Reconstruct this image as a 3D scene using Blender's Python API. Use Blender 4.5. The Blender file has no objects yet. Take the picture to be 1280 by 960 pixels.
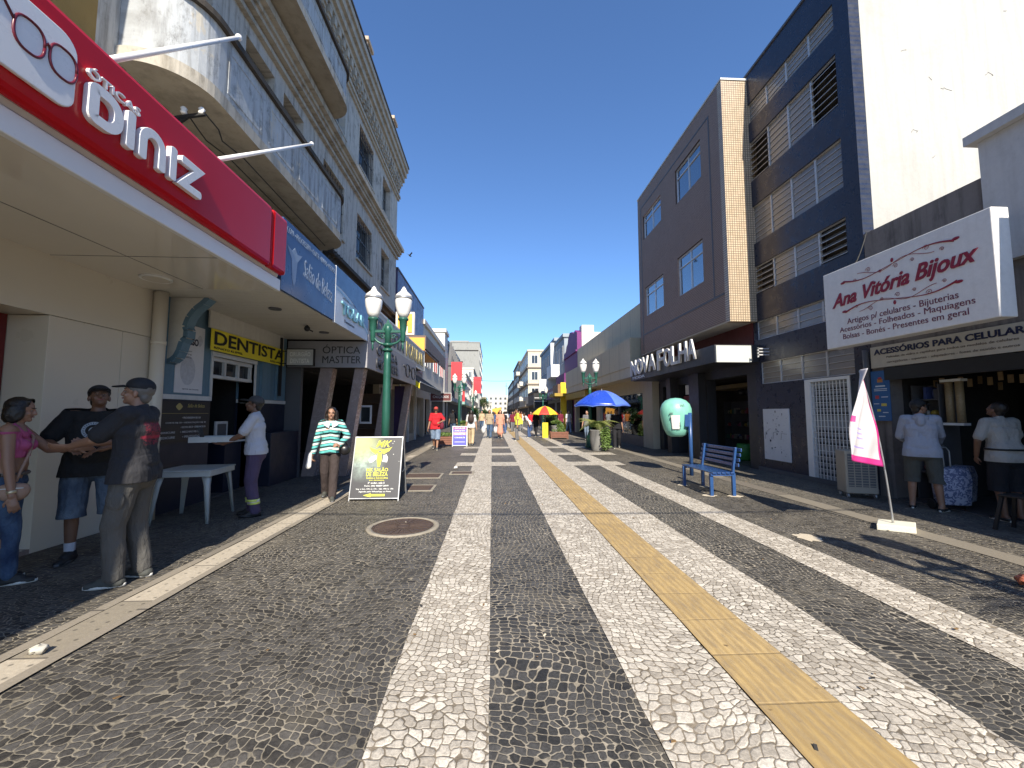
import bpy, bmesh, math, random
from math import pi, sin, cos, radians as rad
from mathutils import Vector, Matrix, noise
random.seed(7)
SC = bpy.context.scene
COL = SC.collection
# ---------------- camera ----------------
cam_d = bpy.data.cameras.new("camera"); cam = bpy.data.objects.new("camera", cam_d); COL.objects.link(cam)
cam.location = (0, 0, 1.5)
cam.rotation_euler = (rad(90 + 4.232), 0, rad(-2.855))
cam_d.sensor_fit = 'HORIZONTAL'; cam_d.sensor_width = 36.0; cam_d.lens = 36.0 * 500 / 1280
cam_d.clip_start = 0.05; cam_d.clip_end = 2000
SC.camera = cam
# ---------------- world, sun, exposure ----------------
SUN_EL = 38.0; SUN_DX = -0.08; SUN_DY = 1.28       # light travels towards +Y, a little towards -X
W = bpy.data.worlds.new("World"); SC.world = W; W.use_nodes = True
wn = W.node_tree; wn.nodes.clear()
sky = wn.nodes.new('ShaderNodeTexSky'); sky.sky_type = 'NISHITA'; sky.sun_disc = False
sky.sun_elevation = rad(SUN_EL)
_to_sun = Vector((-SUN_DX, -SUN_DY, 1)).normalized()
sky.sun_rotation = math.atan2(_to_sun.x, _to_sun.y)
sky.altitude = 300; sky.air_density = 1.0; sky.dust_density = 0.5; sky.ozone_density = 9.0
bg = wn.nodes.new('ShaderNodeBackground'); bg.inputs[1].default_value = 0.122
wo = wn.nodes.new('ShaderNodeOutputWorld')
wn.links.new(sky.outputs[0], bg.inputs[0]); wn.links.new(bg.outputs[0], wo.inputs[0])
sl = bpy.data.lights.new("sun", 'SUN'); sl.energy = 4.6; sl.angle = rad(0.5); sl.color = (1.0, 0.915, 0.775)
so = bpy.data.objects.new("sun", sl); COL.objects.link(so)
so.rotation_euler = (-_to_sun).to_track_quat('-Z', 'Y').to_euler(); so.location = (0, -20, 30)
SC.view_settings.view_transform = 'Standard'; SC.view_settings.look = 'None'
SC.view_settings.exposure = 0.88; SC.view_settings.gamma = 1
SC.cycles.max_bounces = 6; SC.cycles.diffuse_bounces = 3; SC.cycles.glossy_bounces = 3; SC.cycles.transparent_max_bounces = 8
SC.cycles.use_denoising = True

# ---------------- helpers: things ----------------
def tag(o, label=None, cat=None, group=None, kind=None):
    if label: o['label'] = label
    if cat: o['category'] = cat
    if group: o['group'] = group
    if kind: o['kind'] = kind
    return o
def thing(name, label, cat, loc=(0, 0, 0), rz=0, group=None):
    o = bpy.data.objects.new(name, None); COL.objects.link(o); o.empty_display_size = 0.2
    o.location = loc; o.rotation_euler = (0, 0, rz)
    return tag(o, label, cat, group)
def wm(o):
    m = o.matrix_basis.copy()
    if o.parent: m = wm(o.parent) @ o.matrix_parent_inverse @ m
    return m
def put(o, parent, world):
    COL.objects.link(o)
    if parent is not None:
        o.parent = parent
        if world: o.matrix_parent_inverse = wm(parent).inverted()
    return o
def copy_tree(o, parent=None):
    c = o.copy(); COL.objects.link(c)
    if parent is not None: c.parent = parent
    for ch in list(o.children): copy_tree(ch, c)
    return c

def V(*a): return Vector(a)
def FP(side, P, a, z, d):                 # a point on a facade: a along it, z up, d out of it
    if side == 'L': return Vector((P + d, a, z))
    if side == 'R': return Vector((P - d, a, z))
    return Vector((a, P - d, z))          # 'F' faces the camera (-Y)
BAS = {'L': (Vector((0, 1, 0)), Vector((1, 0, 0))), 'R': (Vector((0, -1, 0)), Vector((-1, 0, 0))), 'F': (Vector((1, 0, 0)), Vector((0, -1, 0)))}

class B:
    def __init__(s): s.bm = bmesh.new()
    def face(s, pts, mi=0):
        vs = [s.bm.verts.new(p) for p in pts]
        f = s.bm.faces.new(vs); f.material_index = mi; return f
    def box(s, x0, x1, y0, y1, z0, z1, mi=0):
        x0, x1 = sorted((x0, x1)); y0, y1 = sorted((y0, y1)); z0, z1 = sorted((z0, z1))
        v = [s.bm.verts.new(p) for p in ((x0,y0,z0),(x1,y0,z0),(x1,y1,z0),(x0,y1,z0),(x0,y0,z1),(x1,y0,z1),(x1,y1,z1),(x0,y1,z1))]
        for q in ((0,3,2,1),(4,5,6,7),(0,1,5,4),(1,2,6,5),(2,3,7,6),(3,0,4,7)):
            f = s.bm.faces.new([v[i] for i in q]); f.material_index = mi
        return s
    def fbox(s, side, P, a0, a1, z0, z1, d0, d1, mi=0):
        p = FP(side, P, a0, z0, d0); q = FP(side, P, a1, z1, d1)
        return s.box(p.x, q.x, p.y, q.y, p.z, q.z, mi)
    def obox(s, c, ax, ay, az, mi=0):     # oriented box, half-axis vectors
        c, ax, ay, az = map(Vector, (c, ax, ay, az))
        v = [s.bm.verts.new(c + ax*i + ay*j + az*k) for k in (-1, 1) for (i, j) in ((-1,-1),(1,-1),(1,1),(-1,1))]
        for q in ((0,3,2,1),(4,5,6,7),(0,1,5,4),(1,2,6,5),(2,3,7,6),(3,0,4,7)):
            f = s.bm.faces.new([v[i] for i in q]); f.material_index = mi
        return s
    def bar(s, p0, p1, w, h=None, up=(0,0,1), mi=0):
        p0, p1 = Vector(p0), Vector(p1); h = h or w
        d = (p1 - p0); L = d.length; d.normalize()
        u = Vector(up)
        if abs(d.dot(u)) > .98: u = Vector((0,1,0))
        r = d.cross(u).normalized(); u = r.cross(d).normalized()
        return s.obox((p0+p1)/2, r*w/2, d*L/2, u*h/2, mi)
    def rings(s, rs, mi=0, cap=True, closed=False):
        R = [[s.bm.verts.new(p) for p in r] for r in rs]
        n = len(R[0])
        for a, b in zip(R, R[1:]):
            for i in range(n):
                f = s.bm.faces.new((a[i], a[(i+1) % n], b[(i+1) % n], b[i])); f.material_index = mi; f.smooth = True
        if cap:
            for r, rev in ((R[0], True), (R[-1], False)):
                f = s.bm.faces.new(r[::-1] if rev else r); f.material_index = mi
        return s
    def tube(s, path, r, n=8, mi=0, cap=True):
        path = [Vector(p) for p in path]
        rr = r if isinstance(r, (list, tuple)) else [r]*len(path)
        rs = []; u = None
        for i, p in enumerate(path):
            d = (path[min(i+1, len(path)-1)] - path[max(i-1, 0)]).normalized()
            if u is None:
                u = Vector((0,0,1)) if abs(d.z) < .9 else Vector((1,0,0))
            a = d.cross(u).normalized(); b = a.cross(d).normalized(); u = b
            rs.append([p + (a*cos(2*pi*k/n) + b*sin(2*pi*k/n))*rr[i] for k in range(n)])
        return s.rings([q[::-1] for q in rs], mi, cap)
    def lathe(s, prof, c=(0,0,0), n=20, mi=0, flute=0, cap=True):
        rs = []
        for r, z in prof:
            rs.append([Vector((c[0]+cos(2*pi*k/n)*(r - (flute if k % 2 else 0)), c[1]+sin(2*pi*k/n)*(r - (flute if k % 2 else 0)), c[2]+z)) for k in range(n)])
        return s.rings(rs, mi, cap)
    def ball(s, c, r, n=12, m=8, mi=0, rot=None):
        if not isinstance(r, (tuple, list)): r = (r, r, r)
        rs = []
        for j in range(m+1):
            t = pi*(j+.0)/m; t = min(max(t, .06), pi-.06)
            ring = [Vector((r[0]*sin(t)*cos(2*pi*k/n), r[1]*sin(t)*sin(2*pi*k/n), -r[2]*cos(t))) for k in range(n)]
            if rot: ring = [rot @ p for p in ring]
            rs.append([p + Vector(c) for p in ring])
        return s.rings(rs, mi)
    def prism(s, pts, side, P, d0, d1, mi=0):  # pts (a,z) outline on a facade, extruded d0..d1
        n = len(pts)
        A = [s.bm.verts.new(FP(side, P, a, z, d0)) for a, z in pts]
        Bv = [s.bm.verts.new(FP(side, P, a, z, d1)) for a, z in pts]
        for q in (A[::-1], Bv):
            f = s.bm.faces.new(q); f.material_index = mi
        for i in range(n):
            f = s.bm.faces.new((A[i], A[(i+1) % n], Bv[(i+1) % n], Bv[i])); f.material_index = mi
        return s
    def done(s, name, mats, parent=None, world=True, bevel=0, smooth=False, fix=True):
        if fix: bmesh.ops.recalc_face_normals(s.bm, faces=s.bm.faces[:])
        me = bpy.data.meshes.new(name); s.bm.to_mesh(me); s.bm.free()
        for m in (mats if isinstance(mats, (list, tuple)) else [mats]): me.materials.append(m)
        if smooth:
            for p in me.polygons: p.use_smooth = True
        o = put(bpy.data.objects.new(name, me), parent, world)
        if bevel:
            md = o.modifiers.new("bevel", 'BEVEL'); md.width = bevel; md.segments = 2; md.limit_method = 'ANGLE'
        return o

def fwall(b, side, P, a0, a1, z0, z1, ops=(), t=.3, mi=0):
    As = sorted({a0, a1, *[v for o in ops for v in o[:2] if a0 < v < a1]})
    for p, q in zip(As, As[1:]):
        mid = (p+q)/2
        zs = sorted((max(o[2], z0), min(o[3], z1)) for o in ops if o[0] < mid < o[1])
        cur = z0
        for za, zb in zs:
            if za > cur + 1e-4: b.fbox(side, P, p, q, cur, za, -t, 0, mi)
            cur = max(cur, zb)
        if z1 > cur + 1e-4: b.fbox(side, P, p, q, cur, z1, -t, 0, mi)

def text(name, s, parent, side, P, a0, a1, z0, z1, mat, ext=.003, bold=0, shear=0, d=.004, skew=0, world=True, fit=True):
    """lettering on a facade plane filling a0..a1 (reading direction) and z0..z1"""
    cu = bpy.data.curves.new(name, 'FONT'); cu.body = s; cu.extrude = .5; cu.offset = bold; cu.shear = shear; cu.resolution_u = 3
    cu.align_x = 'CENTER'
    t = bpy.data.objects.new(name, cu); COL.objects.link(t)
    dg = bpy.context.evaluated_depsgraph_get(); dg.update()
    me = bpy.data.meshes.new_from_object(t.evaluated_get(dg))
    bpy.data.objects.remove(t); bpy.data.curves.remove(cu)
    xs = [v.co.x for v in me.vertices]; ys = [v.co.y for v in me.vertices]
    x0, x1, y0, y1 = min(xs), max(xs), min(ys), max(ys)
    if isinstance(side, str):
        r, n = BAS[side]; org = FP(side, P, 0, 0, d)
        up = Vector((0, 0, 1))
        ra = a0 if side != 'R' else -a0
        rb = a1 if side != 'R' else -a1
    else:
        org, r, up, n = side; ra, rb = a0, a1; org = org + n*d
    if ra > rb: ra, rb = rb, ra
    for v in me.vertices:
        fx = (v.co.x-x0)/(x1-x0); fy = (v.co.y-y0)/(y1-y0)
        a = ra + (rb-ra)*fx; z = z0 + (z1-z0)*fy + skew*(fx-.5)
        v.co = org + r*a + up*z + n*(ext*(v.co.z+.5))
    me.materials.clear(); me.materials.append(mat)
    me.name = name
    return put(bpy.data.objects.new(name, me), parent, world)

# ---------------- helpers: materials ----------------
def L(c): c = c/255; return c/12.92 if c <= .04045 else ((c+.055)/1.055)**2.4
def S(r, g, b): return (L(r), L(g), L(b), 1)
def C(r, g=None, b=None):
    if g is None: g = b = r
    return (r, g, b, 1)
class NT:
    def __init__(s, name):
        s.m = bpy.data.materials.new(name); s.m.use_nodes = True
        s.t = s.m.node_tree; s.t.nodes.clear()
        s.o = s.n('ShaderNodeOutputMaterial'); s.b = s.n('ShaderNodeBsdfPrincipled')
        s.t.links.new(s.b.outputs[0], s.o.inputs[0])
    def n(s, ty, **kw):
        x = s.t.nodes.new(ty)
        for k, v in kw.items(): setattr(x, k, v)
        return x
    def put(s, sock, v):
        if v is None: return
        if isinstance(v, bpy.types.NodeSocket): s.t.links.new(v, sock)
        else: sock.default_value = v
    def math(s, op, a, b=None, c=None, clamp=False):
        x = s.n('ShaderNodeMath', operation=op); x.use_clamp = clamp
        for i, v in enumerate((a, b, c)): s.put(x.inputs[i], v)
        return x.outputs[0]
    def mix(s, f, a, b, mode='MIX'):
        x = s.n('ShaderNodeMix', data_type='RGBA', blend_type=mode)
        s.put(x.inputs[0], f); s.put(x.inputs[6], a); s.put(x.inputs[7], b); return x.outputs[2]
    def pos(s): return s.n('ShaderNodeNewGeometry').outputs['Position']
    def obj(s): return s.n('ShaderNodeTexCoord').outputs['Object']
    def map(s, v, sc=(1,1,1), loc=(0,0,0), rot=(0,0,0)):
        x = s.n('ShaderNodeMapping'); s.put(x.inputs[0], v)
        x.inputs['Scale'].default_value = sc; x.inputs['Location'].default_value = loc; x.inputs['Rotation'].default_value = rot
        return x.outputs[0]
    def noise(s, v, sc, det=4, rough=.6, dist=0):
        x = s.n('ShaderNodeTexNoise'); s.put(x.inputs['Vector'], v)
        x.inputs['Scale'].default_value = sc; x.inputs['Detail'].default_value = det; x.inputs['Roughness'].default_value = rough
        x.inputs['Distortion'].default_value = dist
        return x.outputs[0]
    def ramp(s, f, a, b, lo=0., hi=1.):
        x = s.n('ShaderNodeMapRange'); x.clamp = True
        s.put(x.inputs[0], f); x.inputs[1].default_value = a; x.inputs[2].default_value = b
        x.inputs[3].default_value = lo; x.inputs[4].default_value = hi; return x.outputs[0]
    def xyz(s, v):
        x = s.n('ShaderNodeSeparateXYZ'); s.put(x.inputs[0], v); return x.outputs
    def comb(s, x_, y_, z_):
        x = s.n('ShaderNodeCombineXYZ')
        for i, v in enumerate((x_, y_, z_)): s.put(x.inputs[i], v)
        return x.outputs[0]
    def bump(s, h, st=.3, d=.01):
        x = s.n('ShaderNodeBump'); s.put(x.inputs['Height'], h)
        x.inputs['Strength'].default_value = st; x.inputs['Distance'].default_value = d
        s.t.links.new(x.outputs[0], s.b.inputs['Normal'])
    def out(s, col, rough=.7, metal=0, spec=.5):
        s.put(s.b.inputs['Base Color'], col); s.put(s.b.inputs['Roughness'], rough)
        s.put(s.b.inputs['Metallic'], metal); s.put(s.b.inputs['Specular IOR Level'], spec)
        return s.m
def sc(c, k): return (min(c[0]*k, 1), min(c[1]*k, 1), min(c[2]*k, 1), 1)
def M(name, col, rough=.6, metal=0, var=.18, vs=3., bmp=.0, bs=60, spec=.5, dirt=0., obj=False, coat=0):
    t = NT(name); p = t.obj() if obj else t.pos()
    c = t.mix(t.noise(p, vs), sc(col, 1-var), sc(col, 1+var))
    if dirt:
        d = t.ramp(t.noise(t.map(p, (1, 1, .35)), vs*1.7, 6, .7), .48, .72)
        c = t.mix(t.math('MULTIPLY', d, dirt), c, sc(col, .35))
    if bmp: t.bump(t.noise(p, bs, 3), bmp, .01)
    r = t.ramp(t.noise(p, vs*2.3), .3, .7, max(rough-.08, .02), min(rough+.08, 1))
    m = t.out(c, r, metal, spec)
    if coat: t.b.inputs['Coat Weight'].default_value = coat; t.b.inputs['Coat Roughness'].default_value = .08
    return m
def glassmat(name, tint=(.8,.85,.9,1), refl=.25):
    t = NT(name); t.t.nodes.remove(t.b)
    g = t.n('ShaderNodeBsdfGlossy'); g.inputs['Roughness'].default_value = .03; g.inputs['Color'].default_value = (.9,.95,1,1)
    tr = t.n('ShaderNodeBsdfTransparent'); tr.inputs[0].default_value = tint
    fr = t.n('ShaderNodeFresnel'); fr.inputs[0].default_value = 1.5
    f = t.math('ADD', fr.outputs[0], refl, clamp=True)
    mx = t.n('ShaderNodeMixShader'); t.put(mx.inputs[0], f)
    t.t.links.new(tr.outputs[0], mx.inputs[1]); t.t.links.new(g.outputs[0], mx.inputs[2])
    t.t.links.new(mx.outputs[0], t.o.inputs[0]); return t.m
def facecoord(t, axis):
    x, y, z = t.xyz(t.pos()); return (x if axis == 'F' else y), z
def tiles(name, c1, c2, grout, w, h, axis, rough=.4, off=0., gw=.12, bmp=.3, patch=0, spec=.5):
    t = NT(name); a, z = facecoord(t, axis)
    br = t.n('ShaderNodeTexBrick'); t.put(br.inputs['Vector'], t.comb(a, z, 0))
    br.offset = off; br.inputs['Scale'].default_value = 1; br.inputs['Brick Width'].default_value = w; br.inputs['Row Height'].default_value = h
    br.inputs['Mortar Size'].default_value = gw*h; br.inputs['Mortar Smooth'].default_value = .2
    br.inputs['Color1'].default_value = c1; br.inputs['Color2'].default_value = c2; br.inputs['Mortar'].default_value = grout
    c = br.outputs[0]
    c = t.mix(t.ramp(t.noise(t.pos(), .9, 5), .35, .7, 0, .35), c, sc(c1, .55))
    if patch: c = t.mix(t.ramp(t.noise(t.pos(), .45, 2), .55, .62, 0, patch), c, sc(grout, 1.0))
    t.bump(t.math('SUBTRACT', 1, br.outputs[1]), bmp, .004)
    return t.out(c, t.ramp(t.noise(t.pos(), 6), .3, .7, rough-.1, rough+.15), 0, spec)
def plaster(name, col, dark, axis='L', streak=.6, mould=.3, peel=None, rough=.85, vs=.8, lines=None):
    """weathered render: vertical run marks, blotches of mould, optional flaked paint"""
    t = NT(name); a, z = facecoord(t, axis); p = t.pos()
    st = t.noise(t.comb(t.math('MULTIPLY', a, 5), t.math('MULTIPLY', z, .35), 0), 1.6, 6, .65)
    bl = t.noise(p, vs, 8, .7, .4)
    fine = t.noise(p, 14, 5, .7)
    c = t.mix(fine, sc(col, .86), sc(col, 1.1))
    c = t.mix(t.ramp(st, .48, .75, 0, streak), c, dark)
    c = t.mix(t.ramp(bl, .55, .72, 0, mould), c, sc(dark, .6))
    if peel:
        pl = t.ramp(t.noise(p, 1.3, 9, .75, .8), .6, .63)
        c = t.mix(t.math('MULTIPLY', pl, .8), c, peel)
    if lines:
        k = t.math('FRACT', t.math('MULTIPLY', a, 1/lines))
        c = t.mix(t.ramp(t.math('ABSOLUTE', t.math('SUBTRACT', k, .5)), .47, .495, 0, .45), c, sc(dark, .5))
    sp = t.noise(t.map(p, (1,1,.6), (3,7,1)), 4.5, 9, .78)
    c = t.mix(t.ramp(sp, .54, .68, 0, min(mould*.8, .7)), c, sc(dark, .8))
    t.bump(t.math('ADD', t.math('MULTIPLY', fine, .5), bl), .35, .02)
    return t.out(c, rough, 0, .3)
# ---------------- ground ----------------
def stone(name, c_lo, c_hi, joint, scale=19.5, jw=.075, rnd=.74, seed=0., rough=.55):
    t = NT(name); p = t.pos()
    wob = t.n('ShaderNodeTexNoise'); t.put(wob.inputs['Vector'], p); wob.inputs['Scale'].default_value = 11; wob.inputs['Detail'].default_value = 2
    low = t.n('ShaderNodeTexNoise'); t.put(low.inputs['Vector'], t.map(p, (1,1,0), (seed*2,5,0))); low.inputs['Scale'].default_value = .9; low.inputs['Detail'].default_value = 1
    vm = t.n('ShaderNodeVectorMath', operation='MULTIPLY_ADD'); t.put(vm.inputs[0], wob.outputs['Color']); vm.inputs[1].default_value = (.022,.022,0); t.put(vm.inputs[2], p)
    vl = t.n('ShaderNodeVectorMath', operation='MULTIPLY_ADD'); t.put(vl.inputs[0], low.outputs['Color']); vl.inputs[1].default_value = (.55,.55,0); t.put(vl.inputs[2], vm.outputs[0])
    pm = t.map(vl.outputs[0], (1, 1.04, 0), (seed, seed*.7, 0), (0, 0, .12))
    v1 = t.n('ShaderNodeTexVoronoi', feature='F2', voronoi_dimensions='2D', distance='MINKOWSKI'); t.put(v1.inputs['Vector'], pm)
    v2 = t.n('ShaderNodeTexVoronoi', feature='F1', voronoi_dimensions='2D', distance='MINKOWSKI'); t.put(v2.inputs['Vector'], pm)
    for v in (v1, v2): v.inputs['Exponent'].default_value = 7.0; v.inputs['Scale'].default_value = scale; v.inputs['Randomness'].default_value = rnd
    wn_ = t.noise(p, 26, 4, .7)
    d = t.math('ADD', t.math('MULTIPLY', t.math('SUBTRACT', v1.outputs['Distance'], v2.outputs['Distance']), .55), t.math('MULTIPLY', t.math('SUBTRACT', wn_, .5), .13))
    edge = t.ramp(d, jw*.45, jw*1.25)
    cell = t.xyz(v2.outputs['Color'])[0]
    c = t.mix(t.ramp(cell, .05, .95), c_lo, c_hi)
    c = t.mix(t.ramp(t.noise(p, 48, 8, .85, .6), .40, .58), sc3(t, c, .58), c)
    big = t.noise(p, .55, 5, .6)
    jn = t.mix(t.ramp(t.math('ADD', t.math('MULTIPLY', big, .5), t.math('MULTIPLY', t.noise(p, 7, 4, .7), .5)), .42, .58), sc(joint, .5), sc(joint, 1.15))
    c = t.mix(edge, jn, c)
    c = t.mix(t.ramp(t.noise(p, 1.7, 6, .7), .52, .72, 0, .35), c, sc(joint, .8))       # dust trodden over the stones
    c = t.mix(t.ramp(t.noise(t.map(p, (1,1,1), (9,4,0)), .9, 7, .75), .58, .74, 0, .28), c, (.03,.027,.024,1))
    h = t.math('ADD', t.math('MULTIPLY', t.ramp(d, 0, jw*2.2), 1.0), t.math('MULTIPLY', wn_, .35))
    h = t.math('ADD', h, t.math('MULTIPLY', cell, .35))
    t.bump(h, .55, .006)
    return t.out(c, t.mix(edge, (.9,.9,.9,1), (rough,)*3+(1,)), 0, .16)
def sc3(t, col, k):
    return t.mix(1.0, col, (k, k, k, 1), 'MULTIPLY')
m_dark = stone("dark_paving_stone", (.048,.045,.042,1), (.118,.111,.103,1), (.29,.255,.195,1), jw=.062)
m_darkb = stone("basalt_paving_stone", (.038,.037,.036,1), (.100,.096,.090,1), (.33,.29,.225,1), seed=3.3, jw=.062)
m_white = stone("white_paving_stone", (.44,.395,.33,1), (.74,.68,.58,1), (.24,.20,.15,1), seed=7.1, jw=.06, scale=18, rough=.6)
def strip_obj(name, mat, x0, x1, y0, y1, z, jit=.006, kind='structure', cross=False):
    b = B(); n = int((y1-y0)/.09) if (y1-y0) < 40 else 300
    if cross: n = int(abs(x1-x0)/.09)
    Lp, Rp = [], []
    for i in range(n+1):
        j1, j2 = random.uniform(-jit, jit), random.uniform(-jit, jit)
        if cross:
            x = x0+(x1-x0)*i/n; Lp.append(b.bm.verts.new((x, y1+j1, z))); Rp.append(b.bm.verts.new((x, y0+j2, z)))
        else:
            y = y0+(y1-y0)*(i/n)**1.6; Lp.append(b.bm.verts.new((x0+j1, y, z))); Rp.append(b.bm.verts.new((x1+j2, y, z)))
    for i in range(n): b.bm.faces.new((Lp[i], Rp[i], Rp[i+1], Lp[i+1]))
    o = b.done(name, mat); 
    if o.data.polygons[0].normal.z < 0: o.data.flip_normals()
    return tag(o, kind=kind)
t = NT("earth_and_asphalt"); c_ = t.mix(t.noise(t.pos(), .2), C(.05), C(.09,.085,.075)); m_earth = t.out(c_, .9)
b = B(); b.face(((-600,-80,-.02),(600,-80,-.02),(600,900,-.02),(-600,900,-.02))); tag(b.done("ground", m_earth), kind='structure')
b = B(); b.face(((-6.5,-9,0),(10.6,-9,0),(10.6,170,0),(-6.5,170,0))); tag(b.done("paving", m_dark), kind='structure')
strip_obj("dark_stripe", m_darkb, -.01, .77, -4, 150, .004, .003)
strip_obj("dark_stripe", m_darkb, 2.36, 3.10, -4, 150, .004, .003)
strip_obj("white_stripe", m_white, -.56, -.01, -4, 150, .008)
strip_obj("white_stripe", m_white, .77, 1.36, -4, 150, .008)
strip_obj("white_stripe", m_white, 1.80, 2.36, -4, 150, .008)
strip_obj("white_stripe", m_white, 3.10, 3.55, -4, 150, .008)
for yc in (12.0, 14.9, 17.75): 
    strip_obj("cross_stripe", m_white, -1.05-(yc-12)*.03, 3.9+(yc-12)*.22, yc-.45, yc+.45, .012, cross=True)
# tactile strip
t = NT("tactile_tile"); x_, y_, z_ = t.xyz(t.pos())
rib = t.math('SINE', t.math('MULTIPLY', x_, 2*pi/.055))
tl = t.math('FRACT', t.math('MULTIPLY', y_, 1/.42))
jt = t.ramp(t.math('ABSOLUTE', t.math('SUBTRACT', tl, .5)), .475, .49)
tx = t.math('FRACT', t.math('MULTIPLY', t.math('SUBTRACT', x_, 1.36), 1/.44))
cell = t.n('ShaderNodeTexWhiteNoise', noise_dimensions='1D'); t.put(cell.inputs['W'], t.math('FLOOR', t.math('MULTIPLY', y_, 1/.42)))
c_ = t.mix(cell.outputs[0], (.42,.29,.115,1), (.50,.355,.155,1))
c_ = t.mix(t.ramp(t.noise(t.map(t.pos(), (3, .6, 1)), 6, 8, .8), .42, .62, 0, .95), c_, (.27,.20,.115,1))
c_ = t.mix(t.ramp(rib, -.9, .1, .55, 0), c_, (.30,.20,.08,1))
c_ = t.mix(t.math('MULTIPLY', jt, t.ramp(t.noise(t.pos(), 3), .4, .6, .1, .6)), c_, (.22,.15,.07,1))
c_ = t.mix(t.ramp(t.noise(t.pos(), 11, 3, .5), .70, .74, 0, .8), c_, (.10,.06,.03,1))
t.bump(t.math('SUBTRACT', t.math('MULTIPLY', t.ramp(rib, -.5, .6), 1), jt), .5, .005)
m_tact = t.out(c_, .75)
strip_obj("tactile_strip", m_tact, 1.36, 1.80, -4, 150, .016, .002)
# side strips: drain cover slabs on the left, worn concrete joint on the right
def slabs(name, per, axis_off, ca, cb, dots=True):
    t = NT(name); x_, y_, z_ = t.xyz(t.pos())
    f = t.math('MULTIPLY', t.math('ADD', y_, axis_off), 1/per)
    k = t.n('ShaderNodeTexWhiteNoise', noise_dimensions='1D'); t.put(k.inputs['W'], t.math('FLOOR', f))
    c = t.mix(t.ramp(k.outputs[0], .35, .5), ca, cb)
    c = t.mix(t.ramp(t.noise(t.pos(), 30, 5, .8), .35, .7, 0, .35), c, (.13,.11,.085,1))
    jt = t.ramp(t.math('ABSOLUTE', t.math('SUBTRACT', t.math('FRACT', f), .5)), .485, .495)
    c = t.mix(t.math('MULTIPLY', jt, .8), c, (.05,.045,.04,1))
    if dots:
        v = t.n('ShaderNodeTexVoronoi', voronoi_dimensions='2D'); t.put(v.inputs['Vector'], t.pos()); v.inputs['Scale'].default_value = 8; v.inputs['Randomness'].default_value = .25
        c = t.mix(t.ramp(v.outputs['Distance'], .07, .13, .6, 0), c, (.03,.028,.025,1))
    t.bump(t.noise(t.pos(), 60, 4), .4, .006)
    return t.out(c, .85)
m_slab = slabs("drain_slab", .75, .3, (.27,.235,.18,1), (.47,.41,.32,1))
m_slab2 = slabs("worn_concrete_strip", 1.9, .3, (.15,.13,.105,1), (.21,.185,.145,1), False)
m_edge = slabs("kerb_concrete", 1.1, .0, (.20,.175,.14,1), (.27,.235,.185,1), False)
strip_obj("drain_strip", m_slab, -2.93, -2.70, -4, 110, .010, .003)
strip_obj("kerb_strip", m_edge, -3.02, -2.934, -4, 110, .014, .006)
strip_obj("kerb_strip", m_edge, -2.696, -2.62, -4, 110, .014, .006)
strip_obj("kerb_strip", m_slab2, 5.22, 5.52, -4, 110, .006, .015)
# mortar patches
def patch(name, pts, mat, z, kind='structure'):
    b = B(); b.face([(x, y, z) for x, y in pts]); return tag(b.done(name, mat), kind=kind)
m_mort = M("spilled_mortar", (.52,.45,.34,1), .9, var=.25, vs=25, bmp=.4)
def blob(cx, cy, rx, ry, n=22, j=.25):
    return [(cx+rx*cos(2*pi*i/n)*random.uniform(1-j, 1+j), cy+ry*sin(2*pi*i/n)*random.uniform(1-j, 1+j)) for i in range(n)]
patch("mortar_patch", blob(3.83, 4.78, .13, .17), m_mort, .006)
for x, y, r in ((4.41,7.15,.13),(3.97,7.24,.13),(4.01,8.3,.12),(4.35,8.1,.12)): patch("mortar_patch", blob(x, y+.02, r, r*.8), m_mort, .009)
# left worn slab: dark metal access covers set in pale frames
m_iron = M("rusty_cast_iron", (.09,.062,.05,1), .65, .3, var=.3, vs=18, bmp=.4, bs=90)
m_frame = M("cover_frame_concrete", (.27,.24,.19,1), .9, var=.35, vs=14, bmp=.3)
def cover(x0, x1, y0, y1, label):
    th = thing("access_cover", label, "cover", ((x0+x1)/2, (y0+y1)/2, 0), group="square access covers in the paving")
    b = B(); w = .055
    b.box(x0-w, x1+w, y0-w, y0, 0, .014); b.box(x0-w, x1+w, y1, y1+w, 0, .014); b.box(x0-w, x0, y0, y1, 0, .014); b.box(x1, x1+w, y0, y1, 0, .014)
    b.done("frame", m_frame, th)
    b = B(); b.box(x0+.005, x1-.005, y0+.005, y1-.005, 0, .012)
    for i in range(12):
        y = y0+.04+(y1-y0-.08)*i/11; b.box(x0+.04, x1-.04, y-.008, y+.008, .012, .015)
    b.done("lid", m_iron, th)
cover(-1.95, -1.2, 8.0, 8.55, "rusty square cover in pale frame, nearest one behind the sandwich board")
cover(-2.1, -1.25, 9.55, 10.2, "dark square cover behind the nearer cover, left of the white stripe")
cover(-1.0, -.50, 10.1, 10.5, "small square cover close to the left edge of the white stripe")
# manhole
th = thing("manhole", "round rusty manhole cover with radial ribs in pale concrete ring", "manhole", (-1.17, 5.5, 0))
b = B(); n = 48
ri, ro = .40, .47
ri_ = [[Vector((r*cos(2*pi*k/n)*(1+random.uniform(-.012,.012)), r*sin(2*pi*k/n), z)) for k in range(n)] for r, z in ((ro,.0),(ro,.016),(ri,.016),(ri,.004))]
b.rings(ri_, cap=False); b.done("ring", m_frame, th, world=False)
b = B(); b.lathe([(.395,0),(.395,.01)], n=48)
for k in range(24):
    a = 2*pi*k/24; b.bar((.09*cos(a), .09*sin(a), .012), (.36*cos(a), .36*sin(a), .012), .012, .008)
for r in (.08, .375): b.tube([(r*cos(2*pi*k/36), r*sin(2*pi*k/36), .011) for k in range(37)], .007, 5)
b.done("lid", m_iron, th, world=False)
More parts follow.
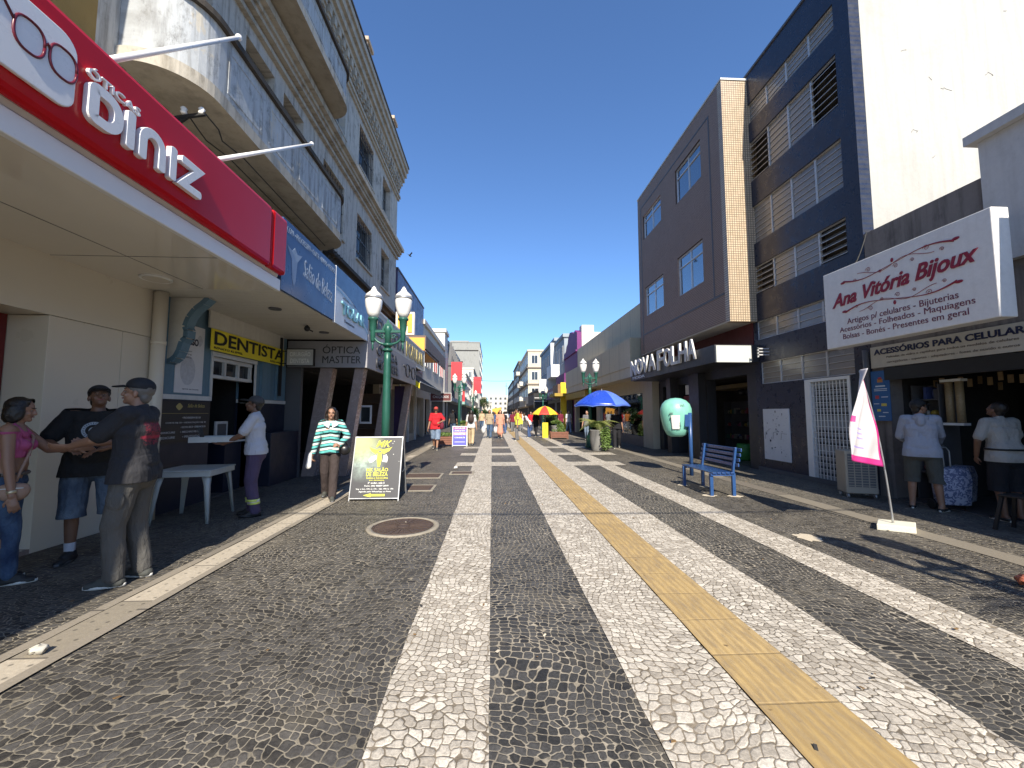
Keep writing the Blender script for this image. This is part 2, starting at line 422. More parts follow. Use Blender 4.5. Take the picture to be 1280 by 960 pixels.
# litter
m_paper = M("litter_paper", (.75,.72,.68,1), .6, var=.1, vs=30)
def litter(x, y, r, mat, label, z=.02):
    b = B(); b.ball((0,0,r*.35), (r, r*.75, r*.45), 12, 7)
    for v in b.bm.verts: v.co += Vector(noise.noise_vector(v.co*40))*r*.5
    zmin = min(v.co.z for v in b.bm.verts)
    for v in b.bm.verts: v.co.z += z*.4-zmin
    o = b.done("litter", mat, world=False, smooth=False); o.location = (x, y, 0); tag(o, label, "litter", )
litter(-.98, 11.0, .06, m_paper, "crumpled white scrap of paper on the dark paving left of the first cross stripe")
litter(4.62, 3.33, .085, M("litter_red", (.55,.16,.08,1), .5, var=.6, vs=22), "flattened red and white wrapper on the paving at the right edge")
litter(-2.82, 2.75, .05, M("litter_pale", (.5,.47,.4,1), .7, var=.4, vs=40), "crushed pale packet lying on the drain slabs at bottom left")

q = random.Random(77); b = B()
for k in range(110):
    x, y = q.uniform(-4.5, 6.8), q.uniform(1.4, 14); r_ = q.uniform(.004, .010); a = q.uniform(0, 6.3)
    b.obox((x, y, .022), (cos(a)*r_*1.8, sin(a)*r_*1.8, q.uniform(-.003, .004)), (-sin(a)*r_, cos(a)*r_, 0), (0, 0, .0012), q.choice((0, 0, 1, 2)))
tag(b.done("ground_litter", [M("dry_leaf", (.22,.13,.05,1), .9, var=.4), M("cigarette_end", (.6,.52,.4,1), .8), M("dark_gum", (.03,.028,.026,1), .8)]), "tiny dry leaves and scraps scattered over the paving", "litter", kind="stuff")
# ---------------- shared materials ----------------
m_cream = M("cream_panel", (.66,.59,.48,1), .35, var=.04, vs=1.2, spec=.4)
m_creamtop = M("cream_soffit_panel", (.74,.68,.58,1), .07, var=.03, vs=1.)
m_whitepaint = M("white_painted_metal", (.78,.77,.75,1), .35, var=.05, vs=3)
m_offwhite = plaster("offwhite_render", (.62,.59,.52,1), (.30,.26,.20,1), streak=.25, mould=.12)
m_red = M("glossy_red_panel", (.52,.008,.012,1), .2, var=.05, vs=.8, coat=.12, spec=.25)
m_redlt = M("white_letter_face", (.80,.80,.80,1), .3, var=.02)
m_maroon = M("maroon_paint", (.12,.008,.016,1), .3, var=.1)
m_dkred = M("dark_red_frame", (.15,.012,.014,1), .35, var=.1)
m_black = M("black_paint", (.012,.012,.013,1), .5, var=.2)
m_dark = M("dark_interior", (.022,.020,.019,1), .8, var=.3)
m_darkfloor = M("dark_shop_floor", (.09,.08,.075,1), .5, var=.2)
m_navy = M("navy_paint", (.012,.016,.033,1), .45, var=.25, vs=2, bmp=.15)
m_blue = plaster("light_blue_paint", (.13,.22,.29,1), (.05,.07,.09,1), streak=.3, mould=.15, lines=None, rough=.6)
m_whitetrim = M("white_trim", (.62,.63,.62,1), .5, var=.1, dirt=.3)
m_old = plaster("old_grey_render", (.50,.47,.42,1), (.10,.09,.075,1), streak=.9, mould=.8, peel=(.50,.45,.36,1), vs=1.1)
m_oldb = plaster("old_bluish_parapet", (.47,.49,.50,1), (.11,.10,.085,1), streak=.9, mould=.85, peel=(.52,.47,.38,1), vs=1.4)
m_oldtrim = plaster("old_cornice_render", (.46,.42,.35,1), (.12,.10,.075,1), streak=.8, mould=.5, vs=2)
m_grime = M("grimy_ledge", (.05,.042,.034,1), .9, var=.5, vs=5, bmp=.5, dirt=.4)
m_soffit = M("stained_soffit", (.34,.305,.24,1), .85, var=.25, vs=2.2, bmp=.2, bs=20, dirt=.55)
m_ochre = M("ochre_render", (.30,.19,.055,1), .8, var=.15, vs=2, bmp=.2, dirt=.3)
m_glassd = M("dark_window_glass", (.02,.025,.03,1), .06, var=.2, vs=1, spec=.8)
m_shut = M("old_grey_shutter", (.16,.165,.16,1), .6, var=.2, vs=8, dirt=.3)
m_glass = glassmat("window_glass")
m_glassc = glassmat("shop_glass", (.9,.92,.92,1), .03)
m_steel = M("galvanised_steel", (.45,.46,.47,1), .4, .7, var=.15)
m_cable = M("black_cable", (.015,.015,.015,1), .6)
m_yel = M("yellow_sign", (.80,.66,.03,1), .4, var=.04)
m_ytxt = M("black_lettering", (.01,.01,.01,1), .5)
m_bluesign = M("blue_sign_face", (.045,.085,.19,1), .3, var=.15, vs=.7)
m_marble = M("pinkish_marble", (.30,.235,.215,1), .25, var=.25, vs=6)
m_greyp = plaster("grey_fascia_paint", (.34,.335,.35,1), (.18,.17,.17,1), streak=.3, mould=.15)
m_greydk = M("dark_grey_paint", (.10,.10,.105,1), .5, var=.1)

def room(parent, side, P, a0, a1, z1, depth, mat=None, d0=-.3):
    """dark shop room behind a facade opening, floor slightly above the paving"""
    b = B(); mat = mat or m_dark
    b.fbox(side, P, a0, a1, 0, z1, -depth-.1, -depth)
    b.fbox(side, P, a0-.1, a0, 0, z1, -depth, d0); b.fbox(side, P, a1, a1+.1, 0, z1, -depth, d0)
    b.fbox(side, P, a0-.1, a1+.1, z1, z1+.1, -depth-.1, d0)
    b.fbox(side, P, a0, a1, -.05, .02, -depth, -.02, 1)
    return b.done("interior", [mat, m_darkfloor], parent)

def window(parent, side, P, a0, a1, z0, z1, frame=None, glass=None, nv=2, rows=(), dep=-.12, fw=.05, curtain=None, sill=None, grille=False):
    frame = frame or m_whitepaint; glass = glass or m_glassd
    b = B(); e = .003
    b.fbox(side, P, a0+e, a1-e, z0+e, z0+fw, dep-.03, dep+.03); b.fbox(side, P, a0+e, a1-e, z1-fw, z1-e, dep-.03, dep+.03)
    b.fbox(side, P, a0+e, a0+fw, z0+fw, z1-fw, dep-.03, dep+.03); b.fbox(side, P, a1-fw, a1-e, z0+fw, z1-fw, dep-.03, dep+.03)
    for i in range(1, nv):
        a = a0+(a1-a0)*i/nv; b.fbox(side, P, a-fw*.4, a+fw*.4, z0+fw, z1-fw, dep-.025, dep+.025)
    for r in rows:
        z = z0+(z1-z0)*r; b.fbox(side, P, a0+fw, a1-fw, z-fw*.35, z+fw*.35, dep-.02, dep+.028)
    w = b.done("window", frame, parent)
    b = B(); b.fbox(side, P, a0+fw*.6, a1-fw*.6, z0+fw*.6, z1-fw*.6, dep-.008, dep-.002); b.done("pane", glass, w)
    if curtain:
        b = B(); n = 40; pts = []
        for i in range(n+1):
            a = a0+.05+(a1-a0-.1)*i/n; dd = dep-.10+.02*sin(i*1.9)+.008*sin(i*5)
            pts.append((a, dd))
        for (p, dp), (q, dq) in zip(pts, pts[1:]):
            if random.random() < .0: continue
            b.face([FP(side, P, p, z0+.03, dp), FP(side, P, q, z0+.03, dq), FP(side, P, q, z1-.03, dq), FP(side, P, p, z1-.03, dp)])
        b.done("curtain", curtain, w)
    if sill:
        b = B(); b.fbox(side, P, a0-.06, a1+.06, z0-.07, z0-.002, -.05, .07); b.done("sill", sill, w)
    if grille:
        b = B()
        for i in range(9):
            a = a0+.06+(a1-a0-.12)*i/8; b.fbox(side, P, a-.008, a+.008, z0+.02, z1-.02, -.06, -.044)
        for z in (z0+.25, (z0+z1)/2, z1-.25): b.fbox(side, P, a0+.01, a1-.01, z-.012, z+.012, -.052, -.036)
        b.done("grille", m_black, w)
    return w

# ================= LEFT SIDE =================
XL = -4.95; XC = -3.05
# --- optician's shop in cream panels with canopy ---
th = thing("optician_shop", "cream panelled shop front with long canopy and red framed doorway, nearest on the left", "shop", (XL, 2, 0))
b = B()
fwall(b, 'L', XL, -4, 2.55, 0, 2.60, [], .45); fwall(b, 'L', XL, -4, 6.2, 2.606, 3.6, [], .45)
b.fbox('L', XL, 4.66, 5.55, 0, 2.6, -.45, 0); b.fbox('L', XL, 5.556, 6.2, 0, 2.6, -.45, 0); b.fbox('L', XL, 2.556, 2.6, 0, 2.6, -.45, 0)
b.done("wall_panel", m_cream, th, bevel=.004)
b = B(); b.fbox('L', XL, 2.6, 4.66, 0, .05, -.5, -.0); b.done("door_step", m_marble, th)
b = B()
for a in (2.6, 3.6, 4.56): b.fbox('L', XL, a, a+.09, .05, 2.6, -.50, -.43)
b.fbox('L', XL, 2.69, 4.56, 2.5, 2.6, -.5, -.43); dr = b.done("door_frame", m_dkred, th)
b = B(); b.fbox('L', XL, 2.69, 4.56, .05, 2.5, -.475, -.465); b.done("door_glass", m_glassd, dr)
b = B(); b.box(XC-.06, XL-.4, -4, 5.8, 3.27, 3.43); b.done("canopy", m_creamtop, th)
b = B()
for y in (-.4, 2.2, 4.6): b.box(XC-.07, XL+.01, y, y+.006, 3.267, 3.2705)
b.box(-4.12, -4.114, -4, 5.79, 3.2665, 3.2695)
b.done("soffit_seam", m_greydk, th)
b = B(); b.box(XC, XC-.06, -4, 5.8, 3.25, 3.42); b.done("canopy_edge", m_whitepaint, th, bevel=.01)
for x, y in ((-4.25, 3.15), (-4.4, 5.35), (-4.2, 1.2)):
    b = B(); b.lathe([(.17, 3.25), (.17, 3.272)], (x, y, 0), 28); b.lathe([(.14, 3.246), (.14, 3.249)], (x, y, 0), 28, 1); b.done("downlight", [m_whitepaint, m_creamtop], th)
b = B(); b.box(-10.5, XL-.45, -4, 4.9, 0, 10.5); b.box(XL-.45, XL, -4, 4.9, 3.605, 10.5); b.box(XL, XL+.10, -4, 4.88, 5.6, 5.85); b.box(XL, XL+.25, -4, 4.88, 8.9, 9.2); b.done("upper_wall", m_ochre, th)
for a in (.5, 2.9): window(th, 'L', XL+.12, a, a+1.1, 6.3, 8.2, m_shut, dep=-.07, nv=2, rows=(.5,))
# --- red sign ---
th = thing("shop_sign", "long glossy red fascia sign with raised white letters and spectacles emblem", "sign", (XC, 2.5, 3.4))
b = B(); b.box(XC-.02, XC-.40, -4, 5.80, 3.43, 4.34); b.done("back_plate", m_whitepaint, th, bevel=.05)
b = B(); b.box(XC+.10, XC-.018, -4, 5.36, 3.46, 4.27); b.box(XC+.10, XC-.018, 5.365, 5.76, 3.46, 4.27); b.done("panel", m_red, th, bevel=.045)
PX = XC+.10
pts = []
def rrect(a0, a1, z0, z1, rr, n=6):
    o = []
    for (ca, cz, s0, r) in ((a1-rr[0], z0+rr[0], -90, rr[0]), (a1-rr[1], z1-rr[1], 0, rr[1]), (a0+rr[2], z1-rr[2], 90, rr[2]), (a0+rr[3], z0+rr[3], 180, rr[3])):
        for i in range(n+1):
            t_ = rad(s0+90*i/n); o.append((ca+r*cos(t_), cz+r*sin(t_)))
    return o
b = B(); b.prism(rrect(1.5, 2.79, 3.58, 4.10, (.10,.12,.2,.2)), 'L', PX, .002, .03); b.done("emblem", m_redlt, th, bevel=.008)
b = B()
def loop(ca, cz, ra, rz, n=28, e=2.6, tilt=0.):
    o = []
    for i in range(n+1):
        t_ = 2*pi*i/n; cc, ss = cos(t_), sin(t_)
        o.append((ca+ra*math.copysign(abs(cc)**(2/e), cc), cz+rz*math.copysign(abs(ss)**(2/e), ss)+tilt*cc))
    return o
for ca in (2.50, 2.70): b.tube([FP('L', PX, a, z, .032) for a, z in loop(ca, 3.87, .085, .105)], .009, 6)
b.tube([FP('L', PX, a, z, .032) for a, z in ((2.583, 3.89), (2.60, 3.92), (2.617, 3.89))], .009, 6)
b.tube([FP('L', PX, a, z, .032) for a, z in ((2.415, 3.9), (2.36, 3.97), (2.1, 4.02))], .009, 6)
b.done("spectacles", m_maroon, th)
def stroke(path, w, closed=False, d0=.002, d1=.047):
    """flat letter stroke with round ends, following a centre line on the sign face"""
    b = B(); n = len(path); Lf, Rt = [], []
    for i in range(n):
        p0 = path[(i-1) % n] if closed or i else path[0]; p1 = path[(i+1) % n] if closed or i < n-1 else path[-1]; c = path[i]
        e0 = Vector((c[0]-p0[0], c[1]-p0[1])); e1 = Vector((p1[0]-c[0], p1[1]-c[1]))
        if e0.length < 1e-6: e0 = e1
        if e1.length < 1e-6: e1 = e0
        e0.normalize(); e1.normalize(); t_ = (e0+e1).normalized(); nn = Vector((-t_.y, t_.x)); k = w/2/max(nn.dot(Vector((-e0.y, e0.x))), .45)
        Lf.append((c[0]+nn.x*k, c[1]+nn.y*k)); Rt.append((c[0]-nn.x*k, c[1]-nn.y*k))
    m_ = n if closed else n-1
    F = lambda q, d: FP('L', PX, q[0], q[1], d)
    for i in range(m_):
        j = (i+1) % n
        b.face([F(Lf[i], d1), F(Lf[j], d1), F(Rt[j], d1), F(Rt[i], d1)]); b.face([F(Lf[i], d0), F(Rt[i], d0), F(Rt[j], d0), F(Lf[j], d0)])
        b.face([F(Lf[i], d0), F(Lf[j], d0), F(Lf[j], d1), F(Lf[i], d1)]); b.face([F(Rt[j], d0), F(Rt[i], d0), F(Rt[i], d1), F(Rt[j], d1)])
    if not closed:
        for i, sg in ((0, -1), (n-1, 1)):
            q = path[1] if i == 0 else path[n-2]; dv = Vector((path[i][0]-q[0], path[i][1]-q[1])).normalized(); nv = Vector((-dv.y, dv.x)); P = []
            for k in range(9): a = -pi/2+pi*k/8; P.append((path[i][0]+(dv.x*cos(a)*.55+nv.x*sin(a))*w/2, path[i][1]+(dv.y*cos(a)*.55+nv.y*sin(a))*w/2))
            b.face([F(p, d1) for p in P])
            for p, r_ in zip(P, P[1:]): b.face([F(p, d0), F(r_, d0), F(r_, d1), F(p, d1)])
    bmesh.ops.remove_doubles(b.bm, verts=b.bm.verts, dist=2e-4)
    return b.done("letter", m_redlt, th, bevel=.004)
zt, zb, w = 3.885, 3.655, .076
stroke(rrect(2.905, 3.10, zb, zt, (.10,.10,.03,.03), 8), w, True)
stroke([(3.205, zb-.02), (3.205, zt+.02)], w)
arc = [(3.4175-.0975*cos(pi*k/12), zt-.0975+.0975*sin(pi*k/12)) for k in range(13)]
stroke([(3.32, zb-.02)]+arc+[(3.515, zb-.02)], w)
stroke([(3.635, zb-.02), (3.635, zt+.02)], w)
stroke([(3.745, zt), (3.955, zt), (3.755, zb), (3.975, zb)], w)
text("lettering", "ÓTICAS", th, 'L', PX, 2.87, 3.30, 3.95, 4.035, m_redlt, .025, .012, d=.002)
# pipe
b = B(); b.tube([(XL+.09, 6.02, .0), (XL+.09, 6.02, 3.28)], .085, 16); 
for z in (1.1, 2.5): b.tube([(XL+.09, 6.02, z), (XL+.09, 6.02, z+.06)], .092, 16)
tag(b.done("drainpipe", m_cream, smooth=True), "cream drainpipe at the far end of the cream wall, beside the blue wall", "pipe")

# --- old grey building ---
th = thing("old_building", "shabby grey three storey building with curved balconies and heavy top cornice", "building", (XL, 12, 0))
ops = [(14.4, 16.2, 7.15, 8.85), (17.6, 18.95, 7.15, 8.9), (14.4, 16.2, 10.65, 12.3), (17.6, 18.95, 10.6, 12.25),
       (5.6, 6.8, 6.4, 9.1), (7.75, 8.8, 6.4, 9.1), (9.2, 10.2, 6.4, 9.1), (11.45, 13.1, 7.2, 8.97),
       (5.6, 6.8, 10.3, 12.3), (8.0, 9.2, 10.3, 12.3), (11.6, 13.0, 10.65, 12.3)]
b = B(); fwall(b, 'L', XL, 4.9, 20.3, 3.6, 13.1, ops, .35); b.done("wall", m_old, th)
b = B(); b.box(-12, XL-.36, 4.9, 20.3, 3.61, 13.6); b.box(-12, -8.2, 4.9, 20.3, 0, 3.6); b.done("rear_block", m_oldtrim, th)
b = B(); b.box(-12, XL+.1, 4.9, 20.3, 13.61, 13.8); b.done("roof", m_grime, th)
for o_ in ops:
    near = o_[0] < 11
    window(th, 'L', XL, *o_, frame=m_shut, nv=3 if not near else 2, rows=(.33, .66), dep=-.25, fw=.06, sill=m_oldtrim if not near else None, grille=o_[1]-o_[0] > 1.5)
# string courses and cornices
def cornice(name, mat, prof, y0, y1, parent, nd=0, dz=None):
    b = B()
    for (dp, z0, z1) in prof: b.box(XL, XL+dp, y0, y1, z0, z1)
    return b.done(name, mat, parent)
cornice("ledge", m_grime, [(.30, 6.18, 6.30), (.16, 6.02, 6.178)], 11.6, 20.35, th)
cornice("string_course", m_oldtrim, [(.10, 9.40, 9.50), (.20, 9.56, 9.66), (.38, 9.78, 9.95), (.26, 9.665, 9.775)], 5.0, 20.4, th)
cornice("architrave", m_oldtrim, [(.08, 12.55, 12.66), (.14, 12.66, 12.78)], 4.9, 20.42, th)
cornice("cornice", m_oldtrim, [(.22, 13.42, 13.60), (.32, 13.60, 13.85), (.42, 13.86, 14.12), (.50, 14.125, 14.36)], 4.8, 20.5, th)
cornice("cornice_cap", m_grime, [(.53, 14.365, 14.46)], 4.75, 20.55, th)
b = B(); b.box(XL-.5, XL, 4.8, 20.5, 13.105, 14.3); b.box(XL, XL+.10, 4.9, 20.4, 13.0, 13.42); b.done("frieze", m_oldtrim, th)
b = B(); b.box(XL+.1, XL+.21, -.09, .09, 13.14, 13.41); b.box(XL+.1, XL+.16, -.08, .08, 13.03, 13.139); dn = b.done("dentil", m_oldtrim, None); dn.location.y = 5.0
dn.parent = th; dn.matrix_parent_inverse = wm(th).inverted()
for k in range(1, 43): c_ = dn.copy(); COL.objects.link(c_); c_.location.y = 5.0+.36*k
def pinnacle(y):
    b = B(); x = XL+.22
    b.box(x-.3, x+.2, y-.32, y+.32, 14.47, 14.62)
    for k in (-1, 0, 1): b.box(x-.2, x+.12, y+k*.2-.06, y+k*.2+.06, 14.62, 15.12)
    b.box(x-.28, x+.18, y-.33, y+.33, 15.12, 15.26)
    b.done("pinnacle", m_marble2, th)
m_marble2 = plaster("pinnacle_render", (.50,.40,.30,1), (.2,.15,.1,1), streak=.4, mould=.3)
pinnacle(14.2); pinnacle(18.1); pinnacle(9.0)
def outline(y0, y1, x0, x1, r, n=10):
    pts = [(x0, y0)]
    for i in range(n+1):
        t_ = rad(-90+90*i/n); pts.append((x1-r+r*cos(t_), y0+r+r*sin(t_)))
    for i in range(n+1):
        t_ = rad(90*i/n); pts.append((x1-r+r*cos(t_), y1-r+r*sin(t_)))
    pts.append((x0, y1)); return pts
def balcony(y0, y1, x1, zb, zt, r, label_part):
    o = outline(y0, y1, XL+.002, x1, r)
    b = B()
    A = [b.bm.verts.new((x, y, zb)) for x, y in o]; T_ = [b.bm.verts.new((x, y, zb+.2)) for x, y in o]
    f = b.bm.faces.new(A[::-1]); f.material_index = 1; b.bm.faces.new(T_)
    for i in range(len(o)): j = (i+1) % len(o); b.bm.faces.new((A[i], A[j], T_[j], T_[i]))
    root = b.done("balcony", [m_oldtrim, m_soffit], th)
    inn = outline(y0+.13, y1-.13, XL+.002, x1-.13, max(r-.13, .05))
    def ring(b, oo, ii, za, zb_, mi=0):
        for i in range(len(oo)-1):
            p, q, r_, s_ = oo[i], oo[i+1], ii[i+1], ii[i]
            b.face([(*p, za), (*q, za), (*q, zb_), (*p, zb_)], mi); b.face([(*s_, zb_), (*r_, zb_), (*r_, za), (*s_, za)], mi)
            b.face([(*p, zb_), (*q, zb_), (*r_, zb_), (*s_, zb_)], mi); b.face([(*s_, za), (*r_, za), (*q, za), (*p, za)], mi)
    b = B(); ring(b, outline(y0+.04, y1-.04, XL+.002, x1-.04, r-.04), inn, zb+.203, zt-.10); pw = b.done("parapet", m_oldb, root)
    b = B(); ring(b, outline(y0-.03, y1+.03, XL+.002, x1+.03, r+.03), outline(y0+.16, y1-.16, XL+.002, x1-.16, max(r-.16,.05)), zt-.098, zt); b.done("coping", m_grime, root)
    b = B(); y = y0+r+.1; n = int((y1-y0-2*r)/1.15); st = (y1-y0-2*r-.1)/n       # raised mouldings round sunk panels
    for k in range(n):
        a0, a1 = y+k*st+.1, y+(k+1)*st-.12; zz0, zz1 = zb+.34, zt-.24; X_ = x1-.04
        for q in ((a0, a1, zz0, zz0+.05), (a0, a1, zz1-.05, zz1), (a0, a0+.05, zz0+.05, zz1-.05), (a1-.05, a1, zz0+.05, zz1-.05)):
            b.fbox('L', X_, q[0], q[1], q[2], q[3], 0, .010)
    b.done("panel_moulding", m_oldb, pw)
    return root
balcony(5.15, 11.30, -4.08, 6.12, 7.42, .72, 0)
balcony(5.15, 11.30, -4.08, 10.05, 11.15, .6, 0)
b = B()
for k in range(4):
    y = 10.9+.22*k; b.tube([(XL+.02, y, 5.7+.05*k), (XL+.35, y+.05, 5.95), (XL+.6, y+.02, 6.02)], .012, 5)
b.tube([(XL+.2, 10.6, 6.0), (XL+.25, 11.4, 5.86), (XL+.12, 12.2, 5.95), (XL+.1, 13.5, 6.0)], .018, 5)
tag(b.done("loose_cable", m_cable), "tangle of black cables hanging at the end of the lower balcony", "cable")
# insulator bracket under the lower balcony
th2 = thing("cable_bracket", "black iron cable bracket with white insulators under the lower balcony", "bracket", (XL, 5.9, 5.6))
b = B(); b.bar((XL, 5.75, 5.72), (XL+.75, 5.75, 5.86), .04); b.bar((XL, 5.75, 5.4), (XL+.5, 5.75, 5.8), .035); b.done("arm", m_black, th2)
for x in (XL+.45, XL+.7):
    b = B(); b.lathe([(.03,0),(.045,.03),(.03,.05),(.045,.08),(.02,.11)], (x, 5.75, 5.85), 10); b.done("insulator", m_whitepaint, th2)
b = B()
for x, s in ((XL+.45, 0), (XL+.7, .06)):
    b.tube([(x, 5.76, 5.93), (x-.05+s, 6.1, 5.88), (x-.2, 6.5, 5.97), (x-.1, 6.9, 5.95), (x-.25, 8.5, 6.06), (x-.3, 10.8, 6.05)], .011, 5)
tag(b.done("wire", m_cable), "thin black wires running along the underside of the lower balcony", "wire")
# two white stay poles from red sign up to the balcony
g = "white stay poles holding the sign"
for (y, p1, lab) in ((3.18, (-4.04, 6.14, 7.46), "nearer white stay pole running from the red sign up to the balcony coping"), (4.45, (-4.04, 8.72, 7.5), "farther white stay pole running from the red sign up to the balcony coping")):
    b = B(); b.tube([(XC-.05, y, 4.34), p1], .026, 10); b.ball(p1, .05, 8, 6)
    tag(b.done("stay_pole", m_whitepaint, smooth=True), lab, "pole", g)

# --- blue ground floor (dentist) ---
th = thing("blue_shopfront", "light blue wall with navy dado and open doorway below the yellow sign", "shop front", (XL, 8, 0))
b = B(); fwall(b, 'L', XL, 6.2, 9.82, 1.80, 3.6, [(7.3, 8.55, 0, 2.52)], .35); b.done("upper_wall", m_blue, th)
for q0, q1 in ((6.2, 7.3), (8.55, 9.82)): b = B(); b.fbox('L', XL, q0, q1, 0, 1.72, -.35, 0); b.done("dado", m_navy, th)
for q0, q1 in ((6.2, 7.3), (8.55, 9.82)): b = B(); b.fbox('L', XL+.02, q0, q1, 1.723, 1.797, -.36, 0); b.done("dado_rail", m_whitetrim, th)
for a in (8.75, 9.35):
    b = B(); b.fbox('L', XL, a, a+.3, 1.8, 3.24, .002, .06); b.done("pilaster", m_blue, th)
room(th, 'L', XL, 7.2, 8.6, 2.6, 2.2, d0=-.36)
f = b = B(); b.fbox('L', XL, 7.3, 8.55, 2.14, 2.2, -.16, -.04); b.fbox('L', XL, 7.3, 8.55, 2.45, 2.52, -.16, -.04)
for a in (7.3, 7.7, 8.1, 8.5): b.fbox('L', XL, a, a+.05, 2.2, 2.45, -.15, -.05)
b.fbox('L', XL, 7.25, 7.3, 1.8, 2.52, -.3, .02); b.fbox('L', XL, 8.55, 8.6, 0, 2.57, -.3, .02); b.fbox('L', XL, 7.25, 8.6, 2.52, 2.60, -.3, .03)
fr = b.done("door_frame", m_whitetrim, th)
b = B(); b.fbox('L', XL, 7.35, 8.5, 2.2, 2.45, -.11, -.10); b.done("transom_pane", m_glassd, fr)
b = B(); b.box(XC-.06, XL, 5.806, 9.81, 3.29, 3.45); b.done("canopy", m_offwhite, th)
b = B(); b.fbox('L', XL, 7.05, 9.5, 2.985, 3.288, .062, .09); b.done("white_panel", m_offwhite, th)
b = B(); b.fbox('L', XL, 8.62, 9.80, 0, 1.10, .002, .36); b.done("plinth_box", m_navy, th, bevel=.01)
for y in (6.9, 8.9):
    b = B(); b.lathe([(.10, 3.27), (.10, 3.292)], (-3.7, y, 0), 16); b.done("ceiling_lamp", m_greydk, th)
b = B(); b.ball((-3.75, 8.2, 3.22), .06, 8, 6); b.tube([(-3.75,8.2,3.29),(-3.75,8.2,3.22),(-3.68,8.3,3.18)], .015, 6); b.done("ceiling_lamp", m_black, th)
# scroll bracket (console) under the canopy
th2 = thing("console_bracket", "large scrolled cream bracket edged in light blue under the canopy", "bracket", (XL, 6.4, 2.3))
prof = [(XL+.58*a_, b_) for a_, b_ in ((0, 2.28), (.10, 2.30), (.22, 2.36), (.30, 2.46), (.36, 2.60), (.46, 2.66), (.47, 2.78), (.42, 2.84), (.50, 2.98), (.64, 3.10), (.84, 3.20), (.98, 3.285), (0, 3.285))]
b = B(); b.prism(prof, 'F', 6.30, -.13, 0); b.done("console", m_offwhite, th2)
b = B(); pr2 = [(x, z) for x, z in prof[:-1]]
for (p, q) in zip(pr2, pr2[1:]):
    dx, dz = q[0]-p[0], q[1]-p[1]; l = math.hypot(dx, dz); nx, nz = dz/l*.025, -dx/l*.025
    b.face([(p[0], 6.29, p[1]), (q[0], 6.29, q[1]), (q[0]+nx, 6.29, q[1]+nz), (p[0]+nx, 6.29, p[1]+nz)]); b.face([(p[0]+nx, 6.29, p[1]+nz), (q[0]+nx, 6.29, q[1]+nz), (q[0]+nx, 6.45, q[1]+nz), (p[0]+nx, 6.45, p[1]+nz)])
    k = .09; b.face([(p[0]-nx*2, 6.296, p[1]-nz*2), (q[0]-nx*2, 6.296, q[1]-nz*2), (q[0], 6.296, q[1]), (p[0], 6.296, p[1])])
b.done("blue_edge", m_blue, th2, fix=False)

def board(name, label, cat, side, P, a0, a1, z0, z1, mat, th_=.03, d=.0, frame=None, fw=.03, group=None, bev=0):
    p = FP(side, P, (a0+a1)/2, z0, d)
    t_ = thing(name, label, cat, p, group=group)
    b = B(); b.fbox(side, P, a0, a1, z0, z1, d, d+th_); b.done("panel", mat, t_, bevel=bev)
    if frame:
        b = B(); e = .002
        for q in ((a0-fw, a1+fw, z0-fw, z0-e), (a0-fw, a1+fw, z1+e, z1+fw), (a0-fw, a0-e, z0-e, z1+e), (a1+e, a1+fw, z0-e, z1+e)): b.fbox(side, P, *q, d, d+th_+.01)
        b.done("frame", frame, t_)
    return t_
# dentist sign
t_ = board("dentist_sign", "yellow sign with bold black letters over the blue wall's doorway", "sign", 'L', XL, 7.08, 9.5, 2.60, 2.975, m_yel, .02, .095)
text("lettering", "DENTISTA", t_, 'L', XL, 7.14, 9.44, 2.70, 2.94, m_ytxt, .004, .022, d=.117)
text("small_lettering", "RENATO KLIPPEL", t_, 'L', XL, 7.14, 7.95, 2.63, 2.67, m_ytxt, .003, .02, d=.117)
text("small_lettering", "3322-4431", t_, 'L', XL, 8.9, 9.35, 2.63, 2.67, m_ytxt, .003, .02, d=.117)
# poster in the blue wall and price board
m_poster = M("poster_paper", (.66,.66,.68,1), .6, var=.1, vs=5)
m_ink = M("poster_ink", (.03,.03,.06,1), .7); m_inkg = M("poster_grey_ink", (.50,.51,.55,1), .7, var=.3, vs=20)
t_ = board("poster", "tall white poster on the blue wall left of the doorway", "poster", 'L', XL, 6.46, 7.06, 1.83, 2.95, m_poster, .008, .003)
text("lettering", "ASSO", t_, 'L', XL, 6.64, 6.92, 2.62, 2.74, m_ink, .002, .04, d=.012)
for k, w in enumerate(("Tatuagem", "Piercing", "Estética")): text("small_lettering", w, t_, 'L', XL, 6.56, 6.78, 2.50-.05*k, 2.53-.05*k, m_ink, .001, .0, d=.012)
b = B(); b.prism(loop(6.72, 2.2, .16, .24, 24, 2), 'L', XL, .011, .012); b.prism(loop(6.95, 2.72, .07, .10, 12, 1.4), 'L', XL, .012, .013); b.done("portrait_print", m_inkg, t_)
text("small_lettering", "agende seu horário", t_, 'L', XL, 6.62, 6.98, 1.88, 1.91, m_ink, .001, .0, d=.012)
m_pb = M("black_board_face", (.016,.016,.018,1), .4, var=.2); m_gold = M("gold_lettering", (.42,.34,.12,1), .5); m_chalk = M("pale_lettering", (.50,.50,.50,1), .6)
t_ = board("price_board", "black board of a beauty salon with gold heading and pale service list", "board", 'L', XL, 6.06, 7.24, 1.06, 1.70, m_pb, .015, .025)
text("lettering", "Salão de Beleza", t_, 'L', XL, 6.72, 7.1, 1.60, 1.66, m_gold, .002, 0, .3, d=.042)
b = B(); b.prism(loop(6.55, 1.61, .07, .06, 10, 1.2), 'L', XL, .041, .043); b.fbox('L', XL, 6.1, 7.2, 1.50, 1.505, .041, .043); b.done("emblem", m_gold, t_)
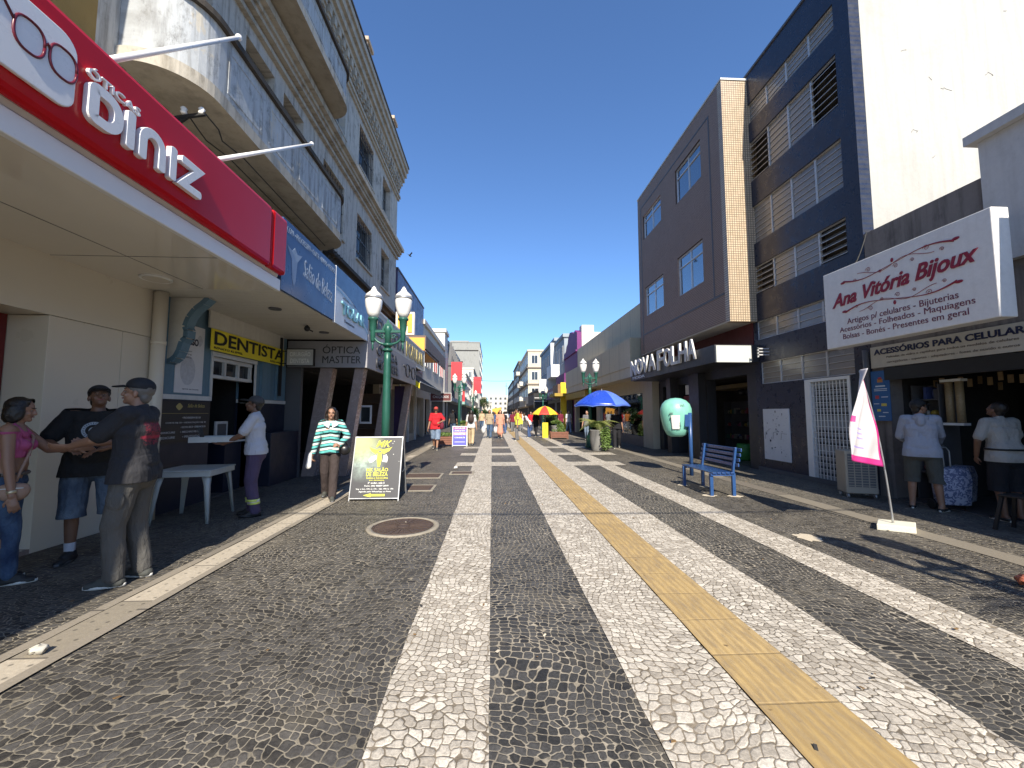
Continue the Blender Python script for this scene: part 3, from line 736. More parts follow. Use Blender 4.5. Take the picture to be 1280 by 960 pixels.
for k, (s, a0, a1) in enumerate((("• PROGRESSIVA R$ 150", 6.62, 7.02), ("CORTE R$ 30 • HIDRATAÇÃO R$ 40", 6.3, 7.15), ("• ESCOVA R$ 35 • SOBRANCELHA", 6.6, 7.15), ("MANICURE      • MECHAS R$ 200", 6.2, 7.05), ("PEDICURE        • PENTEADOS", 6.2, 7.05))):
    text("small_lettering", s, t_, 'L', XL, a0, a1, 1.415-.075*k, 1.45-.075*k, m_chalk, .002, .01, d=.042)
# projecting little dentist sign, on a bracket, facing the camera
t_ = thing("projecting_sign", "small pale sign hanging from an iron bracket past the yellow sign", "sign", (-4.4, 9.3, 2.6))
b = B(); b.box(-4.66, -4.08, 9.27, 9.33, 2.60, 2.96); b.done("panel", M("pale_grey_sign", (.42,.42,.40,1), .6), t_)
b = B(); b.fbox('F', 9.27, -4.68, -4.06, 2.96, 2.98, -.065, .005); b.fbox('F', 9.27, -4.68, -4.06, 2.58, 2.60, -.065, .005); b.fbox('F', 9.27, -4.68, -4.66, 2.60, 2.96, -.065, .005); b.fbox('F', 9.27, -4.08, -4.06, 2.60, 2.96, -.065, .005)
b.bar((XL, 9.3, 2.92), (-4.6, 9.3, 2.92), .02); b.bar((XL, 9.3, 2.64), (-4.6, 9.3, 2.64), .02); b.bar((-4.84, 9.36, 1.9), (-4.84, 9.36, 3.24), .05); b.done("bracket", m_black, t_)
m_ltx = M("embossed_pale_letters", (.68,.68,.64,1), .6)
text("lettering", "CIRURGIÃO", t_, 'F', 9.27, -4.60, -4.14, 2.80, 2.92, m_ltx, .004, .02); text("lettering", "DENTISTA", t_, 'F', 9.27, -4.58, -4.16, 2.64, 2.75, m_ltx, .004, .02)

# --- blue salon sign and white goods sign on the canopy edge ---
m_blsoft = M("pale_blue_print", (.30,.38,.50,1), .5, var=.3, vs=6)
t_ = board("salon_sign", "dark blue fascia sign of a beauty salon with pale script letters", "sign", 'L', XC, 5.83, 7.80, 3.30, 4.38, m_bluesign, .05, -.06)
text("lettering", "Salão de Beleza", t_, 'L', XC, 6.5, 7.66, 3.66, 3.96, m_blsoft, .003, -.005, .25, d=-.008, skew=-.12)
text("small_lettering", "ESCOVA • PROGRESSIVA • CORTE • UNHAS • MECHAS", t_, 'L', XC, 5.86, 7.75, 4.20, 4.30, m_blsoft, .002, 0, d=-.008)
b = B(); b.prism([(5.95,4.02),(6.10,3.86),(6.14,3.55),(6.19,3.45),(6.24,3.55),(6.28,3.86),(6.43,4.02),(6.27,3.98),(6.19,4.06),(6.11,3.98)], 'L', XC, -.0095, -.006); b.done("winged_emblem", m_blsoft, t_)
m_wht = M("white_sign_face", (.66,.68,.70,1), .35, var=.06)
t_ = board("white_goods_sign", "white fascia sign with blue arc and pale blue letters, beside the dark blue one", "sign", 'L', XC, 7.81, 9.86, 3.27, 4.40, m_wht, .05, -.055)
o1 = [(7.812, 4.395)] + [(7.812+2.04*i/12, 4.02-.50*(i/12)**2) for i in range(13)] + [(9.855, 4.395)]
b = B(); b.prism(o1, 'L', XC, -.0045, -.001); b.done("blue_arc", M("sign_blue", (.08,.16,.30,1), .35), t_)
o2 = [(7.812+2.04*i/12, 3.93-.52*(i/12)**2) for i in range(13)] + [(7.812+2.04*i/12, 3.98-.50*(i/12)**2) for i in range(12, -1, -1)]
b = B(); b.prism(o2, 'L', XC, -.0045, -.001); b.done("thin_arc", M("sign_lightblue", (.25,.38,.50,1), .35), t_)
text("lettering", "TOLAR", t_, 'L', XC, 8.12, 9.55, 3.52, 3.78, M("teal_letters", (.22,.48,.55,1), .35), .03, .03, d=-.004)
text("small_lettering", "MÓVEIS E ELETRO", t_, 'L', XC, 8.2, 9.0, 3.84, 3.89, m_ink, .002, 0, d=-.004); text("small_lettering", "Dentários", t_, 'L', XC, 8.3, 8.9, 3.38, 3.44, m_ink, .002, .01, d=-.004)
b = B(); b.box(XC-.10, XL, 5.8, 9.86, 3.455, 3.6); tag(b.done("canopy_top", m_grime), kind='structure')
# bracket legs behind sign

t_ = thing("display_stand", "small stand of packed goods inside the dark dentist doorway", "display stand", (-5.2, 8.2, 0))
b = B(); b.box(-5.45, -5.05, 7.9, 8.4, .02, .95); b.box(-5.5, -5.0, 7.85, 8.45, .95, .98, 1); b.done("counter", [m_navy, m_whitetrim], t_)
b = B(); b.box(-5.3, -5.27, 7.95, 8.3, 1.0, 1.35); b.box(-5.266, -5.262, 8.0, 8.25, 1.05, 1.3, 1); b.done("framed_photo", [m_whitetrim, m_greydk], t_)
# --- optical shop with slanted marble pillars, Y 9.9 .. 16.2 ---
th = thing("optical_shop", "dark open shop front with slanting pinkish marble pillars behind the sandwich board", "shop front", (-3.9, 13, 0))
b = B(); b.box(-4.95, XC, 9.87, 9.93, 2.62, 3.26); b.box(XC, XC-.06, 9.935, 16.1, 2.62, 3.46); b.done("fascia", m_greyp, th)
b = B(); b.box(-4.95, XC-.065, 9.935, 16.1, 2.66, 2.76); b.done("ceiling", m_dark, th)
b = B(); b.box(-8.0, XC-.062, 9.94, 16.1, 3.30, 3.42); b.done("flat_roof", m_grime, th)
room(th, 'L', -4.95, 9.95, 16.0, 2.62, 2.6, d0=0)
b = B(); b.box(-4.955, -4.6, 9.84, 9.95, 0, 2.61); b.done("side_wall", m_greydk, th)
def slant(xt, xb, y, w=.30, dy=.28):
    b = B(); v = [(xb-w/2, y, 0), (xb+w/2, y, 0), (xt+w/2, y, 2.61), (xt-w/2, y, 2.61)]
    A = [b.bm.verts.new(p) for p in v]; Q = [b.bm.verts.new((p[0], p[1]+dy, p[2])) for p in v]
    b.bm.faces.new(A); b.bm.faces.new(Q[::-1])
    for i in range(4): j = (i+1) % 4; b.bm.faces.new((A[i], A[j], Q[j], Q[i]))
    b.done("pillar", m_marble, th)
slant(-4.05, -4.42, 9.96); slant(-3.26, -3.62, 9.96, .22); slant(-3.26, -3.62, 12.6, .22); slant(-3.26, -3.62, 15.7, .24)
b = B()
for k in range(4): b.box(-4.7, -3.7, 13.9, 14.3, .5+.45*k, .53+.45*k)
b.box(-4.72, -4.70, 13.9, 14.3, 0, 2.2); b.box(-3.7, -3.68, 13.9, 14.3, 0, 2.2); b.box(-4.7, -3.7, 14.3, 14.32, 0, 2.2)
tag(b.done("display_shelf", M("dark_wood", (.12,.07,.045,1), .5, var=.2)), "brown display shelf inside the dark optical shop", "shelf")
b = B(); b.box(-5.6, -5.0, 9.99, 10.0, 0, 0.01); b.bm.clear(); b.box(-3.95, -3.6, 12.2, 12.22, 1.2, 1.75); b.box(-3.9, -3.65, 12.19, 12.20, 1.26, 1.69, 1)
tag(b.done("framed_picture", [m_poster, m_glassd]), "framed white notice standing in the dark optical shop window", "picture")
# fascia lettering: facing the camera and along the street
t_ = thing("shop_name_sign", "grey fascia lettering of the optical shop facing the camera", "sign", (-3.8, 9.86, 2.7))
m_dkl = M("dark_grey_letters", (.05,.05,.055,1), .5)
text("lettering", "ÓPTICA", t_, 'F', 9.87, -4.12, -3.22, 2.96, 3.18, m_dkl, .006, .0); text("lettering", "MASTTER", t_, 'F', 9.87, -4.12, -3.20, 2.72, 2.90, m_dkl, .006, .0)
t_ = thing("shop_name_sign", "raised dark letters of the optical shop along the street side, behind the near lamp", "sign", (XC, 12, 2.7))
text("lettering", "ÓTICA", t_, 'L', XC, 10.6, 12.9, 3.05, 3.38, m_dkl, .03, .03); text("lettering", "MASTER", t_, 'L', XC, 10.6, 13.0, 2.70, 2.96, m_dkl, .03, .03)
b = B()
for ca in (14.2, 15.2): b.tube([FP('L', XC, a, z, .08) for a, z in loop(ca, 3.0, .32, .22, 24, 2.2)], .022, 6)
b.tube([FP('L', XC, a, z, .08) for a, z in ((14.52, 3.02), (14.7, 3.10), (14.88, 3.02))], .022, 6); b.tube([FP('L', XC, a, z, .08) for a, z in ((13.88, 3.05), (13.5, 3.12))], .022, 6)
b.tube([FP('L', XC, 14.7, 3.1, 0), FP('L', XC, 14.7, 3.1, .08)], .02, 6); b.tube([FP('L', XC, 14.2, 3.22, 0), FP('L', XC, 14.2, 3.22, .08)], .015, 6); b.tube([FP('L', XC, 15.2, 3.22, 0), FP('L', XC, 15.2, 3.22, .08)], .015, 6)
tag(b.done("spectacles_sign", m_black), "black spectacles shaped sign on the grey fascia", "sign")
# second level sign
m_cream2 = M("cream_sign_face", (.50,.46,.38,1), .5, var=.08)
t_ = board("dental_sign", "cream upper fascia sign with big dark letters behind the near street lamp", "sign", 'L', XC-.1, 9.95, 18.6, 3.48, 4.30, m_cream2, .05, -.05, frame=m_whitetrim, fw=.06)
text("lettering", "DENTISTA", t_, 'L', XC-.1, 10.3, 14.3, 3.62, 4.16, m_dkl, .02, .03, d=.002); text("lettering", "POPULAR", t_, 'L', XC-.1, 14.7, 18.3, 3.62, 4.16, m_gold, .02, .03, d=.002)
b = B(); b.box(XL, XC-.16, 9.95, 18.6, 3.47, 4.2); tag(b.done("sign_backing", m_grime), kind='structure')
# orange canopy box and orange logo sign
m_orange = M("orange_panel", (.85,.40,.06,1), .45, var=.05)
th = thing("orange_canopy", "bright orange box canopy with brown edge beyond the cream sign", "canopy", (-3.8, 20, 4.5))
b = B(); b.box(-4.95, -3.10, 18.7, 23.4, 4.45, 4.52); b.box(-4.95, -3.16, 18.7, 18.76, 4.52, 5.05); b.done("soffit", m_orange, th)
b = B(); b.box(-3.10, -3.155, 18.7, 26.5, 4.38, 5.15); b.box(-4.9, -3.16, 18.7, 26.5, 5.05, 5.15); b.done("edge", M("brown_fascia", (.15,.10,.08,1), .6, var=.2), th)
t_ = board("orange_logo_sign", "square sign with orange side and black rounded emblem on the purple wall", "sign", 'F', 19.3, -4.6, -3.72, 5.25, 6.35, M("sign_white2", (.7,.62,.55,1), .5), .25, 0)
text("lettering", "H", t_, 'F', 19.05, -4.5, -3.82, 5.35, 6.25, m_orange, .03, .05); text("lettering", "H", t_, 'R', -3.72, 19.28, 19.08, 5.35, 6.25, m_ytxt, .01, .03)
b = B(); b.box(-4.95, -4.0, 19.32, 19.37, 5.6, 5.66); b.done("arm", m_greydk, t_)
# purple-blue clad building
m_purp = tiles("purple_cladding", (.075,.065,.135,1), (.085,.075,.15,1), (.04,.035,.07,1), 1.3, 30, 'L', .4, 0, .003, .1)
m_lit = plaster("white_side_wall", (.62,.59,.53,1), (.35,.31,.25,1), 'F', streak=.4, mould=.25)
def building(name, label, parts_fn, loc):
    t_ = thing(name, label, "building", loc); parts_fn(t_); return t_
th = thing("clad_building", "windowless purple blue panelled building front beyond the old grey building", "building", (-4.9, 24.5, 0))
b = B(); b.box(-12, -4.92, 20.6, 28.5, 4.3, 9.0); b.done("cladding", m_purp, th)
b = B(); b.box(-12, -5.3, 20.6, 28.5, 0, 4.29); b.done("lower_wall", m_offwhite, th)
b = B(); b.box(-12.1, -4.88, 20.5, 28.55, 9.003, 9.08); b.done("coping", m_greydk, th)
b = B(); b.box(-5.29, -4.95, 16.3, 28.5, 3.0, 4.28); b.done("fascia", m_greydk, th)
# shops below
th = thing("shop_row_front", "row of small shop fronts under the black awning on the left", "shop front", (-4.6, 21, 0))
b = B(); fwall(b, 'L', -4.5, 16.2, 30, 0, 3.2, [(16.4, 18.8, 0, 2.6), (19.6, 21.3, 0, 2.5), (22, 23.2, .4, 2.5), (24, 26.6, 0, 2.5), (27.2, 29.2, 0, 2.5)], .25); b.done("wall", M("beige_shop_wall", (.40,.34,.26,1), .7, var=.2), th)
room(th, 'L', -4.75, 16.3, 29.8, 2.8, 1.6, d0=0)
for a in (19.45, 21.5, 23.5): 
    b = B(); b.fbox('L', -4.5, a, a+.12, 0, 3.0, .002, .1); b.done("pillar", m_whitetrim, th)
# purple pillar display
b = B(); b.box(-3.9, -3.5, 16.2, 16.5, 0, 2.6); tag(b.done("display_column", M("violet_panel", (.06,.03,.11,1), .4, var=.4, vs=3)), "narrow dark violet display column at the corner past the optical shop", "column")
th = thing("awning", "black canvas awning with yellow end panel and white edge over the shop row", "awning", (-4.0, 21, 3))
def slope(b, x0, z0, x1, z1, y0, y1, tk=.03, mi=0): b.obox(((x0+x1)/2, (y0+y1)/2, (z0+z1)/2), ((x1-x0)/2, 0, (z1-z0)/2), (0, (y1-y0)/2, 0), Vector((-(z1-z0), 0, x1-x0)).normalized()*tk/2, mi)
b = B(); slope(b, -4.45, 3.75, -3.15, 2.85, 17.6, 24.6); b.box(-3.15, -3.12, 17.6, 24.6, 2.55, 2.85); b.done("canvas", M("black_canvas", (.02,.02,.022,1), .7, var=.3), th)
b = B(); b.face([(-4.45, 17.59, 3.7), (-3.16, 17.59, 2.83), (-3.16, 17.59, 2.6), (-4.45, 17.59, 3.3)]); b.done("end_panel", m_yel, th)
b = B(); b.box(-3.155, -3.11, 17.6, 24.6, 2.86, 2.89); b.done("white_edge", m_whitetrim, th)
t_ = board("hanging_shop_sign", "small dark red sign hanging across the pavement beyond the awning", "sign", 'F', 27, -4.1, -2.75, 2.35, 2.85, M("wine_red", (.10,.02,.02,1), .5), .08, 0, frame=m_whitetrim, fw=.03)
text("lettering", "CALÇADOS", t_, 'F', 26.92, -3.95, -2.9, 2.5, 2.7, m_chalk, .004, .02)

# far left buildings
m_fw = [plaster("far_white_render", (.60,.57,.50,1), (.35,.3,.24,1), 'F', .3, .2), plaster("far_cream_render", (.58,.50,.38,1), (.35,.3,.2,1), 'F', .3, .2),
        plaster("far_grey_concrete", (.30,.30,.28,1), (.14,.135,.12,1), 'F', .5, .4), plaster("far_bluegrey_render", (.30,.34,.37,1), (.15,.16,.17,1), 'R', .3, .25),
        plaster("far_brown_render", (.20,.165,.13,1), (.08,.07,.06,1), 'R', .4, .4), plaster("far_mint_render", (.28,.45,.40,1), (.15,.2,.18,1), 'L', .3, .3), plaster("far_dark_fin", (.16,.16,.165,1), (.08,.08,.08,1), 'L', .3, .3)]
def far_building(label, x0, x1, y0, y1, z1, mat, side=None, rows=0, cols=0, z0w=3.5, frontcols=0, cap=True, shop=True, winmat=None, cat="building"):
    """block with cornice, shop opening and windows on its street face and on the face turned to the camera"""
    t_ = thing("building", label, cat, ((x0+x1)/2, (y0+y1)/2, 0))
    P = x1 if side == 'L' else x0
    b = B(); b.box(x0, x1, y0, y1, 0, z1); b.done("wall", mat, t_)
    if cap: b = B(); b.box(x0-.15, x1+.15, y0-.15, y1+.15, z1+.002, z1+.35); b.done("parapet", mat, t_)
    if rows:
        h = (z1-z0w)/rows
        for r in range(rows):
            for c_ in range(cols):
                a = y0+(y1-y0)*(c_+.5)/cols; w = (y1-y0)/cols*.28
                window(t_, side, P, a-w, a+w, z0w+h*(r+.25), z0w+h*(r+.78), frame=winmat or m_whitetrim, dep=.035, nv=2, fw=.07)
            for c_ in range(frontcols):
                a = x0+(x1-x0)*(c_+.5)/frontcols; w = (x1-x0)/frontcols*.25
                window(t_, 'F', y0, a-w, a+w, z0w+h*(r+.25), z0w+h*(r+.78), frame=winmat or m_whitetrim, dep=.035, nv=2, fw=.08)
    if shop:
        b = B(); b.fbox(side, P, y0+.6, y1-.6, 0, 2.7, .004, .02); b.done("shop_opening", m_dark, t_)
        b = B(); b.fbox(side, P, y0+.2, y1-.2, 2.9, 3.3, .004, .5); b.done("shop_canopy", mat, t_)
    return t_
far_building("low white building with blank side wall catching the sun behind the orange canopy", -12, -4.95, 28.6, 41, 7.9, m_fw[0], 'L', 1, 3, 4.0)
far_building("pale building with bright blank gable rising over its left neighbour, left of the fins", -12, -4.9, 41.2, 44, 9.9, m_lit, 'L', 0, 0)
th = far_building("narrow building with dark vertical fins stepping down the street on the left", -12, -4.95, 44.2, 60, 9.2, m_fw[3], 'L', 0, 0)
for k in range(8):
    b = B(); b.box(-4.95, -4.55, 45+k*1.8, 45.15+k*1.8, 3.4, 9.5-.12*k); b.done("fin", m_fw[6], th)
far_building("small mint green shop building far down on the left", -12, -4.6, 60.2, 72, 6.4, m_fw[5], 'L', 1, 4, 3.6)
far_building("pale pink and white building with small windows far on the left", -12, -4.8, 72.2, 96, 8.6, m_fw[0], 'L', 2, 5, 3.6, 2)
far_building("white six storey slab in front of the grey tower", -7.5, -4.5, 96.3, 128, 12.2, m_fw[0], 'L', 3, 6, 4, 2)
th = far_building("big grey concrete tower closing the left side of the street", -17, -4.7, 150, 190, 28.2, m_fw[2], 'L', 6, 6, 6, 0, shop=False)
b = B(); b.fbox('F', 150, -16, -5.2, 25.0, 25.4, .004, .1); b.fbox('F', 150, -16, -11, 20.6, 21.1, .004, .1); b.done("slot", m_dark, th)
b = B(); b.box(-16, -9, 152, 170, 28.6, 29.3); b.done("roof_plant", m_fw[2], th)
b = B()
for k in range(12): b.fbox('F', 150, -16.5+k*.95, -16.3+k*.95, 0, 28, .004, .05)
b.done("ribs", m_fw[2], th)
for (y, z0, z1, lab) in ((44.6, 5.2, 7.25, "large red vertical banner on the left, nearest of the red banners"), (62, 3.2, 5.2, "small red vertical banner low on the left behind the second lamp"), (95, 6.3, 10.2, "dark red vertical banner farthest down on the left")):
    t_ = thing("banner_sign", lab, "banner", (-4.2, y, z0), group="red vertical banners on the left")
    b = B(); b.box(-4.55 if y < 90 else -4.4, (-4.2 if y > 50 else -3.35) if y < 90 else -2.6, y, y+.18, z0, z1); b.done("panel", M("banner_red", (.60,.03,.04,1), .5, var=.08), t_)
    b = B(); b.box(-4.95, -3.5, y+.05, y+.1, z1-.2, z1-.1); b.done("arm", m_greydk, t_)
# ================= RIGHT SIDE =================
XR = 7.15
m_dtile = tiles("dark_blue_tile", (.017,.022,.045,1), (.026,.032,.058,1), (.035,.035,.04,1), .10, .05, 'R', .3, .5, .07, .25)
m_btile = tiles("brown_mosaic", (.43,.315,.26,1), (.47,.345,.285,1), (.08,.06,.055,1), .05, .05, 'R', .7, 0, .12, .3, 0, .15)
m_ttile = tiles("tan_mosaic", (.52,.40,.27,1), (.60,.47,.33,1), (.16,.12,.08,1), .065, .065, 'F', .35, 0, .16, .4)
m_ttile2 = tiles("tan_mosaic_street", (.44,.34,.24,1), (.5,.39,.28,1), (.15,.11,.08,1), .065, .065, 'R', .4, 0, .16, .4)
m_conc = plaster("dark_stained_concrete", (.22,.195,.18,1), (.06,.055,.05,1), 'R', .9, .4, vs=1.5)
m_white = plaster("white_party_wall", (.43,.42,.385,1), (.27,.25,.22,1), 'F', .4, .12, vs=.6, rough=.9)
m_greyw = plaster("pale_grey_wall", (.55,.54,.53,1), (.3,.28,.26,1), 'R', .3, .25)
m_slatg = M("louvre_glass", (.25,.225,.19,1), .22, var=.35, vs=.8, spec=.7)
m_alu = M("aluminium_frame", (.62,.62,.62,1), .35, .3, var=.1)
m_curt = M("pale_curtain", (.50,.53,.58,1), .9, var=.08, vs=6)
# --- phone accessories shop (nearest on the right) ---
th = thing("accessory_shop", "dark open shop front packed with phone goods, below the white sign on the right", "shop", (XR, 4.5, 0))
b = B(); fwall(b, 'R', XR, -2, 7.14, 0, 4.95, [(1.0, 6.85, 0, 2.12)], .25); b.done("wall", m_conc, th)
b = B(); b.box(XR+.26, 12, -2, 7.13, 4.5, 4.7); b.done("roof", m_grime, th)
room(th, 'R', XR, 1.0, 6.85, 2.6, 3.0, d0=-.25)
b = B(); b.fbox('R', XR, 1.0, 6.86, 2.10, 2.32, .002, .07); b.done("shutter_box", m_black, th)
b = B(); b.tube([(XR-.07, 7.19, 0.1), (XR-.07, 7.19, 2.7)], .05, 10); b.done("pipe", m_greydk, th)
# grey-white neighbour whose corner rises beside it
th = thing("grey_building", "plain grey white building with capped parapet at the right edge of the view", "building", (7.3, 1, 0))
b = B(); b.box(7.04, 14, -8, 5.20, 3.60, 5.42); b.done("wall", m_greyw, th)
b = B(); b.box(6.94, 14, -8, 5.30, 5.424, 5.56); b.done("parapet_cap", m_greyw, th)
b = B(); b.box(5.85, 7.15, -6, .2, 2.9, 3.05); b.done("awning", m_greydk, th)  # unseen awning, added out of view to shade the paving on the right
b = B(); b.box(6.47, 7.03, -2, 3.4, 3.1, 4.9); b.done("unseen_shade_box", m_wht, th)  # unseen block, added out of view to shade the pale box sign's near end
# acessorios sign
m_navyl = M("navy_letters", (.012,.018,.06,1), .4); m_brl = M("brown_grey_letters", (.12,.10,.09,1), .6); m_beigesign = M("beige_sign_face", (.50,.47,.40,1), .5, var=.08, dirt=.2)
t_ = board("accessory_sign", "beige strip sign with bold navy letters over the phone accessory shop", "sign", 'R', XR, 2.4, 7.10, 2.34, 2.73, m_beigesign, .03, .03)
text("lettering", "ACESSÓRIOS PARA CELULARES", t_, 'R', XR, 7.03, 4.76, 2.575, 2.705, m_navyl, .006, .030, d=.062)
text("small_lettering", "Películas de vidro e capinhas para todos os modelos de celulares", t_, 'R', XR, 6.80, 4.98, 2.485, 2.535, m_brl, .002, .005, d=.062)
text("small_lettering", "carregadores - suportes - adaptadores - fones de ouvido e outros", t_, 'R', XR, 6.80, 4.98, 2.395, 2.445, m_brl, .002, .005, d=.062)
# bijoux sign
m_pale = plaster("pale_sign_face", (.84,.82,.79,1), (.6,.56,.52,1), 'R', .25, .08, rough=.5, vs=1.2)
m_crim = M("crimson_letters", (.30,.02,.045,1), .5, var=.1); m_plum = M("plum_letters", (.17,.035,.07,1), .6)
t_ = board("jewellery_sign", "big pale box sign with crimson script and flourishes on the right", "sign", 'R', 6.30, 4.58, 7.16, 2.70, 4.12, m_pale, .24, -.24, bev=.012)
text("lettering", "Ana Vitória Bijoux", t_, 'R', 6.30, 6.98, 4.74, 3.38, 3.70, m_crim, .012, .02, .35, d=.001, skew=.06)
text("small_lettering", "Artigos p/ celulares - Bijuterias", t_, 'R', 6.30, 6.70, 5.0, 3.04, 3.17, m_plum, .004, .0, d=.001, skew=-.02)
text("small_lettering", "Acessórios - Folheados - Maquiagens", t_, 'R', 6.30, 6.86, 4.82, 2.92, 3.04, m_plum, .004, .0, d=.001, skew=-.02)
text("small_lettering", "Bolsas - Bonés - Presentes em geral", t_, 'R', 6.30, 6.80, 4.90, 2.79, 2.91, m_plum, .004, .0, d=.001, skew=-.02)
b = B()
def flourish(zc, s):
    P0 = []
    for k in range(40):
        u = k/39; a = 6.72-1.72*u; P0.append(FP('R', 6.30, a, zc + s*(.10*sin(u*2*pi)*-1*(.4+.6*abs(u-.5)*2)), .004))
    b.tube(P0, [.004+.012*abs(k/39-.5)**2*4 for k in range(40)], 5)
    P1 = [FP('R', 6.30, 6.45-1.2*k/39, zc+.05*s*cos(k/39*3*pi), .004) for k in range(40)]; b.tube(P1, .004, 5)
    for (ac, r) in ((6.25, .045), (6.05, .03), (5.55, .03), (5.35, .045), (5.8, .04), (6.5, .03), (5.15, .03)):
        zz = zc+.05*s*(1 if ac in (6.25, 5.35) else -1)
        b.tube([FP('R', 6.30, ac+r*(1-k/26)*cos(k*.4), zz+r*(1-k/26)*sin(k*.4), .004) for k in range(24)], .0035, 4)
    for e, q in ((6.74, -1), (4.98, 1)): b.ball(FP('R', 6.30, e, zc+.02*q*s, .004), (.006, .05, .022), 8, 5)
    b.ball(FP('R', 6.30, 5.85, zc+.06*s, .004), (.006, .025, .035), 8, 5)
flourish(3.86, 1); flourish(3.30, -1); b.done("flourish", m_crim, t_)
# blue poster + flag etc. inside front
m_bp = M("blue_poster", (.02,.10,.28,1), .35, var=.1); m_cols = [M("print_"+n, c, .5) for n, c in (("white", (.6,.65,.7,1)), ("orange", (.5,.2,.05,1)), ("red", (.45,.04,.05,1)), ("yellow", (.6,.5,.1,1)))]
t_ = board("blue_poster", "tall blue poster with small pictures behind the feather flag", "poster", 'R', XR, 6.78, 7.12, 1.37, 2.28, m_bp, .01, .055)
b = B()
for (a, z, w, h, mi) in ((6.95, 2.10, .05, .03, 1), (6.95, 2.14, .03, .02, 2), (6.95, 2.0, .09, .012, 0), (6.95, 1.95, .12, .006, 0), (6.95, 1.92, .12, .006, 0), (7.02, 1.80, .035, .03, 2), (6.88, 1.80, .06, .007, 0), (7.04, 1.68, .05, .007, 0), (6.9, 1.66, .05, .025, 3), (7.0, 1.56, .035, .022, 3), (6.88, 1.52, .05, .007, 0), (6.95, 1.45, .06, .008, 0)):
    b.fbox('R', XR, a-w, a+w, z-h, z+h, .0655, .0675, mi)
b.done("print", m_cols, t_)
# --- dark tiled building with louvred windows ---
th = thing("dark_building", "tall dark blue tiled building with louvred window bands and a bright white side wall", "building", (8, 8.8, 0))
rows = [(7.5, 10.32, 9.58, 10.15), (7.5, 10.33, 7.88, 9.03), (7.5, 10.35, 6.12, 7.18), (7.5, 10.36, 4.72, 5.49), (7.5, 10.36, 3.47, 3.98), (7.5, 10.28, 2.28, 2.86)]
door = (7.62, 8.78, 0.05, 2.26)
b = B(); fwall(b, 'R', XR, 7.15, 10.48, 0, 11.0, rows+[(7.62, 8.78, 0, 2.27)], .22); b.done("wall", m_dtile, th)
b = B(); b.box(XR+.23, 26, 7.152, 10.46, 0, 10.99); b.done("rear_block", m_white, th)
b = B(); b.box(XR-.03, XR+.23, 7.13, 10.5, 11.002, 11.06); b.box(XR+.232, 26, 7.14, 10.5, 11.0, 11.08); b.done("coping", m_greydk, th)
b = B()
for k in range(14):
    x0_ = random.uniform(7.9, 12); z0_ = random.uniform(5.2, 8.5) if k > 3 else random.uniform(8, 10); b.tube([(x0_+.06*i*random.choice((1,.6)), 7.150, z0_+random.uniform(-.05,.05)) for i in range(random.randint(2,5))], .005, 3)
b.done("hairline_crack", m_greydk, th)
openl = {1: (0, 3), 3: (0, 3)}; m_droom = M('dim_room', (.09,.078,.065,1), .8, var=.4)
for ri_n, (a0, a1, z0, z1) in enumerate(rows):
    nb = 4; nl = max(3, int(round((z1-z0)/.155)))
    if ri_n == 5: a1 = 10.28
    for k in range(nb):
        q0 = a0+(a1-a0)*k/nb; q1 = a0+(a1-a0)*(k+1)/nb; b = B(); fw = .018; dp = -.07
        b.fbox('R', XR, q0+.003, q0+fw, z0+.003, z1-.003, dp-.02, dp+.03); b.fbox('R', XR, q1-fw, q1-.003, z0+.003, z1-.003, dp-.02, dp+.03)
        b.fbox('R', XR, q0+fw, q1-fw, z0+.003, z0+fw, dp-.02, dp+.03); b.fbox('R', XR, q0+fw, q1-fw, z1-fw, z1-.003, dp-.02, dp+.03)
        w = b.done("window", m_alu, th)
        op = ri_n in openl and k in openl[ri_n]; bg_ = B(); be = B()
        hh = (z1-z0-2*fw)/nl
        for j in range(nl):
            zc = z0+fw+hh*(j+.5); tilt = .75 if op else .12
            bg_.obox(FP('R', XR, (q0+q1)/2, zc, dp+.005), (0, (q1-q0)/2-fw, 0), (-sin(tilt)*hh*.5, 0, -cos(tilt)*hh*.5), (cos(tilt)*.003, 0, -sin(tilt)*.003))
            be.bar(FP('R', XR, q0+fw, zc-cos(tilt)*hh*.5, dp+.005+sin(tilt)*hh*.5), FP('R', XR, q1-fw, zc-cos(tilt)*hh*.5, dp+.005+sin(tilt)*hh*.5), .009)
        bg_.done("louvre_glass", m_slatg, w); be.done("louvre_rail", m_alu, w)
        bb = B(); bb.fbox('R', XR, q0+.01, q1-.01, z0+.01, z1-.01, -.205, -.2); bb.done("dark_room", m_droom, w)
# white grille door
dr = B(); dr.fbox('R', XR, 7.62, 7.68, .02, 2.265, -.1, .02); dr.fbox('R', XR, 8.62, 8.78, .02, 2.2, -.1, .02); dr.fbox('R', XR, 7.68, 8.78, 2.202, 2.265, -.1, .02); dr.fbox('R', XR, 7.68, 8.62, .02, .08, -.1, .015)
d_ = dr.done("gate_frame", m_whitepaint, th)
b = B()
for k in range(11): a = 7.70+.088*k; b.fbox('R', XR, a-.006, a+.006, .08, 2.2, -.02, -.005)
for k in range(16): z = .18+.13*k; b.fbox('R', XR, 7.68, 8.62, z-.005, z+.005, -.004, .006)
b.done("gate_bars", m_whitepaint, d_)
b = B()
rg = random.Random(5)
for r in range(15):
    for c_ in range(10):
        if r in (4, 8, 9): continue
        a = 7.71+.088*c_; z = .14+.13*r; b.fbox('R', XR, a+.01, a+.075, z+.02, z+.09, -.07, -.06)
b.done("mailbox_slot", m_black, d_)
b = B(); b.fbox('R', XR, 7.68, 8.62, .08, 2.2, -.12, -.08); b.done("gate_back", M("dim_white_panel", (.32,.33,.34,1), .6), d_)
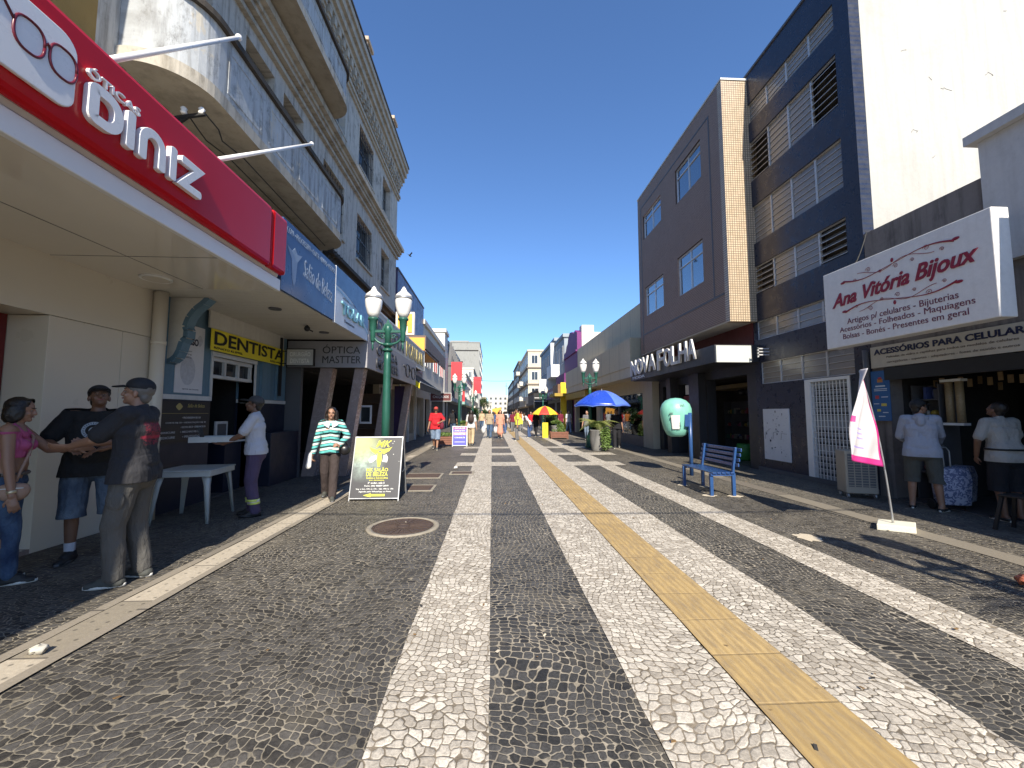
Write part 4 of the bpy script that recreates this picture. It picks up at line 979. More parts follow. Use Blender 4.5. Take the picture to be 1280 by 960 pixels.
b = B(); b.fbox('R', XR, 7.15, 10.48, 0, .10, .002, .03); b.done("plinth", m_greydk, th)
b = B()
for k in range(3): b.box(XR-.30, XR-.0, 9.90, 9.94, 3.0+.08*k, 3.03+.08*k)
b.box(XR-.30, XR-.28, 9.9, 9.94, 2.95, 3.2); b.done("small_vent", m_alu, th)
# notice panel
t_ = board("notice_panel", "white panel covered in small black drawings on the dark tiled wall", "panel", 'R', XR, 9.30, 10.22, .33, 1.62, m_poster, .02, .003)
b = B(); rg = random.Random(11)
for k in range(46):
    a = rg.uniform(9.36, 10.12); z = rg.uniform(.42, 1.54); w = rg.choice((.02,.03,.05,.008)); h = rg.choice((.004,.006,.02,.05))
    b.fbox('R', XR, a, a+w, z, z+h, .0235+.0002*k, .0242+.0002*k)
for k in range(3):
    a = 9.4+.28*k; b.tube([FP('R', XR, a, 1.0+.06*k, .026), FP('R', XR, a+.18, 1.02, .026), FP('R', XR, a+.2, .85, .026)], .003, 4)
b.done("print", m_ink, t_)
# --- brown mosaic building + clothes shop ---
th = thing("brown_building", "brown mosaic building with jutting upper floors, white windows and a tan tiled end", "building", (6.8, 13.5, 0))
XB = 6.40
bo = [(11.5, 13.2, 8.78, 10.0), (14.42, 16.2, 8.85, 9.87), (11.56, 13.22, 5.50, 6.85), (14.38, 16.16, 5.53, 6.75)]
b = B(); fwall(b, 'R', XB, 10.50, 16.78, 4.02, 10.85, bo, .25); b.done("wall", m_btile, th)
b = B(); b.box(XB+.25, XR+4, 10.50, 16.78, 4.02, 10.84); b.done("upper_block", m_btile, th)
b = B(); b.box(XB-.004, XR+.2, 10.30, 10.497, 3.98, 10.87); b.done("tan_end_wall", [m_ttile], th)
b = B(); b.box(XB-.02, XR+4, 10.28, 16.8, 10.875, 10.93); b.done("coping", m_whitetrim, th)
b = B(); b.fbox('R', XB, 10.52, 16.4, 4.78, 4.83, .001, .012); b.fbox('R', XB, 10.98, 11.03, 4.83, 10.3, .001, .012); b.fbox('R', XB, 10.98, 16.4, 10.3, 10.35, .001, .012); b.fbox('R', XB, 16.4, 16.45, 4.02, 10.35, .001, .012); b.done("groove", m_greydk, th)
for o_ in bo: window(th, 'R', XB, *o_, frame=m_alu, glass=m_glass, nv=2, rows=(.72,), dep=-.08, fw=.045, curtain=m_curt)
b = B(); b.box(XB+.01, XR, 10.5, 16.75, 3.99, 4.018); b.done("soffit", m_offwhite, th)
m_wred = M("dull_red_wall", (.13,.022,.02,1), .6, var=.15)
b = B(); b.box(XR-.02, XR+.2, 10.5, 16.75, 3.3, 3.988); b.done("red_wall", m_wred, th)
m_charc = M("charcoal_panel", (.035,.035,.040,1), .45, var=.15)
b = B(); b.box(5.93, XR, 10.3, 16.75, 2.87, 3.34); b.done("canopy", m_charc, th, bevel=.006)
pil = [(10.5, 10.85), (12.95, 13.8), (15.0, 15.45), (16.4, 16.75)]
b = B()
fwall(b, 'R', XR, 10.48, 16.75, 0, 2.87, [(10.85, 12.95, 0, 2.6), (13.8, 15.0, 0, 2.6), (15.45, 16.4, 0, 2.6)], .3)
b.done("ground_wall", m_charc, th)
b = B(); b.fbox('R', XR, 13.05, 13.7, 0, 2.86, .002, .25); b.fbox('R', XR, 15.05, 15.4, 0, 2.86, .002, .3); b.done("pillar", m_charc, th)
room(th, 'R', XR, 10.6, 16.6, 2.7, 3.2, mat=M("dim_shop_wall", (.07,.06,.052,1), .8, var=.3))
b = B(); b.box(9.0, 10.2, 10.7, 16.4, 2.45, 2.6); b.done("warm_ceiling", M("warm_ceiling_paint", (.40,.30,.15,1), .7), th)
# its big letters and white panel
t_ = thing("clothes_shop_sign", "big raised white letters of the clothes shop standing on the charcoal canopy", "sign", (5.93, 14, 3.1))
m_lt = M("white_letters_aged", (.62,.61,.60,1), .45, var=.06); m_ls = M("letter_sides", (.30,.30,.30,1), .5)
Lp = []
for word, a0, a1 in (("NOVA", 16.62, 14.05), ("FOLHA", 13.9, 11.15)):
    n = len(word); w = (a0-a1)/n
    for i, ch in enumerate(word):
        big = .06 if ch == 'F' else 0
        text("letter", ch, t_, 'R', 5.93, a0-w*i, a0-w*(i+.9), 3.08-big, 3.70+big*.5, m_lt, .055, .012, d=.012)
text("lettering", "MODA", t_, 'R', 5.93, 16.5, 15.2, 2.92, 3.03, m_lt, .02, .02, d=.002)
b = B(); b.box(5.94, 6.90, 10.24, 10.297, 2.86, 3.31); tag(b.done("blank_sign", M("blank_panel", (.52,.53,.49,1), .5, var=.03), None, bevel=.005), "blank pale grey panel on the end of the charcoal canopy", "sign")
# --- beige two tier building ---
m_beige = plaster("olive_beige_wall", (.64,.56,.40,1), (.38,.32,.23,1), 'R', .3, .15, lines=1.55)
m_beigef = plaster("olive_beige_end", (.34,.32,.24,1), (.2,.18,.13,1), 'F', .2, .1)
th = thing("beige_building", "long low olive beige building with a projecting blank fascia above its shop windows", "building", (7, 25, 0))
b = B(); b.box(XR, 20, 16.80, 33.0, 3.7, 6.85); b.done("upper_wall", m_beige, th)
b = B(); b.box(6.02, XR-.002, 17.0, 32.4, 3.55, 4.80); b.box(6.05, XR-.002, 17.05, 32.35, 3.1, 3.548); b.done("fascia", m_beige, th)
b = B(); b.box(6.0, XR-.003, 16.94, 16.998, 3.55, 4.80); b.done("fascia_end", m_beigef, th)
m_beigel = plaster("light_beige_wall", (.52,.45,.33,1), (.3,.26,.19,1), 'R', .3, .15)
b = B(); fwall(b, 'R', XR-.3, 16.80, 33, 0, 3.1, [(17.9, 25.2, .0, 2.45), (26, 32.4, 0, 2.5)], .3); b.done("ground_wall", m_beigel, th)
room(th, 'R', XR-.3, 17.0, 32.8, 2.7, 3.2, mat=m_dim if 'm_dim' in globals() else m_dark)
b = B(); b.fbox('R', XR-.3, 17.9, 25.2, .0, .45, -.2, -.05); b.fbox('R', XR-.3, 21.5, 21.6, .45, 2.45, -.2, -.05); b.done("shop_window_frame", m_greydk, th)
b = B(); b.fbox('R', XR-.3, 17.92, 21.5, .46, 2.44, -.13, -.12); b.fbox('R', XR-.3, 21.6, 25.18, .46, 2.44, -.13, -.12); b.done("shop_window_glass", m_glassc, th)
b = B()
for y in (18.6, 20.4, 22.6): b.box(7.3, 8.9, y, y+.08, 2.58, 2.62)
b.done("tube_light", M("unlit_tube", (.7,.7,.66,1), .4), th)
b = B(); b.box(5.2, 7.13, 33.02, 36.0, 2.95, 3.2); b.box(6.1, 7.1, 26, 33.0, 2.62, 3.05); b.done("lower_canopy", M("mustard_paint", (.36,.24,.03,1), .6, var=.1), th)
# pillar yellow, purple building
m_mag = plaster("magenta_purple_paint", (.155,.028,.145,1), (.07,.015,.06,1), 'R', .25, .2, rough=.6)
th = thing("purple_building", "magenta purple building with a curved stepped parapet", "building", (7.3, 36, 0))
prof = [(33.1, 0), (33.1, 6.9), (33.1, 8.4), (33.5, 8.45), (33.9, 8.7), (34.6, 8.55), (35.2, 8.8), (36.2, 8.95), (37.0, 8.6), (37.3, 8.1), (37.9, 7.9), (38.3, 7.45), (39.0, 7.4), (39.0, 0)]
b = B(); b.prism(prof, 'R', XR, -.4, 0); b.done("front_wall", m_mag, th)
b = B(); b.fbox('R', XR, 33.12, 39.0, 6.75, 6.9, .002, .12); b.fbox('R', XR, 33.12, 39.0, 5.2, 5.35, .002, .14); b.done("moulding", m_mag, th)
b = B(); b.box(XR+.41, 10, 33.1, 38.9, 0, 8.4); b.box(XR+.41, 8.6, 33.1, 34, 8.4, 9.0); b.done("side_wall", m_lit, th)
b = B(); b.box(6.3, 7.14, 34.6, 39.0, 3.4, 5.05); b.done("fascia", m_mag, th)
b = B(); b.box(5.95, 6.45, 34.4, 34.6, 0, 4.2); tag(b.done("yellow_column", M("yellow_paint", (.85,.62,.02,1), .5)), "bright yellow column at the corner of the purple building", "column")
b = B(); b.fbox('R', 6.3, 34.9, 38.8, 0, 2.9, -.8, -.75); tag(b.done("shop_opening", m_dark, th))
# --- farther right buildings ---
th = far_building("blue grey building with a squared parapet right after the purple one", 7.15, 16, 39.1, 44.5, 9.1, m_fw[3], 'R', 1, 3, 5.6, 0)
th = far_building("long blue grey building with a tall stepped parapet and vertical windows", 7.15, 16, 44.7, 58, 9.75, m_fw[3], 'R', 1, 6, 5.8, 0)
b = B(); b.box(6.6, 7.14, 44.6, 45.0, 5.5, 9.5); b.box(6.1, 7.14, 41, 44.2, 5.3, 6.6); b.done("white_fin", m_whitetrim, th)
b = B(); b.box(5.2, 7.14, 43.8, 44.2, 4.0, 5.3); b.done("white_signboard", m_whitetrim, th)
th = far_building("cream four storey corner building with windows on its sunny side", 7.15, 15, 79, 104, 13.9, m_fw[1], 'R', 3, 6, 4.0, 3, shop=True)
b = B()
for z in (7.2, 10.5): b.box(6.9, 15.2, 78.8, 104.2, z, z+.25)
b.done("string_course", m_fw[4], th)
for y, z in ((86, 7.5), (92, 7.5), (86, 4.2), (97, 10.8)): b = B(); b.box(5.9, 7.14, y, y+3, z, z+.9); b.done("balcony", m_fw[0], th)
far_building("low shops with a flat roof before the cream corner building", 7.15, 14, 58.2, 78.8, 5.0, m_fw[4], 'R', 0, 0)
far_building("dark brown building beyond the cream corner building", 7.0, 15, 104.3, 130, 15, m_fw[4], 'R', 4, 6, 4, 0)
far_building("brown building at the far end of the right side", 6.8, 16, 130.3, 170, 12, m_fw[4], 'R', 3, 6, 4, 0)
# purple sign strip along the far right shops
t_ = thing("purple_fascia_sign", "purple fascia strip with coloured shop letters along the far right shops", "sign", (6.2, 46, 3.5))
b = B(); b.box(6.2, 6.4, 39.3, 60, 3.0, 4.1); b.done("panel", M("violet_fascia", (.12,.07,.16,1), .6, var=.5, vs=.8), t_)
text("lettering", "CALÇADOS OFERTAS MODA", t_, 'R', 6.2, 59, 40, 3.25, 3.8, m_cols[0], .02, .02)
t_ = thing("shoe_shop_sign", "brown sign with yellow and red pictures under the white signboard on the right", "sign", (6, 37, 3))
b = B(); b.box(6.0, 6.25, 36.2, 39.2, 3.0, 4.2); b.done("panel", M("brown_panel", (.22,.12,.05,1), .6, var=.7, vs=1.3), t_)
b = B(); b.box(4.9, 6.6, 47, 47.2, 2.2, 3.9); b.box(5.0, 6.5, 46.98, 47.0, 2.9, 3.0, 1); b.box(5.0, 6.5, 46.98, 47.0, 3.3, 3.4, 1); tag(b.done("menu_board", [m_black, m_chalk]), "tall black board with white lines hanging on the far right", "board")
# --- end of the street ---
def endb(label, x0, x1, y0, z1, mat, r, c_): return far_building(label, x0, x1, y0, y0+20, z1, mat, 'L', 0, 0, 3, c_, shop=False) if not r else far_building(label, x0, x1, y0, y0+20, z1, mat, 'L', r, 2, 3, c_, shop=False)
endb("white low building with small windows closing the street in the middle", -2, 9, 230, 11.5, m_fw[0], 3, 4)
endb("cream building with an arched side closing the street on the right", 9.2, 24, 215, 10.5, m_fw[1], 2, 5)
endb("pale cream house at the left end of the street", -12, -3, 200, 9.5, m_fw[1], 2, 4)
endb("pale small house beside the white low one at the street's end", -3, 0, 205, 6.5, m_fw[0], 1, 2)
b = B(); b.tube([(8.5, 240, 9), (8.5, 240, 20)], .15, 6); b.tube([(7.5, 240, 18), (9.5, 240, 18)], .12, 6); tag(b.done("antenna_mast", m_greydk), "thin mast standing above the roofs at the end of the street", "mast")

q = random.Random(44); tr = thing("tree", "round green tree showing over the roofs at the far left end of the street", "tree", (-3.2, 160, 0))
b = B(); b.tube([(0,0,0), (.1,0,2.5), (0,.1,5)], [.3,.22,.12], 8)
for k in range(5): a = k*1.3; b.tube([(0,0,3.2+.3*k), (cos(a)*1.2, sin(a)*1.2, 5+.4*k)], [.1,.04], 5)
b.done("trunk", m_grime, tr, False)
b = B()
for k in range(3200):
    c_ = random.Random(k % 14); cc = Vector((c_.uniform(-1.7,1.7), c_.uniform(-1.7,1.7), c_.uniform(4.4,7.6))); v = Vector((q.gauss(0,1), q.gauss(0,1), q.gauss(0,.8)))*.55; p = cc+v
    d = Vector((q.uniform(-1,1), q.uniform(-1,1), q.uniform(-1,1))).normalized()*.24; e = d.cross(Vector((q.uniform(-1,1), q.uniform(-1,1), 1))).normalized()*.1; b.face([p, p+d*.5+e, p+d, p+d*.5-e])
b.done("crown", M("tree_leaves", (.05,.085,.025,1), .7, var=.5, vs=1.2), tr, False, fix=False)
# ================= STREET FURNITURE =================
m_green = M("green_cast_iron", (.022,.10,.072,1), .35, .1, var=.25, vs=6, obj=True, bmp=.15, bs=60)
def glob():
    t = NT("opal_globe"); c = t.mix(t.noise(t.obj(), 6), (.74,.72,.68,1), (.80,.78,.74,1)); m = t.out(c, .3); t.b.inputs['Subsurface Weight'].default_value = .15; t.b.inputs['Subsurface Radius'].default_value = (.1,.1,.1); return m
m_globe = glob()
def lamp_proto(label, x, y):
    r = thing("street_lamp", label, "street lamp", (x, y, 0), group="twin globe green street lamps")
    b = B(); b.lathe([(.24,0),(.24,.10),(.20,.14),(.18,.42),(.20,.46),(.13,.56),(.10,.66),(.085,.72)], n=20); b.done("base", m_green, r, False)
    b = B(); b.lathe([(.082,.72),(.078,1.6),(.068,2.5),(.062,2.72)], n=24, flute=.010)
    for z in (.78, 2.68, 2.78): b.lathe([(.075,z),(.095,z+.02),(.095,z+.04),(.075,z+.06)], n=20)
    b.lathe([(.06,2.72),(.055,3.05),(.08,3.1),(.06,3.16),(.05,3.2)], n=20); b.done("pole", m_green, r, False, smooth=False)
    b = B()
    b.box(-.28, .28, -.025, .025, 3.05, 3.10)
    for s in (-1, 1):
        b.tube([(s*(.06+.22*sin(t_)), 0, 2.83+.22*(1-cos(t_))) for t_ in [pi/2*k/8 for k in range(9)]], .022, 8)
        b.tube([(s*(.10+.06*cos(k*.7)*(1-k/14)), 0, 2.97+.05*sin(k*.7)*(1-k/14)) for k in range(12)], .010, 6)
        b.lathe([(.03,2.86),(.045,2.90),(.05,3.06),(.065,3.12),(.075,3.28),(.10,3.30),(.10,3.33)], (s*.285, 0, 0), 16)
        b.lathe([(.006,2.70),(.022,2.76),(.012,2.80),(.032,2.87)], (s*.285, 0, 0), 10)
    b.prism([(-.12,3.09),(.12,3.09),(.07,3.2),(.03,3.24),(0,3.32),(-.03,3.24),(-.07,3.2)], 'F', 0, -.02, .02)
    b.done("arm", m_green, r, False)
    for s in (-1, 1):
        b = B(); b.lathe([(.075,3.335),(.115,3.42),(.150,3.55),(.160,3.66),(.155,3.70)], (s*.285, 0, 0), 24)
        g_ = b.done("globe", m_globe, r, False, smooth=True)
        b = B(); b.lathe([(.164,3.70),(.168,3.72),(.164,3.745)], (s*.285, 0, 0), 24); b.done("ring", m_steel, g_, False)
        b = B(); b.lathe([(.158,3.745),(.15,3.78),(.10,3.83),(.065,3.86),(.045,3.90),(.03,3.93),(.004,3.96)], (s*.285, 0, 0), 24, cap=True); b.done("cap", m_globe, g_, False, smooth=True)
    return r
lp = lamp_proto("nearest twin globe green street lamp, left side, behind the sandwich board", -2.0, 7.7)
def lampc(x, y, label): c = copy_tree(lp); c.location = (x, y, 0); c['label'] = label
lampc(4.35, 17.6, "twin globe green street lamp on the right rising behind the blue umbrella")
lampc(-2.0, 24.6, "twin globe green street lamp on the left beyond the blue sandwich board")
lampc(4.6, 36.0, "twin globe green street lamp on the right beyond the red and yellow umbrella")
lampc(-2.0, 42.0, "twin globe green street lamp farthest away on the left")
lampc(4.62, -.15, "twin globe green street lamp beside the camera, seen only by its shadow")

# plants ----------------------------------------------------
def leafmat(name, c): 
    t = NT(name); oi = t.n('ShaderNodeObjectInfo'); c1 = t.mix(t.noise(t.obj(), 9), sc(c, .6), sc(c, 1.35)); m = t.out(c1, .55)
    t.b.inputs['Transmission Weight'].default_value = 0; return m
m_leaf = leafmat("fern_leaf", (.10,.16,.035,1)); m_leaf2 = leafmat("dark_leaf", (.035,.075,.02,1)); m_palm = leafmat("palm_leaf", (.20,.22,.06,1))
m_pot = M("grey_pot_concrete", (.20,.195,.185,1), .8, var=.15, vs=8, obj=True, bmp=.2, dirt=.3); m_soil = M("soil", (.05,.035,.02,1), .95)
def leaves(b, n, fn, size, rnd, up=.3):
    for _ in range(n):
        p, d = fn(rnd); d = (d+Vector((rnd.uniform(-1,1), rnd.uniform(-1,1), rnd.uniform(-.6,1)))*.6).normalized()
        s = size*rnd.uniform(.6, 1.4); q = d.cross(Vector((rnd.uniform(-1,1), rnd.uniform(-1,1), rnd.uniform(-1,1)))).normalized()*s*.28
        b.face([p, p+d*s*.5+q, p+d*s, p+d*s*.5-q])
def frond(b, base, ang, L_, rise, droop, rnd, w=.11):
    P = []; n = 12
    for i in range(n+1):
        u = i/n; P.append(Vector(base)+Vector((cos(ang)*L_*u, sin(ang)*L_*u, rise*u-droop*u*u)))
    b.tube(P, [.009*(1-i/(n+2)) for i in range(n+1)], 4)
    for i in range(1, n+1):
        for j in (0, .5):
            if i == n and j: continue
            p = P[i].lerp(P[min(i+1, n)], j); d = (P[min(i+1, n)]-P[i-1]).normalized(); s_ = d.cross(Vector((0,0,1))).normalized(); k = w*sin(pi*min((i+j)/n*.9+.1, 1))*1.1+.03
            for sgn in (-1, 1):
                e = p+s_*sgn*k*1.1+d*k*.8-Vector((0,0,k*.35)); b.face([p-d*.006, p+d*.018, e])
def pot(b, r0, r1, h, n=24): b.lathe([(r0,0),(r0+.01,.02),((r0+r1)/2+.05,h*.55),(r1+.02,h*.9),(r1+.035,h*.94),(r1+.035,h),(r1-.03,h),(r1-.04,h-.06)], n=n)
rnd = random.Random(21)
def planter(label, x, y, h=.85, palm=True, trail=True, tall=0, seed=1):
    rnd = random.Random(seed)
    r = thing("potted_plant", label, "potted plant", (x, y, 0)); b = B(); pot(b, .22, .27, h); b.done("pot", m_pot, r, False, smooth=True)
    b = B(); b.lathe([(.24, h-.06), (.24, h-.05)], n=16); b.done("soil", m_soil, r, False)
    if trail:
        b = B()
        def f(q):
            a = q.uniform(0, 2*pi) if q.random() < .45 else q.uniform(-1.4, .5); rr = q.uniform(.05, .34); zz = h+.16-rr*.3
            if rr > .26: zz = h-q.random()**1.3*.75; rr = .30+q.uniform(0, .12)+(h-zz)*.05; a = q.uniform(-1.5, .5)
            return Vector((cos(a)*rr+.03, sin(a)*rr, zz+q.uniform(0,.12))), Vector((cos(a)*.4, sin(a)*.4, -.5 if rr > .29 else .5))
        leaves(b, 4200, f, .095, rnd); b.done("trailing_foliage", m_leaf, r, False, fix=False)
    if palm:
        b = B(); zb = h+tall
        if tall: b.tube([(0,0,h-.05), (.02,0,zb)], [.06,.045], 8)
        for k in range(15): a = 2*pi*k/15+rnd.uniform(-.2,.2); frond(b, (0,0,zb+.02), a, rnd.uniform(.65,1.05), rnd.uniform(.30,.55), rnd.uniform(.35,.6), rnd, .15)
        b.done("palm_fronds", m_palm, r, False, fix=False)
    return r
planter("tall grey pot with a palm and trailing fern under the blue umbrella", 4.28, 16.2, tall=.22, seed=2)
planter("grey potted palm beside the camera on the right, seen only by its shadow", 4.75, .75, h=.9, palm=True, trail=True, tall=.7, seed=4)
planter("round dark pot with bushy greenery under the red and yellow umbrella", 4.05, 25.3, h=.75, palm=False, seed=5)
planter("dark shrub in a pot on the left pavement beyond the second lamp", -2.3, 32.0, h=.6, palm=True, seed=6)
m_wood = M("weathered_planter_wood", (.20,.085,.055,1), .75, var=.35, vs=6, obj=True, bmp=.3)
def boxplanter(label, x, y, w, d, h=.42, seed=1, green=True):
    r = thing("wooden_planter", label, "planter", (x, y, 0), group="low wooden planter boxes"); b = B()
    for k in range(4): z = .08+k*(h-.08)/4; b.box(-w/2, w/2, -d/2, d/2, z, z+(h-.08)/4-.012)
    b.done("planks", m_wood, r, False)
    b = B()
    for sx in (-1, 1):
        for sy in (-1, 1): b.box(sx*(w/2+.012)-.03, sx*(w/2+.012)+.03, sy*(d/2+.012)-.03, sy*(d/2+.012)+.03, 0, h+.02)
    b.done("posts", m_wood, r, False)
    q = random.Random(seed); b = B()
    leaves(b, 500 if green else 120, lambda q: (Vector((q.uniform(-w/2+.05, w/2-.05), q.uniform(-d/2+.05, d/2-.05), h+q.uniform(-.02, .12))), Vector((0,0,1))), .07, q); b.done("foliage", m_leaf if seed % 2 else m_leaf2, r, False, fix=False)
boxplanter("low wooden planter with greenery on the left behind the man in red", -2.15, 18.9, .85, .5, .45, 3)
boxplanter("reddish wooden planter box on the right in front of the dark pot", 4.0, 23.9, .95, .5, .42, 5, False)
def bushpot(label, x, y, col, h, r_, seed, boxy=False):
    q = random.Random(seed); r = thing("potted_shrub", label, "potted plant", (x, y, 0)); b = B()
    if boxy: b.box(-.5, .5, -.4, .4, 0, h)
    else: pot(b, .25, .32, h)
    b.done("pot", col, r, False); b = B(); b.tube([(0,0,h-.05),(0,0,h+.35)], .04, 6); b.done("trunk", m_soil, r, False)
    b = B()
    def f(q):
        v = Vector((q.gauss(0,1), q.gauss(0,1), q.gauss(0,1))).normalized()*r_*q.uniform(.35,1); return v+Vector((0,0,h+r_*.9)), v.normalized()
    leaves(b, 1400, f, .11, q); b.done("foliage", m_leaf2, r, False, fix=False)
bushpot("bushy green shrub in a large white square tub far down on the left", -.75, 43, m_whitetrim, .95, .5, 9, True)
bushpot("dark green shrub in a tub just left of the white square tub", -1.9, 44.5, m_pot, .7, .75, 10)
bushpot("round green shrub in a dark tub behind the yellow sign", 4.0, 27.3, m_greydk, .7, .45, 11)

# umbrellas ---------------------------------------------------
def umbrella(label, x, y, R_, z0, z1, mats, seg=8, white_edge=None, tiltx=0):
    r = thing("umbrella", label, "umbrella", (x, y, 0)); r.rotation_euler = (0, 0, .2)
    b = B(); n = seg*6
    def pt(k, t_):
        a = 2*pi*k/n; f = (k % 6)/6; sc_ = 1-.035*sin(pi*f)*t_; zz = z1-(z1-z0)*(t_**1.9)*(1-.06*sin(pi*f)*t_)+.035*noise.noise(Vector((cos(a)*4*t_, sin(a)*4*t_, 3)))*t_+(.035*sin(pi*f)*sin(pi*t_))*-1
        return Vector((cos(a)*R_*t_*sc_, sin(a)*R_*t_*sc_, zz))
    m_ = 10
    for j in range(m_):
        for k in range(n):
            pts_ = [pt(k, j/m_), pt(k+1 if k+1 < n else 0, j/m_), pt(k+1 if k+1 < n else 0, (j+1)/m_), pt(k, (j+1)/m_)]
            if j == 0: pts_ = [pts_[0], pts_[2], pts_[3]]
            f = b.face(pts_, (k//6) % len(mats)); f.smooth = True
    bmesh.ops.remove_doubles(b.bm, verts=b.bm.verts, dist=1e-5)
    c_ = b.done("canopy", mats, r, False, smooth=True); md = c_.modifiers.new("cloth", 'SOLIDIFY'); md.thickness = .004
    if white_edge:
        b = B(); b.tube([pt(k % n, 1)-Vector((0,0,.03)) for k in range(n+1)], .02, 5); b.done("hem", white_edge, r, False)
    b = B(); b.tube([(0,0,0.05),(0,0,z1+.06)], .022, 8)
    for k in range(seg): a = 2*pi*k/seg; p = pt(k*6, .98); b.tube([(0,0,z1-.04), (p.x*.5, p.y*.5, pt(k*6,.5).z-.06), p-Vector((0,0,.05))], .006, 4); b.tube([(0,0,z0-.15), (p.x*.5, p.y*.5, pt(k*6,.5).z-.03)], .005, 4)
    b.done("pole", m_steel, r, False)
    b = B(); b.lathe([(.25,0),(.25,.07),(.06,.1),(.05,.2)], n=16); b.done("base", m_pot, r, False)
    return r
m_blc = M("blue_umbrella_cloth", (.022,.065,.46,1), .3, var=.2, vs=3, obj=True, bmp=.3, bs=7); m_blc2 = M("light_blue_umbrella_cloth", (.10,.19,.62,1), .4, var=.3, vs=9, obj=True, bmp=.2, bs=9)
umbrella("wide shiny blue umbrella over the palm pot on the right", 4.72, 17.0, 1.2, 1.83, 2.50, [m_blc, m_blc, m_blc2, m_blc], white_edge=m_blc2)
m_rc = M("red_cloth", (.62,.05,.03,1), .6, obj=True, var=.1); m_yc = M("yellow_cloth", (.72,.52,.03,1), .6, obj=True, var=.1)
umbrella("red and yellow umbrella over a stall farther down on the right", 3.45, 26.0, .92, 1.42, 1.98, [m_yc, m_rc], 8)

# blue bench ---------------------------------------------------
m_bb = M("blue_enamel", (.022,.065,.20,1), .3, .0, var=.25, vs=8, obj=True, coat=.4); m_bb2 = M("light_blue_enamel", (.022,.07,.20,1), .35, 0, var=.3, vs=10, obj=True, dirt=.3)
r = thing("park_bench", "dark blue slatted metal bench standing on the paving on the right", "bench", (4.0, 7.2, 0))
b = B()
for k in range(5): b.box(.0+.085*k, .07+.085*k, -.05, 1.15, .41, .435)
b.done("seat", m_bb, r, False, bevel=.006)
b = B()
for k in range(4): z = .54+.09*k; b.box(.43+.02*k, .455+.02*k, -.12, 1.22, z, z+.06)
b.done("backrest", m_bb, r, False, bevel=.006)
for (x, y, back) in ((.0, 0.03, 0), (.0, 1.07, 0), (.40, .0, 1), (.40, 1.07, 1)):
    b = B(); b.box(x-.025, x+.035, y-.025, y+.025, 0, .41)
    if back: b.obox((x+.03, y, .64), (.02, 0, .0), (0, .025, 0), (.035, 0, .24))
    b.done("leg", m_bb2, r, False, bevel=.005)
b = B(); b.box(-.02, .40, -.02, .02, .37, .41); b.box(-.02, .40, 1.05, 1.09, .37, .41); b.done("crossbar", m_bb, r, False)

# egg shaped phone booth --------------------------------------
m_mint = M("mint_fibreglass", (.20,.50,.40,1), .4, var=.22, vs=4, obj=True, dirt=.25); m_inside = M("booth_inside", (.10,.2,.17,1), .6, obj=True)
r = thing("phone_booth", "mint green egg shaped telephone hood on a blue pole behind the bench", "phone booth", (4.86, 9.64, 0))
b = B(); prof = [(.0,.92),(.14,.925),(.22,.97),(.275,1.08),(.315,1.2),(.345,1.35),(.365,1.5),(.36,1.62),(.32,1.74),(.24,1.83),(.12,1.885),(.0,1.90)]
n = 40; R_ = []
for (q, z) in prof:
    R_.append([b.bm.verts.new((-.20+q*1.05*cos(2*pi*k/n), .32+q*.95*sin(2*pi*k/n), z)) for k in range(n)])
for a_, c_ in zip(R_, R_[1:]):
    for k in range(n):
        an = 2*pi*(k+.5)/n; zz = (a_[0].co.z+c_[0].co.z)/2
        if .25*pi < an < .75*pi and zz < 1.72: continue           # opening on the far side, towards the shops
        b.bm.faces.new((a_[k], a_[(k+1) % n], c_[(k+1) % n], c_[k]))
bmesh.ops.remove_doubles(b.bm, verts=b.bm.verts, dist=1e-4)
o = b.done("hood", m_mint, r, False, smooth=True); md = o.modifiers.new("shell", 'SOLIDIFY'); md.thickness = .02
b = B(); b.lathe([(.045,0),(.045,1.52)], n=16); b.box(-.045, .02, -.02, .25, 1.1, 1.16); b.box(-.045, .02, -.02, .25, 1.36, 1.42); b.done("pole", m_bb2, r, False)
b = B(); b.box(-.14, -.02, -.03, .05, 1.18, 1.48); b.done("control_box", m_bb2, r, False, bevel=.006)
b = B(); b.box(-.32, -.12, .28, .36, 1.15, 1.5); b.box(-.30, -.14, .36, .38, 1.2, 1.3, 1); b.done("telephone", [m_bb, m_steel], r, False, bevel=.005)
b = B()
for (a0, a1, z0, z1) in ((-2.25, -1.75, 1.12, 1.46),):
    g_ = 6
    for i in range(g_):
        q0 = a0+(a1-a0)*i/g_; q1 = a0+(a1-a0)*(i+1)/g_
        rr = lambda z: .285+(z-1.08)*.27
        def pp(q, z): return (-.20+(rr(z)*1.05+.022)*cos(q), .32+(rr(z)*.95+.022)*sin(q), z)
        b.face([pp(q0, z0), pp(q1, z0), pp(q1, z1), pp(q0, z1)])
b.done("notice", m_paper, r, False, fix=False)
b = B()
for k, (q0, q1, zc) in enumerate(((-1.05, -.8, 1.42), (-1.0, -.7, 1.34), (-1.1, -.9, 1.48), (-2.35, -2.15, 1.5), (-2.3, -2.2, 1.4), (-1.9, -1.66, 1.13), (-1.9, -1.66, 1.2), (-1.9, -1.7, 1.27), (-1.7, -1.4, 1.7))):
    P = []
    for i in range(9):
        q = q0+(q1-q0)*i/8; z = zc+.035*sin(i*2.1+k); rr = (.285+(z-1.08)*.27 if z < 1.4 else .372 if z < 1.6 else .35); P.append((-.20+(rr*1.05+.018)*cos(q), .32+(rr*.95+.018)*sin(q), z))
    b.tube(P, .005, 4)
b.done("scribble", m_greydk, r, False)

